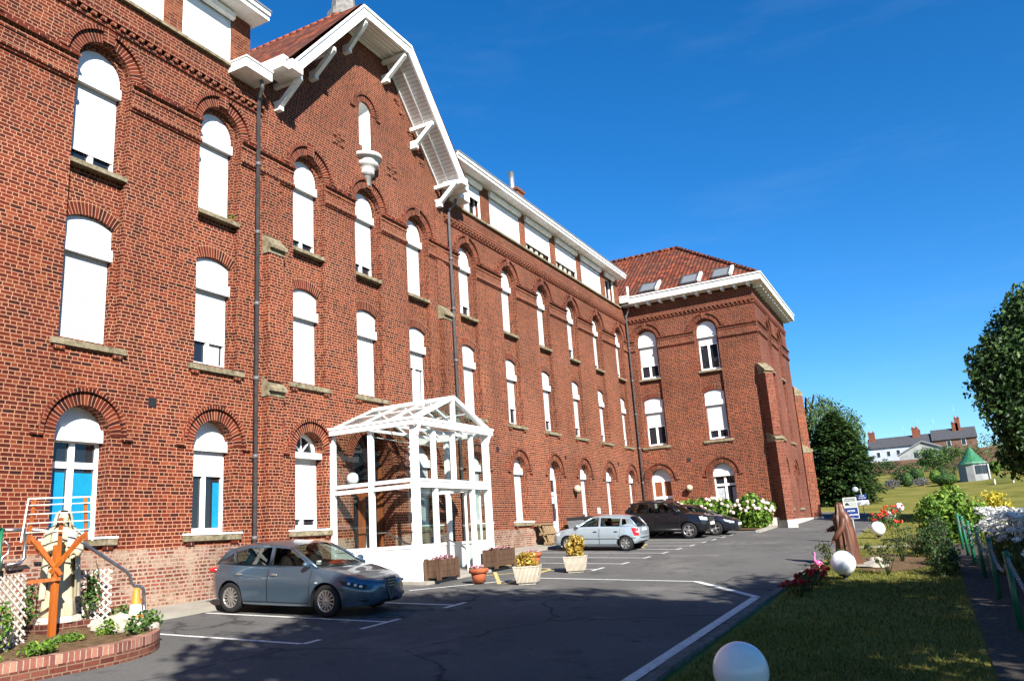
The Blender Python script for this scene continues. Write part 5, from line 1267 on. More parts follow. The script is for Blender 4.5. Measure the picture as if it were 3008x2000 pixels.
# --- blue grey five door hatchback in front
def ex_a(root, f, yl, yg, body):
    for s in (-1, 1):
        o = skin('headlight', [(1.56,0.715),(2.07,0.615),(2.07,0.535),(1.66,0.62)], s, yl, 0.012, 'trim', root)
        for xx, zz in ((1.78,0.645),(1.90,0.615),(2.0,0.59)): b = MB(); b.ball((xx+0.012, s*(yl(xx,zz)+0.006), zz), 0.5, 12, 8, sc=(0.085,0.05,0.06)); b.build('lamp_lens', M['lampclear'], o)
        lampball('tail_light', (-1.90, s*0.60, 0.86), (0.20,0.34,0.13), 'tail', root, (s*0.5, 0))
        lampball('fog_light_intake', (1.98, s*0.55, 0.34), (0.30,0.30,0.13), 'trim', root, (-s*0.5, 0))
        b = MB(); b.ball((1.05, s*(yl(1.05,0.66)+0.0), 0.66), 0.5, 10, 6, sc=(0.09,0.02,0.025)); b.build('side_repeater', M['lampclear'], root)
    g = MB(); g.prism([(2.175,-0.17,0.70),(2.175,0.17,0.70),(2.20,0.0,0.30)], (0.05,0,0.0)); o = g.build('grille', M['trim'], root)
    g = MB()
    for k in range(6): z = 0.66-k*0.055; w = 0.15*(z-0.30)/0.40; g.box(2.215-0.0,-w,z-0.008,2.235,w,z+0.008)
    for s in (-1,1): g.bar((2.20,s*0.18,0.71),(2.23,0,0.29),0.025,0.025)
    g.bar((2.19,-0.18,0.71),(2.19,0.18,0.71),0.025,0.03); g.build('grille_bar', M['alloy'], o)
    for s in (-1,1): i = MB(); i.bar((2.17,s*0.16,0.33),(2.10,s*0.50,0.33),0.03,0.13); i.build('lower_intake', M['trim'], root)
    n = MB(); n.bar((2.155,0.20,0.49),(2.02,0.64,0.49),0.02,0.11); n.build('front_plate', M['plate'], root)
    c = MB(); c.ball((0.72,0.22,0.965), 0.5, 12, 8, sc=(0.30,0.55,0.12)); c.build('folded_cloth', M['red_cloth'], root)
    t = MB(); t.box(0.80,-0.56,0.985,0.86,-0.48,1.06); t.build('windscreen_sticker', M['sign_white'], root)
A_TAB = [(2.20,0.30,0.30,0.42,0.26,0.58,0.60),(2.14,0.22,0.55,0.45,0.48,0.62,0.66),(1.98,0.20,0.72,0.50,0.64,0.68,0.735),(1.70,0.19,0.82,0.56,0.74,0.765,0.825),(1.27,0.18,0.865,0.62,0.79,0.86,0.915),(0.95,0.18,0.865,0.63,0.79,0.915,0.965),(0.3,0.17,0.865,0.62,0.79,0.935,0.935),(-0.6,0.17,0.865,0.62,0.79,0.955,0.955),(-1.27,0.19,0.865,0.66,0.78,0.975,0.975),(-1.70,0.24,0.82,0.68,0.72,0.985,0.99),(-1.93,0.32,0.70,0.68,0.60,0.975,0.985),(-2.03,0.38,0.52,0.62,0.45,0.86,0.88)]
def door_edges(xf0, xf1, xr0, xr1, z0, zf, arch=None):
    fl = [(xf0,z0),(xf1,zf)]
    rr = [(xr0,z0),(xr1,zf)] if not arch else [(xr0,z0)]+arch+[(xr1,zf)]
    return (fl, rr)
car_a = car(dict(name='hatchback', label='blue grey five door hatchback parked nose out beside the glass porch, half in shade', paint='car_blue', tab=A_TAB, wr=0.315, ax=(1.273,-1.273), tum=0.40,
    ws=(1.00,0.955,0.20,1.375), rs=(-1.50,1.345,-1.93,1.00), roof=[(-0.10,1.425),(-0.55,1.437),(-1.05,1.415)],
    windows=[[(0.80,0.965),(-0.18,0.978),(-0.22,1.33),(0.16,1.305),(0.45,1.17)],[(-0.27,0.980),(-1.10,1.005),(-1.24,1.10),(-1.28,1.22),(-0.95,1.315),(-0.31,1.335)],[(-1.19,1.015),(-1.40,1.08),(-1.42,1.19),(-1.35,1.22),(-1.32,1.12)]],
    doors=[door_edges(0.86,0.90,-0.21,-0.21,0.27,0.98), door_edges(-0.24,-0.24,-0.90,-1.22,0.27,1.0,[(-0.93,0.45),(-1.05,0.68),(-1.15,0.80)])], spokes=13, spokew=0.03, seats=(0.0,-0.95), extra=ex_a, handle='alloy', zh=0.80))
place_car(car_a, 12.84, -2.92, R(-90), k=0.975)
# --- pale silver five door hatchback
def ex_c(root, f, yl, yg, body):
    for s in (-1, 1):
        skin('headlight', [(1.58,0.74),(1.92,0.645),(1.92,0.57),(1.62,0.62)], s, yl, 0.012, 'lampclear', root)
        o = skin('tail_light', [(-1.47,0.90),(-1.72,0.90),(-1.765,0.60),(-1.60,0.60)], s, yl, 0.016, 'tail', root); skin('reversing_lamp', [(-1.63,0.78),(-1.735,0.78),(-1.75,0.72),(-1.65,0.72)], s, yl, 0.024, 'lampclear', o)
        m = MB(); pts = [(0.80+(-1.0-0.80)*k/10) for k in range(11)]
        m.tube([(x, s*(yl(x,0.50)+0.010), 0.50) for x in pts], 0.026, 6); m.build('side_moulding', M['plastic_grey'], root)
        m = MB(); pts = [(-1.45-0.04*k) for k in range(6)]; m.tube([(x, s*(yl(x,0.53)+0.006), 0.53) for x in pts], 0.03, 6); m.build('bumper_strip', M['plastic_grey'], root)
    b = MB(); b.tube([(-1.60,-0.68,0.55),(-1.76,-0.5,0.55),(-1.80,0,0.55),(-1.76,0.5,0.55),(-1.60,0.68,0.55)], 0.055, 8); b.build('rear_bumper_strip', M['plastic_grey'], root)
    n = MB(); n.prism([(-1.765,-0.26,0.78),(-1.765,0.26,0.78),(-1.75,0.26,0.89),(-1.75,-0.26,0.89)], (-0.025,0,0)); n.build('rear_plate', M['plate'], root)
    n = MB(); n.ball((-1.745,0,0.94), 0.5, 10, 8, sc=(0.04,0.10,0.10)); n.build('badge', M['alloy'], root)
    a = MB(); a.tube([(-1.25,0,1.38),(-1.45,0,1.52)], 0.006, 5); a.build('aerial', M['trim'], root)
    w = MB(); w.bar((-1.70,0.05,0.99),(-1.66,0.42,1.05),0.02,0.02); w.build('rear_wiper', M['trim'], root)
C_TAB = [(2.00,0.30,0.42,0.45,0.38,0.58,0.61),(1.94,0.22,0.60,0.45,0.54,0.64,0.69),(1.75,0.20,0.74,0.50,0.66,0.74,0.80),(1.236,0.19,0.815,0.56,0.74,0.86,0.91),(0.95,0.18,0.82,0.58,0.74,0.90,0.95),(0.3,0.18,0.82,0.58,0.74,0.91,0.91),(-0.6,0.18,0.82,0.58,0.74,0.92,0.92),(-1.236,0.20,0.82,0.60,0.73,0.93,0.93),(-1.55,0.26,0.78,0.60,0.69,0.93,0.94),(-1.70,0.32,0.70,0.58,0.64,0.92,0.93),(-1.78,0.38,0.60,0.54,0.56,0.86,0.88)]
car_c = car(dict(name='hatchback', label='pale silver five door hatchback parked nose to the wall in front of the pallets', paint='car_silver', tab=C_TAB, wr=0.295, ax=(1.236,-1.236), tum=0.33,
    ws=(0.98,0.94,0.22,1.345), rs=(-1.38,1.335,-1.68,0.97), roof=[(-0.10,1.41),(-0.55,1.42),(-1.0,1.395)],
    windows=[[(0.76,0.955),(-0.10,0.965),(-0.10,1.315),(0.14,1.295),(0.42,1.17)],[(-0.18,0.965),(-0.98,0.975),(-1.02,1.285),(-0.18,1.318)],[(-1.08,1.0),(-1.30,1.06),(-1.22,1.25),(-1.08,1.27)]],
    doors=[door_edges(0.84,0.86,-0.13,-0.13,0.27,0.95), door_edges(-0.16,-0.16,-0.86,-1.03,0.27,0.96,[(-0.90,0.45),(-1.0,0.62)])], spokes=7, spokew=0.075, seats=(-0.02,-0.95), extra=ex_c, zh=0.76))
place_car(car_c, 28.4, -3.25, R(90), k=0.92)
# --- black three door off-roader
def ex_s(root, f, yl, yg, body):
    for s in (-1, 1):
        skin('headlight', [(1.56,0.97),(1.875,0.905),(1.885,0.79),(1.62,0.82)], s, yl, 0.012, 'lampclear', root)
        lampball('tail_light', (-1.78, s*0.72, 0.95), (0.14,0.14,0.40), 'tail', root)
        r_ = MB(); r_.tube([(0.05,s*0.60,1.66),(-0.3,s*0.60,1.70),(-1.2,s*0.60,1.68)], 0.018, 6); r_.build('roof_rail', M['trim'], root)
        c = MB(); c.tube([(0.78,s*(yl(0.78,0.42)+0.01),0.40),(-0.78,s*(yl(-0.7,0.42)+0.01),0.40)], 0.05, 8); c.build('side_step', M['trim'], root)
    n = MB(); n.box(1.90,-0.26,0.58,1.98,0.26,0.70); n.build('front_plate', M['plate'], root)
    n = MB(); n.box(1.84,-0.40,0.34,1.96,0.40,0.40); n.build('skid_plate', M['alloy'], root)
    g = MB(); g.box(1.86,-0.42,0.82,1.91,0.42,0.92); g.build('grille', M['alloy'], root)
    w = MB(); w.lathe([(0.0,-0.10),(0.26,-0.10),(0.345,-0.06),(0.345,0.06),(0.26,0.10),(0.0,0.11)], (-1.93,0.05,0.98), 24, axis='x'); w.build('spare_wheel', M['rubber'], root)
S_TAB = [(1.93,0.36,0.50,0.55,0.44,0.86,0.90),(1.87,0.32,0.70,0.58,0.62,0.92,0.97),(1.65,0.30,0.84,0.62,0.76,0.99,1.05),(1.1,0.29,0.895,0.68,0.82,1.06,1.12),(0.78,0.29,0.895,0.70,0.82,1.09,1.14),(0.2,0.29,0.89,0.70,0.82,1.10,1.10),(-0.6,0.29,0.89,0.70,0.82,1.11,1.11),(-1.1,0.31,0.895,0.72,0.82,1.12,1.12),(-1.55,0.36,0.87,0.74,0.80,1.13,1.14),(-1.76,0.42,0.80,0.74,0.74,1.12,1.13),(-1.82,0.46,0.74,0.72,0.68,1.04,1.06)]
car_s = car(dict(name='off_road_car', label='black three door off road car with silver wheels and a spare wheel on its tail', paint='car_black', tab=S_TAB, wr=0.35, ax=(1.10,-1.10), tum=0.26, archgap=0.07,
    ws=(0.84,1.13,0.26,1.585), rs=(-1.55,1.60,-1.76,1.15), roof=[(-0.05,1.66),(-0.6,1.685),(-1.15,1.665)],
    windows=[[(0.58,1.15),(-0.42,1.155),(-0.42,1.56),(0.18,1.535),(0.40,1.36)],[(-0.55,1.16),(-1.38,1.19),(-1.34,1.53),(-0.55,1.56)]],
    doors=[door_edges(0.70,0.72,-0.48,-0.48,0.42,1.14)], spokes=5, spokew=0.10, seats=(-0.1,-0.95), extra=ex_s, zh=0.97))
place_car(car_s, 35.15, -3.75, R(-90))
# --- near black low car beyond it
def ex_d(root, f, yl, yg, body):
    for s in (-1, 1):
        skin('headlight', [(1.66,0.735),(2.12,0.625),(2.12,0.55),(1.76,0.63)], s, yl, 0.012, 'lampclear', root)
        lampball('tail_light', (-1.98, s*0.62, 0.80), (0.12,0.26,0.22), 'tail', root)
    n = MB(); n.box(2.20,-0.26,0.44,2.27,0.26,0.55); n.build('front_plate', M['plate'], root)
    n = MB(); n.box(2.12,-0.5,0.28,2.22,0.5,0.36); n.build('lower_intake', M['trim'], root)
D_TAB = [(2.24,0.32,0.34,0.44,0.30,0.58,0.60),(2.16,0.22,0.60,0.46,0.54,0.63,0.67),(1.95,0.20,0.76,0.50,0.68,0.70,0.75),(1.30,0.18,0.86,0.60,0.79,0.86,0.92),(0.95,0.18,0.865,0.62,0.79,0.91,0.96),(0.3,0.17,0.865,0.62,0.79,0.93,0.93),(-0.6,0.17,0.865,0.62,0.79,0.945,0.945),(-1.30,0.19,0.86,0.65,0.78,0.955,0.955),(-1.75,0.24,0.82,0.66,0.73,0.955,0.97),(-1.98,0.32,0.70,0.66,0.62,0.93,0.95),(-2.06,0.38,0.54,0.60,0.48,0.84,0.86)]
car_d = car(dict(name='hatchback', label='low near black car parked nose out between the off road car and the hydrangeas', paint='car_navy', tab=D_TAB, wr=0.32, ax=(1.30,-1.30), tum=0.40,
    ws=(1.02,0.955,0.22,1.365), rs=(-1.45,1.33,-1.96,0.98), roof=[(-0.10,1.42),(-0.55,1.43),(-1.0,1.405)],
    windows=[[(0.80,0.965),(-0.18,0.975),(-0.22,1.32),(0.16,1.295),(0.45,1.165)],[(-0.27,0.975),(-1.15,0.99),(-1.25,1.16),(-0.95,1.30),(-0.31,1.325)]],
    doors=[door_edges(0.86,0.90,-0.21,-0.21,0.27,0.98), door_edges(-0.24,-0.24,-0.92,-1.2,0.27,0.98,[(-0.95,0.45),(-1.08,0.68)])], spokes=5, spokew=0.07, seats=(0.0,-0.95), extra=ex_d, zh=0.8))
place_car(car_d, 37.30, -4.15, R(-90))
# ------------------------------------------------------------ yard furniture
def planter(x, y, label, s=0.62, h=0.42):
    z = gz(x, y)+0.03; t = thing('planter', label, 'planter', (x, y, z), 'white fluted planters'); b = MB(); a = s/2
    rg = lambda k, zz: [(x-k,y-k,zz),(x+k,y-k,zz),(x+k,y+k,zz),(x-k,y+k,zz)]
    lv = [(a*0.74,z+0.03),(a*0.80,z+0.05),(a*0.93,z+h*0.55),(a,z+h*0.93),(a*1.03,z+h*0.93),(a*1.03,z+h),(a*0.86,z+h),(a*0.84,z+h-0.06)]
    rot = Matrix.Rotation(R(20), 3, 'Z'); c0 = Vector((x,y,0)); rr = lambda p: c0+rot @ (Vector(p)-c0)
    for (k0,z0),(k1,z1) in zip(lv, lv[1:]):
        p, q = rg(k0,z0), rg(k1,z1)
        for i in range(4): b.face([rr(p[i]), rr(p[(i+1)%4]), rr(q[(i+1)%4]), rr(q[i])])
    b.build('pot', M['planter'], t)
    f = MB(); f.hexa([rr(p) for p in rg(a*0.66,z)]+[rr(p) for p in rg(a*0.66,z+0.035)]); f.build('foot', M['pale_stone'], t)
    s_ = MB(); s_.face([rr(p) for p in rg(a*0.85,z+h-0.055)]); s_.build('earth', M['soil'], t)
    return z+h
zt = planter(17.75, -5.45, 'white fluted square planter with the low golden bush, nearest the camera')
shrub('golden_bush', 'low round dry golden bush growing in the nearer white planter', 17.75, -5.45, (0.27,0.27,0.20), 900, 0.085, 'l_gold', 'bush', 'golden bushes in planters', 11, zt-0.08, low=0.6)
zt = planter(20.55, -5.50, 'white fluted square planter with the taller golden bush, in front of the silver hatchback')
shrub('golden_bush', 'taller cone shaped golden bush growing in the farther white planter', 20.55, -5.50, (0.27,0.27,0.34), 1300, 0.085, 'l_gold', 'bush', 'golden bushes in planters', 12, zt-0.06, low=0.5)
def trough(cx, cy, ang, L, label, seed):
    z = gz(cx, cy)+0.10; t = thing('wooden_trough', label, 'planter box', (cx, cy, z), 'brown wooden planter boxes')
    rot = Matrix.Rotation(ang, 3, 'Z'); c0 = Vector((cx, cy, z)); q = lambda p: c0+rot @ Vector(p)
    W_, H_ = 0.42, 0.50
    bx = lambda mb, x0,y0,z0,x1,y1,z1: mb.hexa([q(p) for p in ((x0,y0,z0),(x1,y0,z0),(x1,y1,z0),(x0,y1,z0),(x0,y0,z1),(x1,y0,z1),(x1,y1,z1),(x0,y1,z1))])
    b = MB()
    for k in range(3):
        z0 = 0.06+k*0.145
        bx(b,-L/2+0.06,-W_/2,z0,L/2-0.06,-W_/2+0.03,z0+0.14); bx(b,-L/2+0.06,W_/2-0.03,z0,L/2-0.06,W_/2,z0+0.14); bx(b,-L/2,-W_/2+0.06,z0,-L/2+0.03,W_/2-0.06,z0+0.14); bx(b,L/2-0.03,-W_/2+0.06,z0,L/2,W_/2-0.06,z0+0.14)
    b.build('boards', M['w_dark'], t)
    for sx in (-1, 1):
        for sy in (-1, 1):
            l = MB(); x, y = sx*(L/2-0.03), sy*(W_/2-0.03); bx(l,x-0.045,y-0.045,0,x+0.045,y+0.045,H_+0.02); l.build('leg', M['w_dark'], t)
    e = MB(); e.face([q((-L/2+0.03,-W_/2+0.03,H_-0.06)), q((L/2-0.03,-W_/2+0.03,H_-0.06)), q((L/2-0.03,W_/2-0.03,H_-0.06)), q((-L/2+0.03,W_/2-0.03,H_-0.06))]); e.build('earth', M['soil'], t)
    f = MB(); r2 = random.Random(seed)
    pts = [q((r2.uniform(-L/2+0.08, L/2-0.08), r2.uniform(-0.15,0.15), H_+r2.uniform(-0.02,0.05))) for _ in range(26)]
    blossoms(f, pts, 0.05, 9, 0.05, 0, seed); 
    o = f.build('flowers', M['fl_pink'], t); g = MB()
    for p in pts: leaves(g, p, (0.07,0.07,0.05), 8, 0.07, 0, seed=seed)
    g.build('foliage', M['l_rose'], o)
trough(17.78, -3.03, R(2), 0.98, 'brown wooden planter box on legs left of the porch doorway', 4)
trough(20.75, -3.06, R(2), 1.15, 'brown wooden planter box on legs right of the porch doorway', 5)
def clay_pot(x, y, label, s=1.0, seed=1):
    z = gz(x, y)+0.06; t = thing('clay_pot', label, 'flower pot', (x, y, z), 'terracotta flower pots'); b = MB()
    b.lathe([(0.0,z),(0.145*s,z),(0.19*s,z+0.22*s),(0.185*s,z+0.225*s),(0.235*s,z+0.23*s),(0.24*s,z+0.33*s),(0.20*s,z+0.33*s),(0.195*s,z+0.29*s),(0,z+0.29*s)], (x,y,0), 24); b.build('pot', M['terracotta'], t)
    f = MB(); r2 = random.Random(seed); pts = [(x+r2.uniform(-.15,.15)*s, y+r2.uniform(-.15,.15)*s, z+0.34*s+r2.uniform(0,0.05)) for _ in range(10)]; blossoms(f, pts, 0.045, 8, 0.05, 0, seed)
    for p in pts: leaves(f, p, (0.06,0.06,0.04), 6, 0.06, 1, seed=seed)
    f.build('flowers', [M['fl_pink'], M['l_rose']], t)
clay_pot(17.55, -4.22, 'terracotta flower pot standing alone before the porch doorway', 1.0, 3)
clay_pot(21.95, -3.55, 'terracotta flower pot half hidden behind the nearer white planter', 1.1, 5)
# leaning pallets
pt = thing('pallet', 'two worn wooden pallets leaning on the plinth beside the white side door', 'pallet', (29.7, -0.6, gz(29.7,-0.6)+0.13))
for k in range(2):
    b = MB(); bz = gz(29.7,-0.6)+0.13; dy = -k*0.17
    for i in range(6): x = 29.25+i*0.185; b.bar((x,-0.62+dy,bz), (x+0.05,-0.24+dy,bz+0.78), 0.11, 0.022, (0,1,0))
    for i in range(3):
        t = 0.06+i*0.36; b.bar((29.2,-0.60+dy+0.38*t/0.78+0.05,bz+t), (30.33,-0.60+dy+0.38*t/0.78+0.05,bz+t+0.01), 0.10, 0.09, (0,1,0.2))
    for i in range(3): t = 0.06+i*0.36; b.bar((29.2,-0.60+dy+0.38*t/0.78-0.035,bz+t), (30.33,-0.60+dy+0.38*t/0.78-0.035,bz+t+0.01), 0.12, 0.02, (0,0,1))
    b.build('pallet_frame', M['w_pallet'], pt)
# wheelie bin behind the silver car
wb = thing('refuse_bin', 'grey four wheeled refuse bin with dark lid by the wall behind the silver hatchback', 'bin', (32.5,-0.75,gz(32.5,-0.75)+0.13))
z = gz(32.5,-0.75)+0.13; b = MB(); P = lambda x, y, q: (32.5+x, -0.75+y, z+q)
b.hexa([P(-0.5,-0.32,0.15),P(0.5,-0.32,0.15),P(0.5,0.32,0.15),P(-0.5,0.32,0.15),P(-0.60,-0.42,0.86),P(0.60,-0.42,0.86),P(0.60,0.42,0.86),P(-0.60,0.42,0.86)]); b.build('bin_body', M['plastic_grey'], wb)
b = MB(); b.hexa([P(-0.64,-0.46,0.86),P(0.64,-0.46,0.86),P(0.64,0.46,0.86),P(-0.64,0.46,0.86),P(-0.58,-0.36,0.96),P(0.58,-0.36,0.96),P(0.58,0.40,0.96),P(-0.58,0.40,0.96)]); b.bar(P(-0.68,-0.48,0.85),P(0.68,-0.48,0.85),0.04,0.06); b.build('bin_lid', M['trim'], wb)
for sx in (-0.4,0.4):
    for sy in (-0.25,0.25): b = MB(); b.cyl(P(sx-0.03,sy,0.08), P(sx+0.03,sy,0.08), 0.08, n=12); b.build('wheel', M['rubber'], wb)
# hydrangeas in front of the wing
def hydrangea(cx, cy, rad, label, seed):
    z = gz(cx, cy)+0.08; t = thing('hydrangea', label, 'shrub', (cx, cy, z), 'hydrangeas by the wing'); c = MB()
    leaves(c, (cx,cy,z+rad[2]*0.85), rad, 3400, 0.20, 0, 0.7, seed=seed, lump=0.4, aspect=0.75, keep=lambda p: p.z > z)
    c.build('foliage', M['l_bright'], t)
    st = MB(); r2 = random.Random(seed)
    for k in range(9): a = r2.uniform(0,6.28); q = r2.uniform(0.2,0.7); st.tube([(cx,cy,z),(cx+math.cos(a)*rad[0]*q,cy+math.sin(a)*rad[1]*q,z+rad[2]*1.2)], [0.03,0.012], 5)
    st.build('stem', M['bark'], t)
    for k in range(32):
        a = r2.uniform(math.pi*0.55, math.pi*1.75); e = r2.uniform(0.05, 1.15); p = Vector((cx+rad[0]*math.cos(a)*math.cos(e)*1.02, cy+rad[1]*math.sin(a)*math.cos(e)*1.02, z+rad[2]*0.85+rad[2]*math.sin(e)*1.02))
        f = MB(); f.ball(p, 0.085, 8, 6); f.uv = [[(r2.random(),0.5)]*len(u) for u in f.uv]; blossoms(f, [p], 0.10, 26, 0.055, 0, k+seed*50); f.build('flower_head', M['fl_hyd'], t)
hydrangea(41.75, -3.45, (0.95,1.75,0.82), 'wide hydrangea with pale pink flower heads behind the low near black car', 21)
hydrangea(41.85, -6.02, (0.90,1.05,0.82), 'round hydrangea with pale flower heads beside the corner buttress', 22)

# ------------------------------------------------------------ left flower bed and its things
# stair to the basement landing with its flank wall and steel rail
sf = thing('entrance_stair', 'brick flank wall and steps descending along the facade at the far left', 'stair', (9,-0.4,0.85))
b = MB(); b.prism([(6.0,-0.62,0.6),(11.05,-0.62,0.75),(11.05,-0.62,1.12),(10.9,-0.62,1.30),(8.75,-0.62,1.98),(6.0,-0.62,1.98)], (0,0.20,0)); b.build('flank_wall', M['plinth'], sf)
b = MB()
for k in range(7): b.box(6.0, -0.419, 0.7, 8.75+0.32*(7-k), -0.013, 0.95+0.145*(k+1))
b.build('steps', M['paving'], sf)
hr_ = thing('handrail', 'tubular steel handrail sloping down beside the blue curtained window', 'handrail', (10.0,-0.72,1.9))
b = MB(); b.tube([(8.6,-0.70,2.62),(9.24,-0.70,2.56),(10.50,-0.70,1.80),(10.58,-0.70,1.70),(10.60,-0.70,1.60),(10.68,-0.70,1.53),(10.80,-0.70,1.52),(10.88,-0.70,1.45),(10.90,-0.70,1.20)], 0.032, 10); b.build('rail', M['steel'], hr_)
b = MB(); b.tube([(10.2,-0.70,1.10),(10.9,-0.70,1.12)], 0.022, 8); b.tube([(10.90,-0.70,1.22),(10.90,-0.70,0.86)], 0.03, 8); b.tube([(9.3,-0.70,2.52),(9.3,-0.66,1.8)], 0.02, 8); b.build('support', M['steel'], hr_)
gp_ = thing('green_gate_post', 'bright green post with a bent steel tube handle at the left edge', 'post', (8.05,-0.75,1.9))
b = MB(); b.tube([(8.10,-0.72,1.5),(8.10,-0.72,2.66)], 0.03, 8); b.tube([(7.6,-0.72,2.64),(8.10,-0.72,2.64)], 0.03, 8); b.build('post', M['green_paint'], gp_)
b = MB(); b.tube([(8.13,-0.75,2.62),(8.42,-0.75,2.62),(8.49,-0.75,2.56),(8.49,-0.75,2.16),(8.42,-0.75,2.08),(8.20,-0.75,2.06)], 0.03, 10); b.tube([(8.15,-0.74,2.45),(8.24,-0.74,2.36),(8.22,-0.74,2.25),(8.13,-0.74,2.18),(8.13,-0.74,1.98)], 0.018, 8); b.build('tube_handle', M['steel'], gp_)
# orange timber notice stand
E1 = Vector((0.835,-0.55,0)); BX, BY = 7.85, -2.57; bz = bedz(BX, BY)-0.06
def S_(a, h, d=0.0): return Vector((BX,BY,0))+E1*a+Vector((-0.55,-0.835,0))*d+Vector((0,0,h))
ns = thing('notice_stand', 'orange timber stand with a slatted tilted frame and clear cover in the flower bed', 'stand', (BX, BY, bz))
b = MB(); b.bar(S_(0,bz), S_(0,2.30), 0.082, 0.08, (0,1,0)); b.bar(S_(0.03,2.1), S_(0.03,2.70,-0.05), 0.045, 0.04, (0,1,0)); b.build('post', M['w_orange'], ns)
b = MB(); b.bar(S_(-0.34,1.79,0.07), S_(0.07,1.81,0.07), 0.03, 0.05, (0,0,1)); b.build('shelf', M['w_orange'], ns)
for s, n in ((-1,0), (1,1)):
    b = MB(); b.bar(S_(-s*0.07,1.86+0.04*n,0.062), S_(s*0.36,2.44,0.02), 0.062, 0.04, (0,1,0)); b.build('brace', M['w_orange'], ns)
    b = MB(); b.bar(S_(s*0.07,2.05,-0.08), S_(s*0.30,2.40,-0.08), 0.06, 0.04, (0,1,0)); b.build('rear_brace', M['w_orange'], ns)
    b = MB(); b.bar(S_(s*0.38,2.34,0.09), S_(s*0.34,2.99,-0.14), 0.042, 0.035, (0,1,0)); b.build('frame_side', M['w_orange'], ns)
for k in range(4): b = MB(); h = 2.50+k*0.135; d = 0.05-(h-2.5)*0.36; b.bar(S_(-0.42+k*0.008,h,d+0.025), S_(0.43-k*0.005,h+0.008,d+0.025), 0.016, 0.026, (0,1,0)); b.build('slat', M['pale_stone'], ns)
q0 = [S_(-0.47,2.36,0.12), S_(0.46,2.33,0.12), S_(0.42,3.01,-0.14), S_(-0.42,3.01,-0.14)]
for i in (1,2,3): b = MB(); b.bar(q0[i], q0[(i+1)%4], 0.018, 0.018); b.build('cover_edge', M['white'], ns)
b = MB(); b.face(q0); b.build('clear_cover', clear_glass('thin_clear_cover', (0.95,0.97,0.98), 0.6), ns)
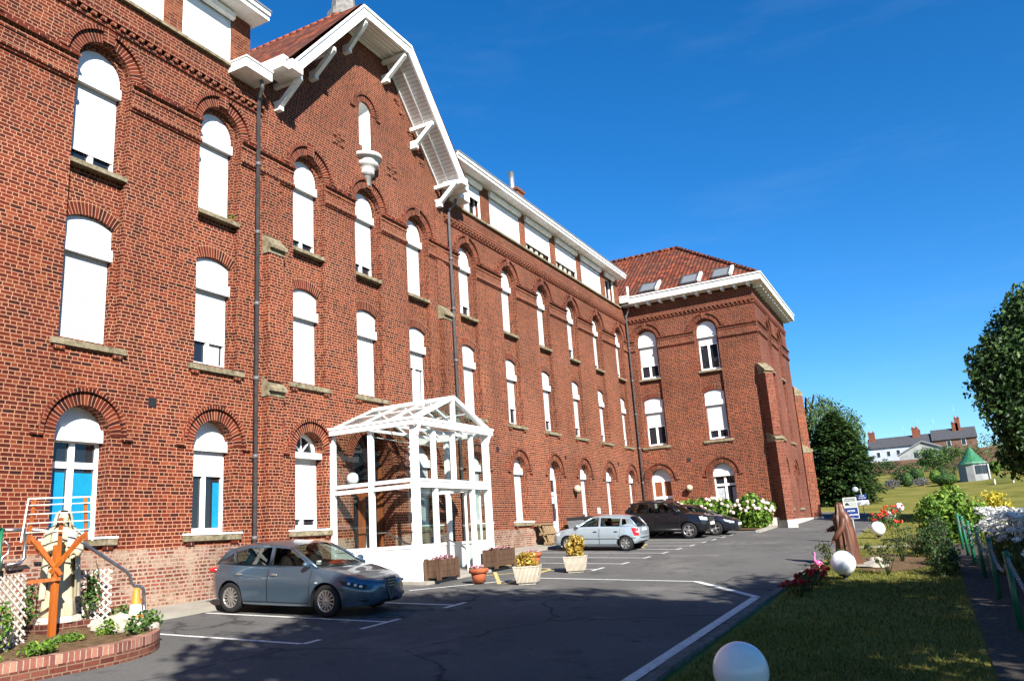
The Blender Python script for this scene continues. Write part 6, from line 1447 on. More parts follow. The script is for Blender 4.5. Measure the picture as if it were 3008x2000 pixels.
# plaster statue of a robed woman on a brick step
def robed(prof, c, wob, n=28):
    b = MB(); b.lathe(prof, c, n, wob=wob); return b
sx, sy = 8.36, -1.92; sz = bedz(sx, sy)+0.02
st = thing('statue', 'cream plaster statue of a veiled robed woman behind the orange timber stand', 'statue', (sx, sy, sz))
b = MB(); b.box(sx-0.42,sy-0.30,sz-0.15,sx+0.42,sy+0.30,sz+0.10); b.build('brick_step', M['bedbrick'], st)
b = MB(); b.lathe([(0.0,sz+0.101),(0.34,sz+0.101),(0.33,sz+0.19),(0.0,sz+0.19)], (sx,sy,0), 8, s=False); b.build('plinth', M['pale_stone'], st)
fold = lambda a, z: 1+0.06*math.sin(a*9+z*2)+0.03*math.sin(a*17+1)
H0 = sz+0.19
def bodyfig(h, base, c, fold, mat, parent, arms, hands_at, head_tilt=0.0, face=-2.2, veil=True):
    s = h/1.70; X = Vector((c[0], c[1], base))
    b = MB()
    prof = [(0.25,0.0),(0.27,0.03),(0.245,0.25),(0.215,0.6),(0.20,0.85),(0.185,1.0),(0.20,1.15),(0.215,1.28),(0.20,1.38),(0.13,1.44),(0.065,1.47),(0.058,1.52)]
    b.lathe([(r*s, z*s) for r, z in prof], X, 32, wob=fold)
    fd = Vector((math.cos(face), math.sin(face), 0)); sd = Vector((-fd.y, fd.x, 0))
    hc = X+Vector((0,0,1.60*s))+fd*0.02*s
    b.ball(hc, 0.5, 18, 14, sc=(0.165*s,0.165*s,0.225*s))
    b.ball(hc+fd*0.085*s-Vector((0,0,0.005*s)), 0.5, 8, 6, sc=(0.03*s,0.03*s,0.06*s))            # nose
    b.ball(hc+fd*0.068*s-Vector((0,0,0.055*s)), 0.5, 8, 6, sc=(0.035*s,0.05*s,0.022*s))          # mouth
    b.ball(hc+fd*0.055*s-Vector((0,0,0.092*s)), 0.5, 8, 6, sc=(0.05*s,0.05*s,0.04*s))
    for k in (-1, 1): b.ball(hc+fd*0.070*s+sd*0.032*s*k+Vector((0,0,0.022*s)), 0.5, 8, 6, sc=(0.025*s,0.03*s,0.018*s))
    for k in (-1, 1):
        el = X+sd*k*0.255*s+fd*0.06*s+Vector((0,0,1.06*s)); sh = X+sd*k*0.185*s+Vector((0,0,1.36*s)); hd = X+hands_at[0 if k < 0 else 1][0]*s*fd+sd*k*hands_at[0 if k < 0 else 1][1]*s+Vector((0,0,hands_at[0 if k < 0 else 1][2]*s))
        b.tube([sh, (sh+el)/2+sd*k*0.015*s, el, (el+hd)/2, hd], [0.085*s,0.085*s,0.085*s,0.085*s,0.06*s], 12)
        dr = (hd-el).normalized(); b.ball(hd+dr*0.05*s, 0.5, 10, 8, sc=(0.075*s,0.075*s,0.085*s))
        up_ = Vector((0,0,1)); sidev = dr.cross(up_)
        sidev = sidev.normalized() if sidev.length > 0.05 else sd
        for f_ in range(4):
            o = hd+dr*0.07*s+sidev*(f_-1.5)*0.021*s; L = (0.075,0.085,0.08,0.062)[f_]*s; b.tube([o, o+dr*L*0.55+up_*0.008*s, o+dr*L-up_*0.010*s], [0.011*s,0.010*s,0.007*s], 6)
        o = hd+dr*0.03*s+up_*0.03*s; b.tube([o, o+dr*0.035*s+up_*0.03*s, o+dr*0.06*s+up_*0.035*s], [0.012*s,0.011*s,0.008*s], 6)
    o = b.build('figure', M[mat], parent)
    if veil:
        v = MB(); a0 = face+R(48); a1 = face+R(312)
        vp = [(0.30,0.30),(0.285,0.6),(0.27,0.9),(0.265,1.15),(0.25,1.33),(0.20,1.42),(0.145,1.50),(0.135,1.60),(0.115,1.68),(0.07,1.735),(0.0,1.75)]
        v.lathe([(r*s, z*s) for r, z in vp], X, 30, a0=a0, a1=a1, wob=lambda a, z: 1+0.09*math.sin(a*9+z*1.0)+0.03*math.sin(a*21)); v.build('veil', M[mat], parent)
    return o
bodyfig(1.58, H0, (sx, sy), fold, 'cream', st, None, ((0.22,0.06,1.15),(0.30,0.20,0.98)))
sh = MB(); sh.lathe([(0.29,H0+0.95),(0.275,H0+1.15),(0.24,H0+1.30)], (sx,sy,0), 24, a0=R(-2.2*57.3+18), a1=R(-2.2*57.3+60)); sh.build('shawl', M['l_dark'] if False else M['pale_stone'], st)
# white lath trellises
def trellis(p0, p1, h, lean, label, cut=0):
    p0 = Vector(p0); p1 = Vector(p1); d = (p1-p0); L = d.length; d.normalize(); n = Vector((-d.y, d.x, 0)); t = thing('trellis', label, 'trellis', p0, 'bleached lath trellises'); b = MB(); k = -h; sp_ = 0.125
    while k < L:
        for sg in (1, -1):
            a0, a1 = (k, k+h) if sg > 0 else (k+h, k); z0, z1 = 0.0, h
            f = lambda a, z: p0+d*a+Vector((0,0,z))+n*(lean*z/h+0.01*sg)
            pa, pb = (a0, z0), (a1, z1)
            def clip(pa, pb):
                (a0,z0),(a1,z1) = pa, pb; t0, t1 = 0.0, 1.0
                for lo, hi in ((0, L),):
                    da = a1-a0
                    if da == 0: continue
                    ta, tb = (lo-a0)/da, (hi-a0)/da
                    if ta > tb: ta, tb = tb, ta
                    t0, t1 = max(t0, ta), min(t1, tb)
                return (t0, t1)
            t0, t1 = clip(pa, pb)
            if cut: t1 = min(t1, 1.0)
            if t1-t0 > 0.05: b.bar(f(a0+(a1-a0)*t0, z0+(z1-z0)*t0), f(a0+(a1-a0)*t1, z0+(z1-z0)*t1), 0.028, 0.010, n)
        k += sp_
    b.build('laths', M['w_grey'], t)
trellis((6.3,-3.02,bedz(6.3,-3)-0.02), (7.36,-2.72,bedz(7.36,-2.7)-0.02), 0.98, 0.06, 'bleached lath trellis leaning at the far left of the flower bed')
trellis((8.78,-1.62,bedz(8.8,-1.6)), (9.32,-1.88,bedz(9.3,-1.9)), 0.84, 0.06, 'bleached lath trellis with a climbing plant right of the cream statue')
def climber(x, y, label, seed, h=0.8, n=420, mat='l_mid', r=0.22):
    z = bedz(x, y); t = thing('climbing_plant', label, 'plant', (x, y, z)); b = MB(); r2 = random.Random(seed)
    for k in range(4): b.tube([(x,y,z),(x+r2.uniform(-.1,.1),y+0.05,z+h*0.5),(x+r2.uniform(-.2,.2),y+0.08,z+h*r2.uniform(.7,1))], [0.012,0.009,0.004], 5)
    b.build('stem', M['bark'], t); c = MB(); leaves(c, (x,y-0.03,z+h*0.55), (r,0.12,h*0.5), n, 0.075, 0, 0.3, seed=seed, lump=0.5); c.build('foliage', M[mat], t)
climber(8.98,-1.80,'dark climbing plant on the trellis right of the cream statue',31,0.75,260,'l_mid',0.16); climber(7.78,-2.05,'leafy climbing plant between the left trellis and the orange stand',32,0.75,190,'l_mid',0.12); climber(6.75,-3.15,'light green leafy plant before the left trellis',33,0.7,170,'l_bright',0.17)
for k, (x, y, rx, ry, rz) in enumerate(((8.80,-2.15,0.19,0.13,0.08),(8.95,-2.60,0.27,0.16,0.13),(8.60,-3.05,0.17,0.12,0.08),(8.85,-3.10,0.17,0.14,0.12),(8.86,-3.45,0.15,0.11,0.07),(8.55,-2.70,0.16,0.12,0.08),(9.25,-2.35,0.15,0.14,0.09))):
    b = MB(); r2 = random.Random(k+5); ph = [r2.uniform(0,6) for _ in range(4)]
    b.ball((x,y,bedz(x,y)+rz*0.45), 1.0, 14, 9, sc=(rx,ry,rz), s=False)
    for v in b.v:
        q = v-Vector((x,y,bedz(x,y))); f_ = 1+0.20*math.sin(q.x*19+ph[0])*math.cos(q.y*23+ph[1])+0.12*math.sin(q.z*40+ph[2]+q.x*21); v.x = x+q.x*f_; v.y = y+q.y*f_; v.z += 0.18*rz*math.sin(q.x*24+ph[3])*math.cos(q.y*28)
    o = b.build('rock', M['rock']); tag(o, ['flat pale rock beside the brick step of the cream statue','largest pale rock in the rockery of the flower bed','pale rock below the largest rock','pale rock under the traffic cone plants','smallest pale rock near the brick edging','low pale rock left of the cone','pale rock behind the largest rock'][k], 'rock', 'rocks in the flower bed')
for k, (x, y, r_, n, lab) in enumerate(((9.45,-2.0,0.17,170,'leafy bush in front of the traffic cone'),(8.35,-3.15,0.15,140,'small green plant below the rocks'),(8.55,-3.55,0.18,170,'pale leafy plant spilling over the brick edging'),(9.05,-3.20,0.19,180,'tall pale leafy plant right of the cone'),(8.72,-1.9,0.10,80,'small bright plant beside the statue step'),(7.0,-3.62,0.26,260,'grassy weed patch along the bed edging'),(6.3,-3.45,0.30,260,'leftmost weed patch in the flower bed'),(7.75,-3.1,0.18,120,'small weed patch under the orange stand'))):
    shrub('small_plant', lab, x, y, (r_,r_,r_*(0.9 if k < 5 else 0.35)), n, 0.075, 'l_bright' if k in (1,4,5,6,7) else 'l_mid', 'plant', 'small plants in the flower bed', 40+k, bedz(x, y), low=0.2, stem=False)
cn = thing('traffic_cone', 'orange and white traffic cone tilted at the foot of the steel handrail', 'cone', (9.58,-2.16,bedz(9.58,-2.16)-0.1))
z = bedz(9.58,-2.16)-0.12
b = MB(); b.lathe([(0.145,z+0.03),(0.112,z+0.19)], (9.58,-2.16,0), 20); b.build('cone_foot', M['cone'], cn); b = MB(); b.lathe([(0.083,z+0.36),(0.05,z+0.55),(0.03,z+0.62),(0,z+0.62)], (9.58,-2.16,0), 20); b.build('cone_body', M['cone'], cn)
b = MB(); b.lathe([(0.112,z+0.191),(0.083,z+0.359)], (9.58,-2.16,0), 20); b.build('reflective_band', M['sign_white'], cn)
b = MB(); b.box(9.40,-2.34,z,9.76,-1.98,z+0.03); b.build('base', M['cone'], cn)
b = MB(); b.tube([(9.42,-1.75,bedz(9.4,-1.75)),(9.32,-1.45,2.0)], 0.012, 6); tag(b.build('garden_cane', M['bark']), 'thin brown cane leaning on the wall by the right trellis', 'cane')
sw = MB(); leaves(sw, (13.55,-0.0,ZU+0.06), (0.13,0.05,0.08), 60, 0.06, 0, 0.2, seed=77); tag(sw.build('wall_weed', M['l_bright']), 'tuft of green weed growing on the second upper window sill', 'weed')
# ------------------------------------------------------------ right side garden
GL = [(8.42,-12.41),(19.95,-12.26),(34.2,-12.15),(46.0,-12.05),(57.2,-12.1)]
gl_lab = ['nearest opal globe garden lamp, cut by the bottom edge','opal globe garden lamp in front of the wooden statue','opal globe garden lamp on the sunlit lawn beside the sign','opal globe garden lamp behind orange red roses','farthest opal globe garden lamp above the red roses']
for (x, y), lab in zip(GL, gl_lab):
    z = gz(x, y); t = thing('garden_lamp', lab, 'lamp', (x, y, z), 'globe lamps along the lawn edge')
    b = MB(); b.cyl((x,y,z-0.1), (x,y,z+0.08), 0.045, n=10); b.lathe([(0.05,z+0.05),(0.06,z+0.08),(0.12,z+0.10),(0.135,z+0.125),(0.0,z+0.128)], (x,y,0), 18); b.build('pole', M['iron'], t)
    g = MB(); g.ball((x,y,z+0.37), 0.268, 36, 24); g.build('globe', M['globe'], t)
# carved wooden statue seen from behind
sx, sy = 23.36, -12.0; sz = gz(sx, sy)+0.02
ws = thing('statue', 'life size carved brown wooden statue of a hooded robed figure beside the drive', 'statue', (sx, sy, sz))
fold2 = lambda a, z: 1+0.10*math.sin(a*8+z*1.2)+0.05*math.sin(a*19)
bodyfig(1.56, sz, (sx, sy), fold2, 'w_statue', ws, None, ((0.30,0.22,0.98),(0.36,0.24,0.70)), face=R(115))
b = MB(); b.lathe([(0.36,sz+0.0),(0.33,sz+0.15),(0.27,sz+0.9),(0.20,sz+1.25)], (sx,sy,0), 26, a0=R(190), a1=R(400), wob=lambda a, z: 1+0.12*math.sin(a*10+z*1.2)+0.05*math.sin(a*23)); b.build('cloak', M['w_statue'], ws)
# access sign
def sign(x, y, label, panels, ht, pole_r=0.028, rot=None, mirror=False):
    z = gz(x, y); t = thing('road_sign', label, 'sign', (x, y, z)); 
    b = MB(); b.cyl((x+0.03,y,z-0.1), (x+0.03,y,z+ht), pole_r, n=10); b.build('pole', M['galv'], t)
    return t, z
SX, SY = 31.65, -11.55
t, z = sign(SX, SY, 'blue and grey double sign reading acces handicapes beside the wooden statue', None, 1.60)
ux, uy = Vector((0,-1,0)), Vector((0,0,1)); y0, y1 = -0.22, 0.22
b = MB(); b.box(SX-0.012,SY-0.225,z+0.86,SX+0.0,SY+0.225,z+1.245); b.build('blue_panel', M['blue_sign'], t)
b = MB(); b.box(SX-0.012,SY-0.215,z+1.25,SX+0.0,SY+0.215,z+1.60); o = b.build('grey_panel', M['sign_grey'], t)
for pn, z0, z1, w in (('edge',0.86,1.245,0.225),('edge',1.25,1.60,0.215)):
    b = MB()
    for a, c in (((-w,z0),(w,z0)),((w,z0),(w,z1)),((w,z1),(-w,z1)),((-w,z1),(-w,z0))): b.bar((SX-0.004,SY+a[0],z+a[1]), (SX-0.004,SY+c[0],z+c[1]), 0.03, 0.012)
    b.build('panel_edge', M['sign_white'], t)
def stext(s, size, mat, yc, zc, w=1.0):
    o = text_mesh(s, size, mat, (SX-0.014, SY+yc, z+zc), ux, uy, None, font_w=w); put(o, t)
stext('ACCES', 0.085, 'sign_white', 0.0, 1.13); stext('HANDICAPES', 0.075, 'sign_white', 0.0, 0.99, 0.95); stext('---------', 0.05, 'sign_white', 0.0, 0.90)
stext('VEHICULES PRIVES', 0.042, 'letter_dark', 0.0, 1.545); stext('EN CHARGE RAPIDE', 0.042, 'letter_dark', 0.0, 1.49)
b = MB(); b.prism([(SX-0.013,SY+0.17,z+1.33),(SX-0.013,SY+0.02,z+1.33),(SX-0.013,SY+0.02,z+1.37),(SX-0.013,SY+0.05,z+1.38),(SX-0.013,SY+0.08,z+1.42),(SX-0.013,SY+0.13,z+1.42),(SX-0.013,SY+0.17,z+1.37)], (-0.002,0,0)); b.bar((SX-0.014,SY+0.0,z+1.33),(SX-0.014,SY-0.19,z+1.40),0.004,0.008,(1,0,0)); b.bar((SX-0.014,SY-0.02,z+1.40),(SX-0.014,SY-0.10,z+1.42),0.004,0.008,(1,0,0)); b.bar((SX-0.014,SY-0.02,z+1.30),(SX-0.014,SY-0.19,z+1.32),0.004,0.008,(1,0,0)); b.build('car_symbol', M['letter_dark'], t)
SX, SY = 56.6, -10.05
t, z = sign(SX, SY, 'small far sign with round mirror, blue panel and white panel by the lawn', None, 1.65, 0.022)
b = MB(); b.box(SX-0.012,SY-0.30,z+0.96,SX,SY+0.26,z+1.26); b.build('blue_panel', M['blue_sign'], t); b = MB(); b.box(SX-0.012,SY-0.40,z+0.60,SX,SY+0.33,z+0.90); b.build('white_panel', M['sign_white'], t)
stext('ACCES', 0.09, 'sign_white', -0.02, 1.18); stext('HANDICAPES', 0.08, 'sign_white', -0.02, 1.05, 0.85)
b = MB()
for k in range(3): b.box(SX-0.0135,SY-0.3,z+0.68+k*0.07,SX-0.0125,SY+0.22,z+0.695+k*0.07)
b.build('text_line', M['sign_grey'], t)
b = MB(); b.lathe([(0.0,-0.05),(0.13,-0.04),(0.19,0.0),(0.17,0.03),(0.0,0.04)], (SX,SY+0.32,z+1.60), 20, axis='x'); b.bar((SX,SY+0.32,z+1.6),(SX+0.03,SY,z+1.6),0.03,0.03); b.build('mirror', M['galv'], t)
# flamingo
fx, fy = 21.7, -11.5; z = gz(fx, fy)
t = thing('flamingo', 'bright pink plastic flamingo standing in the roses near the wooden statue', 'ornament', (fx, fy, z))
b = MB(); d = Vector((-0.55,0.83,0))
b.ball((fx,fy,z+0.20), 0.5, 14, 10, sc=(0.14,0.17,0.14)); p = Vector((fx,fy,z+0.20))
b.tube([p+d*0.05+Vector((0,0,0.03)), p+d*0.085+Vector((0,0,0.09)), p+d*0.08+Vector((0,0,0.15)), p+d*0.055+Vector((0,0,0.21)), p+d*0.065+Vector((0,0,0.255)), p+d*0.09+Vector((0,0,0.26))], [0.045,0.030,0.022,0.020,0.022,0.026], 10)
b.tube([p-d*0.05+Vector((0,0,0.0)), p-d*0.14-Vector((0,0,0.05))], [0.05,0.01], 8)
b.build('body', M['flamingo'], t)
b = MB(); q = p+d*0.09+Vector((0,0,0.26)); b.tube([q, q+d*0.03-Vector((0,0,0.01)), q+d*0.035-Vector((0,0,0.04))], [0.018,0.013,0.003], 8); b.build('beak', M['letter_dark'], t)
for k in (-1,1): b = MB(); s = Vector((d.y,-d.x,0))*0.03*k; b.tube([p+s-Vector((0,0,0.05)), Vector((fx,fy,z))+s], 0.007, 6); b.build('leg', M['flamingo'], t)
# roses
def rose(x, y, h, r, n, fl, nf, label, seed, leafm='l_rose', fr=0.05, name='rose_bush', dx=0.0):
    z = gz(x, y); t = thing(name, label, 'rose bush', (x, y, z), 'rose bushes'); r2 = random.Random(seed); b = MB(); tips = []
    for k in range(9):
        a = r2.uniform(0,6.28); q = r2.uniform(0.3,1.0)*r; tip = Vector((x+math.cos(a)*q, y+math.sin(a)*q, z+h*r2.uniform(0.7,1.0))); tips.append(tip); b.tube([(x+math.cos(a)*0.04,y+math.sin(a)*0.04,z),(x+math.cos(a)*q*0.6,y+math.sin(a)*q*0.6,z+h*0.5),tip], [0.012,0.009,0.004], 5)
    b.build('stem', M['stem'], t); c = MB()
    for tp in tips:
        for u in (1.0, 0.75, 0.5): leaves(c, Vector((x,y,z))+(tp-Vector((x,y,z)))*u, (0.10,0.10,0.09), int(n/27), 0.075, 0, 0.2, seed=seed+int(u*10))
    c.build('foliage', M[leafm], t)
    if nf:
        for k in range(nf):
            a = r2.uniform(0,6.28); q = r2.uniform(0,1)*r; p = Vector((x+math.cos(a)*q, y+math.sin(a)*q, z+h*r2.uniform(0.72,1.08))); f = MB(); blossoms(f, [p], fr, 16, fr*1.05, 0, seed*31+k); f.ball(p, fr*0.55, 8, 6); f.uv[-48:] = [[(0.4,0.5)]*len(u) for u in f.uv[-48:]]; f.build('flower_head', M[fl], t)
RL = [(16.9,-11.72,0.30,0.30,240,'fl_red',9,'low crimson rose bush at the corner of the drive, nearest the camera'),(17.7,-11.78,0.34,0.34,240,'fl_red',11,'second low crimson rose bush along the kerb'),(18.7,-11.85,0.32,0.34,240,'fl_red',10,'crimson rose bush in half shade before the flamingo'),(19.55,-11.75,0.30,0.28,220,'fl_red',10,'crimson rose bush under the flamingo beside the globe lamp'),
      (21.2,-13.05,0.72,0.42,320,None,0,'bronze leaved rose bush without flowers right of the wooden statue'),(22.6,-11.75,0.62,0.36,300,None,0,'bronze leaved rose bush left of the wooden statue'),(24.6,-13.25,0.78,0.32,260,None,0,'tall bronze leaved rose bush at the back of the bed'),(26.0,-13.55,0.80,0.30,240,None,0,'rearmost bronze leaved rose bush by the cross path'),
      (38.2,-12.0,0.72,0.40,300,'fl_orange',11,'orange red rose bush left of the fourth globe lamp'),(41.5,-12.15,0.78,0.42,300,'fl_orange',13,'orange red rose bush behind the fourth globe lamp'),(45.2,-12.3,0.85,0.5,300,'fl_orange',13,'red rose bush beside the farthest globe lamp'),(40.2,-12.6,0.42,0.35,240,'fl_orange',7,'low orange rose bush right of the fourth globe lamp')]
for k, (x, y, h, r, n, fl, nf, lab) in enumerate(RL): rose(x, y, h, r, n, fl, nf, lab, 60+k, 'l_mid' if fl == 'fl_orange' else 'l_rose', 0.075 if fl == 'fl_orange' else 0.06)
# stones at the statue
for k, (x, y, rx, ry, rz) in enumerate(((23.0,-12.75,0.5,0.28,0.07),(24.6,-12.6,0.3,0.2,0.10))):
    b = MB(); b.ball((x,y,gz(x,y)+0.03), 1.0, 14, 8, sc=(rx,ry,rz)); tag(b.build('stone_slab', M['rock']), ['flat pale stone slab right of the wooden statue','small pale stone behind the wooden statue'][k], 'stone', 'stones at the statue')
# green chain posts with sagging chains
PS = [(13.83,-15.12),(17.13,-15.06),(20.64,-15.0),(23.64,-14.93),(26.48,-14.87),(28.64,-14.80)]
pl_l = ['nearest dark green chain post at the right edge','second green chain post from the camera','third green chain post from the camera','fourth green chain post from the camera','fifth green chain post, before the sunlit path end','farthest green chain post at the sunlit path end']
PT = []
for (x, y), lab in zip(PS, pl_l):
    z = gz(x, y); t = thing('chain_post', lab, 'post', (x, y, z), 'green posts along the path'); b = MB(); b.cyl((x,y,z-0.05), (x,y,z+1.05), 0.042, n=14); b.build('post', M['green_paint'], t)
    b = MB(); b.lathe([(0.046,z+1.05),(0.046,z+1.08),(0.0,z+1.10)], (x,y,0), 14); b.build('cap', M['green_paint'], t); PT.append(Vector((x,y,z+1.0)))
ch_l = ['chain hanging from the nearest green post','chain between the second and nearest green posts','chain between the third and second green posts','chain between the fourth and third green posts','chain between the fifth and fourth green posts','chain between the farthest and fifth green posts']
def chain(a, b_, sag, lab):
    mb = MB(); n = int((b_-a).length/0.062)
    for k in range(n):
        u = (k+0.5)/n; u0 = k/n; u1 = (k+1)/n; P = lambda u: a+(b_-a)*u-Vector((0,0,4*sag*u*(1-u)))
        p0, p1 = P(u0-0.15/n), P(u1+0.15/n); d = (p1-p0).normalized(); s = d.cross(Vector((0,0,1))).normalized() if k % 2 else d.cross(d.cross(Vector((0,0,1)))).normalized(); w = s*0.020; L = (p1-p0).length
        mb.tube([p0, p0+d*L*0.2+w, p0+d*L*0.8+w, p1, p0+d*L*0.8-w, p0+d*L*0.2-w, p0], 0.0065, 5, cap=False)
    tag(mb.build('chain', M['chain']), lab, 'chain', 'chains between the green posts')
ends = [Vector((10.3,-15.2,gz(10.3,-15.2)+0.55))]+PT
for k in range(len(PT)): chain(PT[k], ends[k], 0.32 if k else 0.05, ch_l[k])
# white umbel flowers behind the posts
def umbels(x0, x1, y0, y1, n, label, seed, hmin, hmax):
    r2 = random.Random(seed); t = thing('white_flower_clump', label, 'flowers', ((x0+x1)/2, (y0+y1)/2, gz((x0+x1)/2, (y0+y1)/2)), 'clumps of white flowers'); s = MB(); f = MB(); c = MB()
    for k in range(n):
        x, y = r2.uniform(x0,x1), r2.uniform(y0,y1); z = gz(x,y); h = r2.uniform(hmin,hmax); tip = Vector((x+r2.uniform(-.1,.1), y+r2.uniform(-.1,.1), z+h)); s.tube([(x,y,z),tip], [0.007,0.004], 4)
        rr = r2.uniform(0.08,0.15)
        for q in range(16):
            a = r2.uniform(0,6.28); e = rr*math.sqrt(r2.random()); p = tip+Vector((math.cos(a)*e, math.sin(a)*e, 0.05*(1-(e/rr)**2)+r2.uniform(0,0.015))); L = 0.030; tone = r2.random(); nn = Vector((r2.gauss(0,.6), r2.gauss(0,.6), 1)).normalized(); t1 = nn.orthogonal().normalized()*L; t2 = nn.cross(t1); f.face([p-t1-t2, p+t1-t2, p+t1+t2, p-t1+t2], 0, [(tone,0.5)]*4)
        for q in range(5): leaves(c, (x,y,z+h*r2.uniform(0.15,0.85)), (0.10,0.10,0.08), 3, 0.10, 0, 0.2, seed=seed+k, aspect=0.25)
    s.build('stem', M['stem'], t); f.build('flower_heads', M['fl_white'], t); c.build('foliage', M['l_dark'], t)
umbels(17.4, 20.8, -17.3, -15.5, 300, 'clump of white flat topped flowers behind the third green post', 81, 0.95, 1.45)
umbels(20.6, 25.5, -16.9, -15.25, 360, 'farther clump of white flat topped flowers behind the fourth green post', 82, 0.75, 1.35)
umbels(13.0, 17.4, -17.6, -15.6, 200, 'shaded clump of white flowers behind the nearest green posts', 83, 0.6, 1.15)
# bushes at the end of the path
shrub('leafy_bush', 'large glossy green bush at the end of the chain post path', 32.2, -14.60, (1.25,1.20,0.98), 5600, 0.165, 'l_bright', 'bush', None, 91, low=0.62)
shrub('yellow_bush', 'bright yellow leaved bush behind the large green bush', 36.2, -16.15, (1.1,0.85,0.95), 2600, 0.13, 'l_yellow', 'bush', None, 92, low=0.55)
for k, (x, y, r_, h, lab) in enumerate(((28.4,-14.15,0.38,0.62,'dark low bush at the cross path'),(26.2,-14.15,0.42,0.50,'second dark low bush along the path'),(23.8,-14.25,0.40,0.45,'third dark low bush along the path'),(21.3,-14.25,0.40,0.36,'nearest dark low bush along the path'),(27.2,-13.8,0.30,0.40,'small dark plant behind the rose bed'))):
    shrub('low_bush', lab, x, y, (r_*1.6,r_,h), 700, 0.09, 'l_dark', 'bush', 'dark bushes along the path edge', 95+k, low=0.4)
for k, (x, y, h) in enumerate(((30.4,-15.15,0.5),(30.9,-14.1,0.45))): shrub('low_plant', ['small flowering plant left of the sunlit path end','small plant under the large green bush'][k], x, y, (0.35,0.3,h*0.6), 260, 0.09, 'l_mid', 'plant', 'plants at the path end', 105+k, stem=False)
# grass
def grass(name, n, region, seed, hmin, hmax, label=None):
    r2 = random.Random(seed); mb = MB()
    for _ in range(n):
        x, y = region(r2)
        z = gz(x, y)-0.01; a = r2.uniform(0, 6.28); h = r2.uniform(hmin, hmax)*(1.0 if r2.random() < 0.97 else 1.9); w = r2.uniform(0.006, 0.012)
        d = Vector((math.cos(a), math.sin(a), 0)); l = Vector((r2.gauss(0,0.35)*h, r2.gauss(0,0.35)*h, h)); p = Vector((x,y,z)); tone = r2.random()
        i = [mb.vert(p-d*w), mb.vert(p+d*w), mb.vert(p+l*0.6+d*w*0.6), mb.vert(p+l), mb.vert(p+l*0.6-d*w*0.6)]
        mb.fidx(i, 0, [(tone,0.5)]*5)
    o = mb.build(name, M['l_grass']); tag(o, kind='stuff'); return o
def reg(r2):
    while True:
        u = r2.random()**1.5; x = 4.5+u*27; y = r2.uniform(-14.55, -11.4)
        if ((x-24.3)/2.5)**2+((y+13)/0.9)**2 < 1: continue
        return x, y
grass('grass', 42000, reg, 3, 0.025, 0.07)
def reg2(r2): return 30+r2.random()*26, r2.uniform(-17, -11.4)
grass('grass', 14000, reg2, 4, 0.03, 0.08)
sk = MB(); r2 = random.Random(9)
for k in range(40):
    x, y = r2.uniform(9,19), r2.uniform(-14.3,-12.2); z = gz(x,y); h = r2.uniform(0.12,0.32); sk.tube([(x,y,z),(x+r2.uniform(-.04,.04),y+r2.uniform(-.04,.04),z+h)], 0.003, 4); sk.ball((x,y,z+h), 0.009, 6, 4, sc=(1,1,2.4))
tag(sk.build('seed_stalks', M['bark']), kind='stuff')

# ------------------------------------------------------------ far lawn, hut, clipped shrubs, houses
def topiary(x, y, r_, h, label, mat='l_mid', seed=1, n=900):
    z = gz(x, y); t = thing('clipped_shrub', label, 'shrub', (x, y, z), 'clipped shrubs on the far lawn'); c = MB(); r2 = random.Random(seed)
    c.ball((x,y,z+h*0.5), 1.0, 16, 10, sc=(r_*0.93,r_*0.93,h*0.5)); c.uv = [[(r2.random()*0.5,0.5)]*len(u) for u in c.uv]
    for _ in range(n):
        d = Vector((r2.gauss(0,1), r2.gauss(0,1), r2.gauss(0,1))).normalized(); p = Vector((x+d.x*r_, y+d.y*r_, z+h*0.5+d.z*h*0.52)); nr = (d+Vector((r2.gauss(0,.5), r2.gauss(0,.5), r2.gauss(0,.5)))).normalized(); q = nr.orthogonal().normalized(); q = Matrix.Rotation(r2.uniform(0,6),3,nr) @ q; b = nr.cross(q); L = 0.13*r2.uniform(.6,1.2); tone = r2.random()
        c.face([p-q*L*.5, p-b*L*.3, p+q*L*.5, p+b*L*.3], 0, [(tone,0.5)]*4)
    c.build('foliage', M[mat], t)
topiary(86,-11.98,0.56,1.28,'clipped egg shaped shrub nearest the conifer','l_mid',121); topiary(92,-12.85,0.62,1.35,'second clipped egg shaped shrub behind the first','l_mid',122)
topiary(86,-14.45,0.50,1.25,'clipped egg shaped shrub under the fruit tree','l_bright',123); topiary(88,-15.0,0.5,1.35,'dark clipped shrub beside the fruit tree','l_dark',124); topiary(82,-15.2,0.95,0.95,'wide dark green dome shaped shrub before the hut','l_mid',125,1300)
topiary(90,-19.6,0.45,1.2,'clipped shrub right of the round hut','l_bright',126); topiary(88,-21.9,0.55,1.1,'clipped shrub under the big dark tree','l_bright',127)
shrub('lavender_bush', 'grey lavender mound beside the conifer', 83,-10.8,(0.9,0.8,0.5),700,0.12,'l_lav','bush','grey mounds',131); shrub('lavender_bush', 'grey lavender mound between the clipped shrubs', 84.5,-13.1,(1.0,0.8,0.42),700,0.12,'l_lav','bush','grey mounds',132)
shrub('dark_bush', 'dark bush behind the first clipped shrub', 90,-11.3,(1.6,1.3,0.7),900,0.16,'l_dark','bush','dark bushes on the far lawn',133); shrub('dark_bush', 'dark bush left of the hut', 93,-15.5,(1.3,1.2,0.7),800,0.16,'l_dark','bush','dark bushes on the far lawn',134); shrub('dark_bush', 'pale bush on the right behind the hut', 93,-21.0,(1.1,1.0,0.6),700,0.14,'l_mid','bush','dark bushes on the far lawn',135)
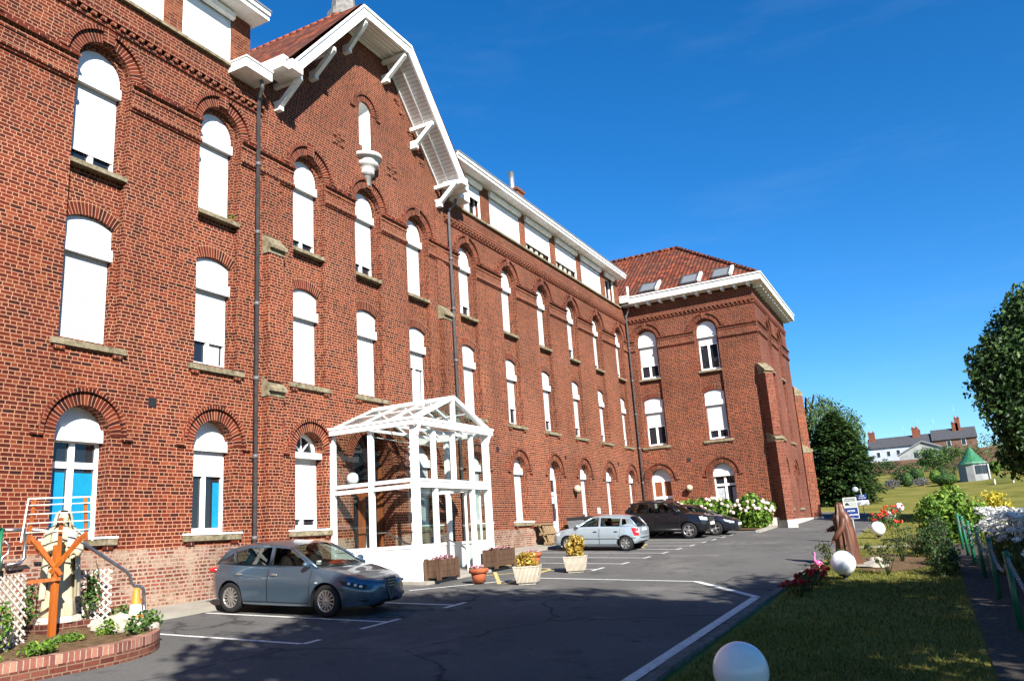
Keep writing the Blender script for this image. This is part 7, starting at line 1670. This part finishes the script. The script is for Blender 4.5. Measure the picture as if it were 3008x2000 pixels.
for k, (x, y, rx, h, lab) in enumerate(((112,-9.5,1.8,1.1,'bushy shrub before the left part of the brown garden wall'),(110,-12.5,1.6,0.9,'second bushy shrub before the brown garden wall'),(114,-17.5,2.0,1.6,'large bush before the garden wall left of the hut roof'),(112,-20.5,2.2,1.9,'large bush behind the pointed hut roof'),(113,-24,2.2,1.6,'bush before the garden wall behind the big dark tree'),(113,-14.8,1.5,1.0,'bush between the fruit trees before the garden wall'))):
    shrub('wall_bush', lab, x, y, (rx,rx,h), 1100, 0.22, 'l_mid' if k % 2 else 'l_dark', 'bush', 'bushes before the garden wall', 170+k, stem=False)
tree('fruit_tree', 'broad low fruit tree with a bare short trunk on the far lawn', (88,-14.3,gz(88,-14.3)), (88,-14.4,gz(88,-14.3)+2.35), (1.5,1.45,1.0), 2600, 0.17, 'l_mid', tr=0.10, branches=7, seed=141)
tree('fruit_tree', 'smaller fruit tree behind the broad one', (96,-16.3,gz(96,-16.3)), (96,-16.3,gz(96,-16.3)+2.1), (1.1,1.1,1.1), 1500, 0.17, 'l_mid', tr=0.08, branches=6, seed=142)
# round hut
kx, ky = 84.0, -17.55; z = gz(kx, ky); hu = thing('garden_hut', 'small round hut with a pointed green roof on the far lawn', 'hut', (kx, ky, z))
b = MB(); b.lathe([(1.18,z-0.2),(1.18,z+1.55)], (kx,ky,0), 12, s=False); b.build('wall', M['render_grey'], hu)
b = MB(); b.lathe([(1.28,z+1.40),(1.02,z+1.62),(0.72,z+1.98),(0.40,z+2.45),(0.16,z+2.85),(0.0,z+3.02)], (kx,ky,0), 16, s=False); b.build('roof', M['green_roof'], hu)
for a in (200, 230):
    b = MB(); d = Vector((math.cos(R(a)), math.sin(R(a)), 0)); s = Vector((-d.y,d.x,0)); c = Vector((kx,ky,z))+d*1.17; b.face([c-s*0.28+Vector((0,0,0.5)), c+s*0.28+Vector((0,0,0.5)), c+s*0.28+Vector((0,0,1.25)), c-s*0.28+Vector((0,0,1.25))]); b.build('window', M['pane'], hu)
b = MB(); d = Vector((math.cos(R(262)), math.sin(R(262)), 0)); s = Vector((-d.y,d.x,0)); c = Vector((kx,ky,z))+d*1.2; b.prism([c-s*0.4, c+s*0.4, c+s*0.4+Vector((0,0,1.35)), c-s*0.4+Vector((0,0,1.35))], d*0.04); b.build('door', M['curtain'], hu)
bx, by = 77,-19.3; z = gz(bx,by); be = thing('garden_bench', 'pale green bench on the far lawn right of the hut', 'bench', (bx,by,z)); b = MB(); b.box(bx-0.2,by-0.75,z+0.40,bx+0.2,by+0.75,z+0.45); b.build('seat', M['green_paint'], be)
for s in (-0.65,0.65): b = MB(); b.box(bx-0.18,by+s-0.04,z-0.05,bx+0.18,by+s+0.04,z+0.40); b.build('leg', M['sign_white'], be)
gw = thing('garden_wall', 'long brown garden wall behind the clipped shrubs', 'wall', (117,-14,gz(117,-14)))
b = MB()
for k in range(24): y = 6.0-k*1.5; b.box(117,y-1.5,gz(117,y)-0.5,117.3,y,gz(117,y)+1.05+0.05*k)
b.build('wall', M['wall_brown'], gw)
# two far houses, a grey boarded shed in front of them
def house(x, y0, y1, ze, zr, zb, dep, wallm, label, wins, chims, cat='house', roofm='slate'):
    h = thing('terraced_house', label, cat, (x, (y0+y1)/2, zb), 'houses behind the garden'); b = MB(); b.box(x,min(y0,y1),zb,x+dep,max(y0,y1),ze); b.build('wall', M[wallm], h)
    r_ = MB(); ya, yb = min(y0,y1)-0.3, max(y0,y1)+0.3; r_.prism([(x-0.5,ya,ze-0.05),(x+dep+0.5,ya,ze-0.05),(x+dep/2,ya,zr)], (0,yb-ya,0)); ro = r_.build('roof', M[roofm], h)
    for (y, z0, w, hh) in wins:
        m = MB(); m.box(x-0.06,y-w/2-0.08,z0-0.1,x-0.001,y+w/2+0.08,z0+hh+0.08); o = m.build('window', M['white'], h); p = MB(); p.box(x-0.08,y-w/2,z0,x-0.061,y+w/2,z0+hh); p.build('pane', M['pane'], o)
    for (y, w, z1) in chims:
        c = MB(); xc = x+dep*0.42; c.box(xc-0.6,y-w/2,zr-1.2,xc+0.6,y+w/2,z1); c.box(xc-0.7,y-w/2-0.1,z1,xc+0.7,y+w/2+0.1,z1+0.15); co = c.build('chimney', M['attic'], ro)
        pt_ = MB()
        for q in (-0.3, 0.3): pt_.cyl((xc,y+q*w,z1+0.15), (xc,y+q*w,z1+0.7), 0.2, 0.17, 10)
        pt_.build('chimney_pot', M['terracotta'], co)
    return h
HX = 260
house(HX, 1.4, -15.2, 19.7, 22.8, 5, 9, 'render_white', 'white rendered far house under a long dark slate roof', [(-0.9,17.0,0.9,1.5),(-3.6,17.1,0.9,1.5),(-6.2,17.2,0.9,1.5),(-9.0,17.2,0.9,1.5),(-0.9,14.0,0.9,1.3)], [(0.4,1.8,24.5),(-11.4,1.7,24.6)])
house(HX, -15.6, -26.5, 20.3, 23.6, 5, 9, 'wall_brown', 'brown far house joined to the right of the white one', [(-19.5,18.2,0.9,1.6),(-23.2,18.4,1.0,1.7)], [(-21.8,1.6,24.9),(-22.6,1.3,26.2)])
house(HX+18, -1.0, -10.5, 22.2, 24.2, 5, 8, 'wall_brown', 'rear far house of which only the dark roof shows', [], [(-12.0,1.3,25.3)])
sx_ = 250; sd_ = thing('boarded_shed', 'grey boarded gabled shed in front of the far white house', 'shed', (sx_,-12.4,12)); b = MB()
k_ = 250/130.0
yc, ap, wl2, ev2 = -14.4+0.88*k_, 2+9.18*k_, 3.2*k_, 2+7.5*k_
b.prism([(sx_,yc+wl2,5),(sx_,yc-wl2,5),(sx_,yc-wl2,ev2+0.6),(sx_,yc,ap),(sx_,yc+wl2,ev2)], (7,0,0)); b.build('wall', M['render_grey'], sd_)
r_ = MB()
for s, e in ((1,ev2),(-1,ev2+0.6)): r_.bar((sx_-0.4,yc,ap+0.15), (sx_-0.4,yc+s*(wl2+0.5),e+0.02), 0.3, 0.25, (1,0,0)); r_.face([(sx_-0.4,yc,ap+0.28),(sx_+7.2,yc,ap+0.28),(sx_+7.2,yc+s*(wl2+0.5),e+0.12),(sx_-0.4,yc+s*(wl2+0.5),e+0.12)])
r_.build('roof', M['zinc'], sd_)
for (y, z0) in ((yc+1.9,15.4),(yc+2.9,13.0)): p = MB(); p.box(sx_-0.05,y-0.5,z0,sx_-0.001,y+0.5,z0+1.5); p.build('window', M['pane'], sd_)
b = MB(); b.box(248,-4.5,5,252,1.0,13.3); o = b.build('low_outhouse', M['attic']); tag(o, 'low red brick outhouse below the far white house', 'outhouse')
b = MB(); b.prism([(247.5,-5,13.301),(252.5,-5,13.301),(250,-5,14.0)], (0,6.3,0)); b.build('roof', M['white'], o)
for (x, y, z0, h, lab) in ((262,0.6,24.3,2.8,'leftmost aerial on the far houses'),(262,-8.6,22.6,3.2,'short aerial left of the middle chimney'),(263,-12.6,24.4,3.2,'aerial on the middle chimney'),(262,-16.6,22.8,4.8,'tall thin aerial on the far roof'),(262,-22.2,25.6,4.6,'rightmost aerial on the far houses')): tag(aerial((x,y,z0), h, None, 'roof_aerial', 1.3), lab, 'aerial', 'aerials on the far roofs')

# ------------------------------------------------------------ trees
# dark conifer right of the wing
def conifer(x, y, h, r_, label, seed, n=20000, mat='l_dark'):
    z = gz(x,y); t = thing('conifer', label, 'tree', (x,y,z)); b = MB(); b.tube([(x,y,z-0.2),(x,y,z+h*0.92)], [0.28,0.04], 8); r2 = random.Random(seed)
    c = MB(); m = 0
    nb = 200
    for k in range(nb):
        v = (k/nb)**0.9; zz = z+0.25+v*(h-0.5); L = r_*(1-0.80*v**2.2)*r2.uniform(0.82,1.06)*(0.80+0.2*min(1,v*6)); a = k*2.399+r2.uniform(-.3,.3); d = Vector((math.cos(a), math.sin(a), 0))
        if v > 0.93: L *= 0.6
        b.tube([(x,y,zz), (x+d.x*L*0.9,y+d.y*L*0.9,zz+0.15-L*0.10)], [0.045,0.012], 5)
        for q in range(int(n/nb)):
            u = r2.uniform(0.12,1.0)**0.7; s = r2.gauss(0,0.20*L*0.6); p = Vector((x,y,zz))+d*L*u+Vector((-d.y,d.x,0))*s+Vector((0,0,r2.gauss(0,0.10)+0.15*u-L*0.16*u*u)); 
            dr = (d+Vector((r2.gauss(0,.4),r2.gauss(0,.4),r2.gauss(-0.2,.3)))).normalized(); w = dr.cross(Vector((0,0,1))).normalized(); Lf = r2.uniform(0.22,0.46); w = (w+Vector((0,0,r2.gauss(0,.5)))).normalized()*Lf*0.26; tone = r2.random()
            c.face([p-dr*Lf*0.3, p+w, p+dr*Lf*0.7, p-w], 0, [(tone,0.5)]*4)
    b.build('trunk', M['bark'], t); c.build('crown', M[mat], t)
conifer(65.5,-8.15,6.9,2.95,'broad dark green conifer right of the brick wing',151)
# weeping tree behind
def weeping(x, y, h, r_, label, seed, n=260):
    z = gz(x,y); t = thing('weeping_tree', label, 'tree', (x,y,z)); b = MB(); r2 = random.Random(seed); b.tube([(x,y,z-0.2),(x+0.2,y,z+h*0.45),(x-0.1,y+0.2,z+h*0.9)], [0.38,0.26,0.08], 9); c = MB()
    for k in range(14): a = k*2.4; d = Vector((math.cos(a),math.sin(a),0)); q = r_*r2.uniform(0.5,0.85); b.tube([(x,y,z+h*0.5),(x+d.x*q*0.5,y+d.y*q*0.5,z+h*r2.uniform(.8,.95)),(x+d.x*q,y+d.y*q,z+h*r2.uniform(.7,.85))], [0.11,0.07,0.02], 6)
    b.build('trunk', M['bark'], t)
    for k in range(n):
        a = r2.uniform(0,6.283); q = r_*math.sqrt(r2.uniform(0.10,1.0)); top = z+h*(1.0-0.30*(q/r_)**2)*r2.uniform(0.90,1.02); L = (top-z)*r2.uniform(0.25,0.86)*(0.35+0.65*q/r_); px, py = x+math.cos(a)*q, y+math.sin(a)*q
        m = int(L/0.11)
        for i in range(m):
            p = Vector((px+r2.gauss(0,.09)+math.cos(a)*0.10*i*0.1, py+r2.gauss(0,.09), top-i*0.11+r2.gauss(0,.05))); d = Vector((r2.gauss(0,.35),r2.gauss(0,.35),-1)).normalized(); w = d.cross(Vector((r2.gauss(0,1),r2.gauss(0,1),0))).normalized(); Lf = r2.uniform(0.14,0.26); tone = r2.random()
            c.face([p, p+d*Lf*0.5+w*Lf*0.30, p+d*Lf, p+d*Lf*0.5-w*Lf*0.30], 0, [(tone,0.5)]*4)
    c.build('crown', M['l_weep'], t)
weeping(70.5,-5.4,9.0,4.6,'tall weeping tree with hanging branches behind the conifer',152,420); weeping(67.0,-2.4,9.6,3.0,'weeping tree partly hidden behind the brick wing',153,230)
tree('dark_tree', 'big dense dark tree at the right edge over the far lawn', (45.6,-20.1,gz(45.6,-20.1)), (45.6,-20.1,7.5), (3.55,3.4,4.3), 34000, 0.28, 'l_dark', tr=0.34, branches=12, seed=154, extra=(((44.4,-18.7,5.8),(1.9,1.8,2.5),6000),((45.0,-19.5,4.3),(2.6,2.4,1.5),5000),((45.1,-21.5,9.9),(2.2,2.1,2.2),5000),((44.7,-18.3,8.0),(1.8,1.7,1.9),4500)), lump=0.6)
# trees beside and behind the photographer, which shade the foreground
SH = [((0.4,-24.6),(0.3,-24.2,12.4),(3.4,3.2,2.9),9000,208),((-1.8,-25.8),(-1.7,-25.4,12.6),(3.6,3.3,3.0),8500,210),((-7.0,-11.0),(-7.0,-11.0,6.5),(3.6,4.0,3.6),7500,212),((-7.5,-17.5),(-7.5,-17.5,8.0),(3.8,4.0,4.2),8000,213),((4.7,-18.4),(4.6,-18.3,7.9),(3.3,3.1,2.9),9500,201),((8.7,-24.2),(8.4,-24.4,8.0),(3.7,3.4,3.0),9500,202),((1.0,-19.8),(1.0,-19.8,7.7),(3.4,3.2,3.0),9500,203),((11.3,-26.8),(11.1,-26.9,7.9),(3.4,3.1,2.9),8500,204),((-2.3,-22.6),(-2.3,-22.7,7.7),(3.5,3.3,3.0),8500,205),((4.0,-22.8),(4.1,-22.8,7.9),(3.5,3.3,3.0),9500,206)]  # tall row and yard trees: unseen, added to block sky light and deepen shade
sh_l = ['tall leafy tree behind the photographer, nearest of the tall row','tall leafy tree behind the photographer, leftmost of the tall row','leafy tree in the yard behind the photographer by the building','leafy tree in the yard directly behind the photographer','leafy garden tree standing behind the photographer, middle of the front row','leafy garden tree to the right of the photographer, back row','leafy garden tree left in the front row behind the photographer','leafy garden tree of the back row farthest to the right','leftmost leafy garden tree of the back row','leafy garden tree in the middle of the back row']
for ((bx,by), c, rad, n, sd), lab in zip(SH, sh_l): tree('garden_tree', lab, (bx,by,gz(bx,by)), (c[0],c[1],c[2]+gz(bx,by)*0.0), rad, n, 0.34, 'l_mid', tr=0.22, branches=9, group='garden trees by the path', seed=sd, lump=0.5, extra={201: [((3.7,-18.9,10.5),(3.1,2.9,2.2),6500)], 203: [((0.7,-19.4,9.7),(3.1,2.9,2.2),6500)]}.get(sd, ()))
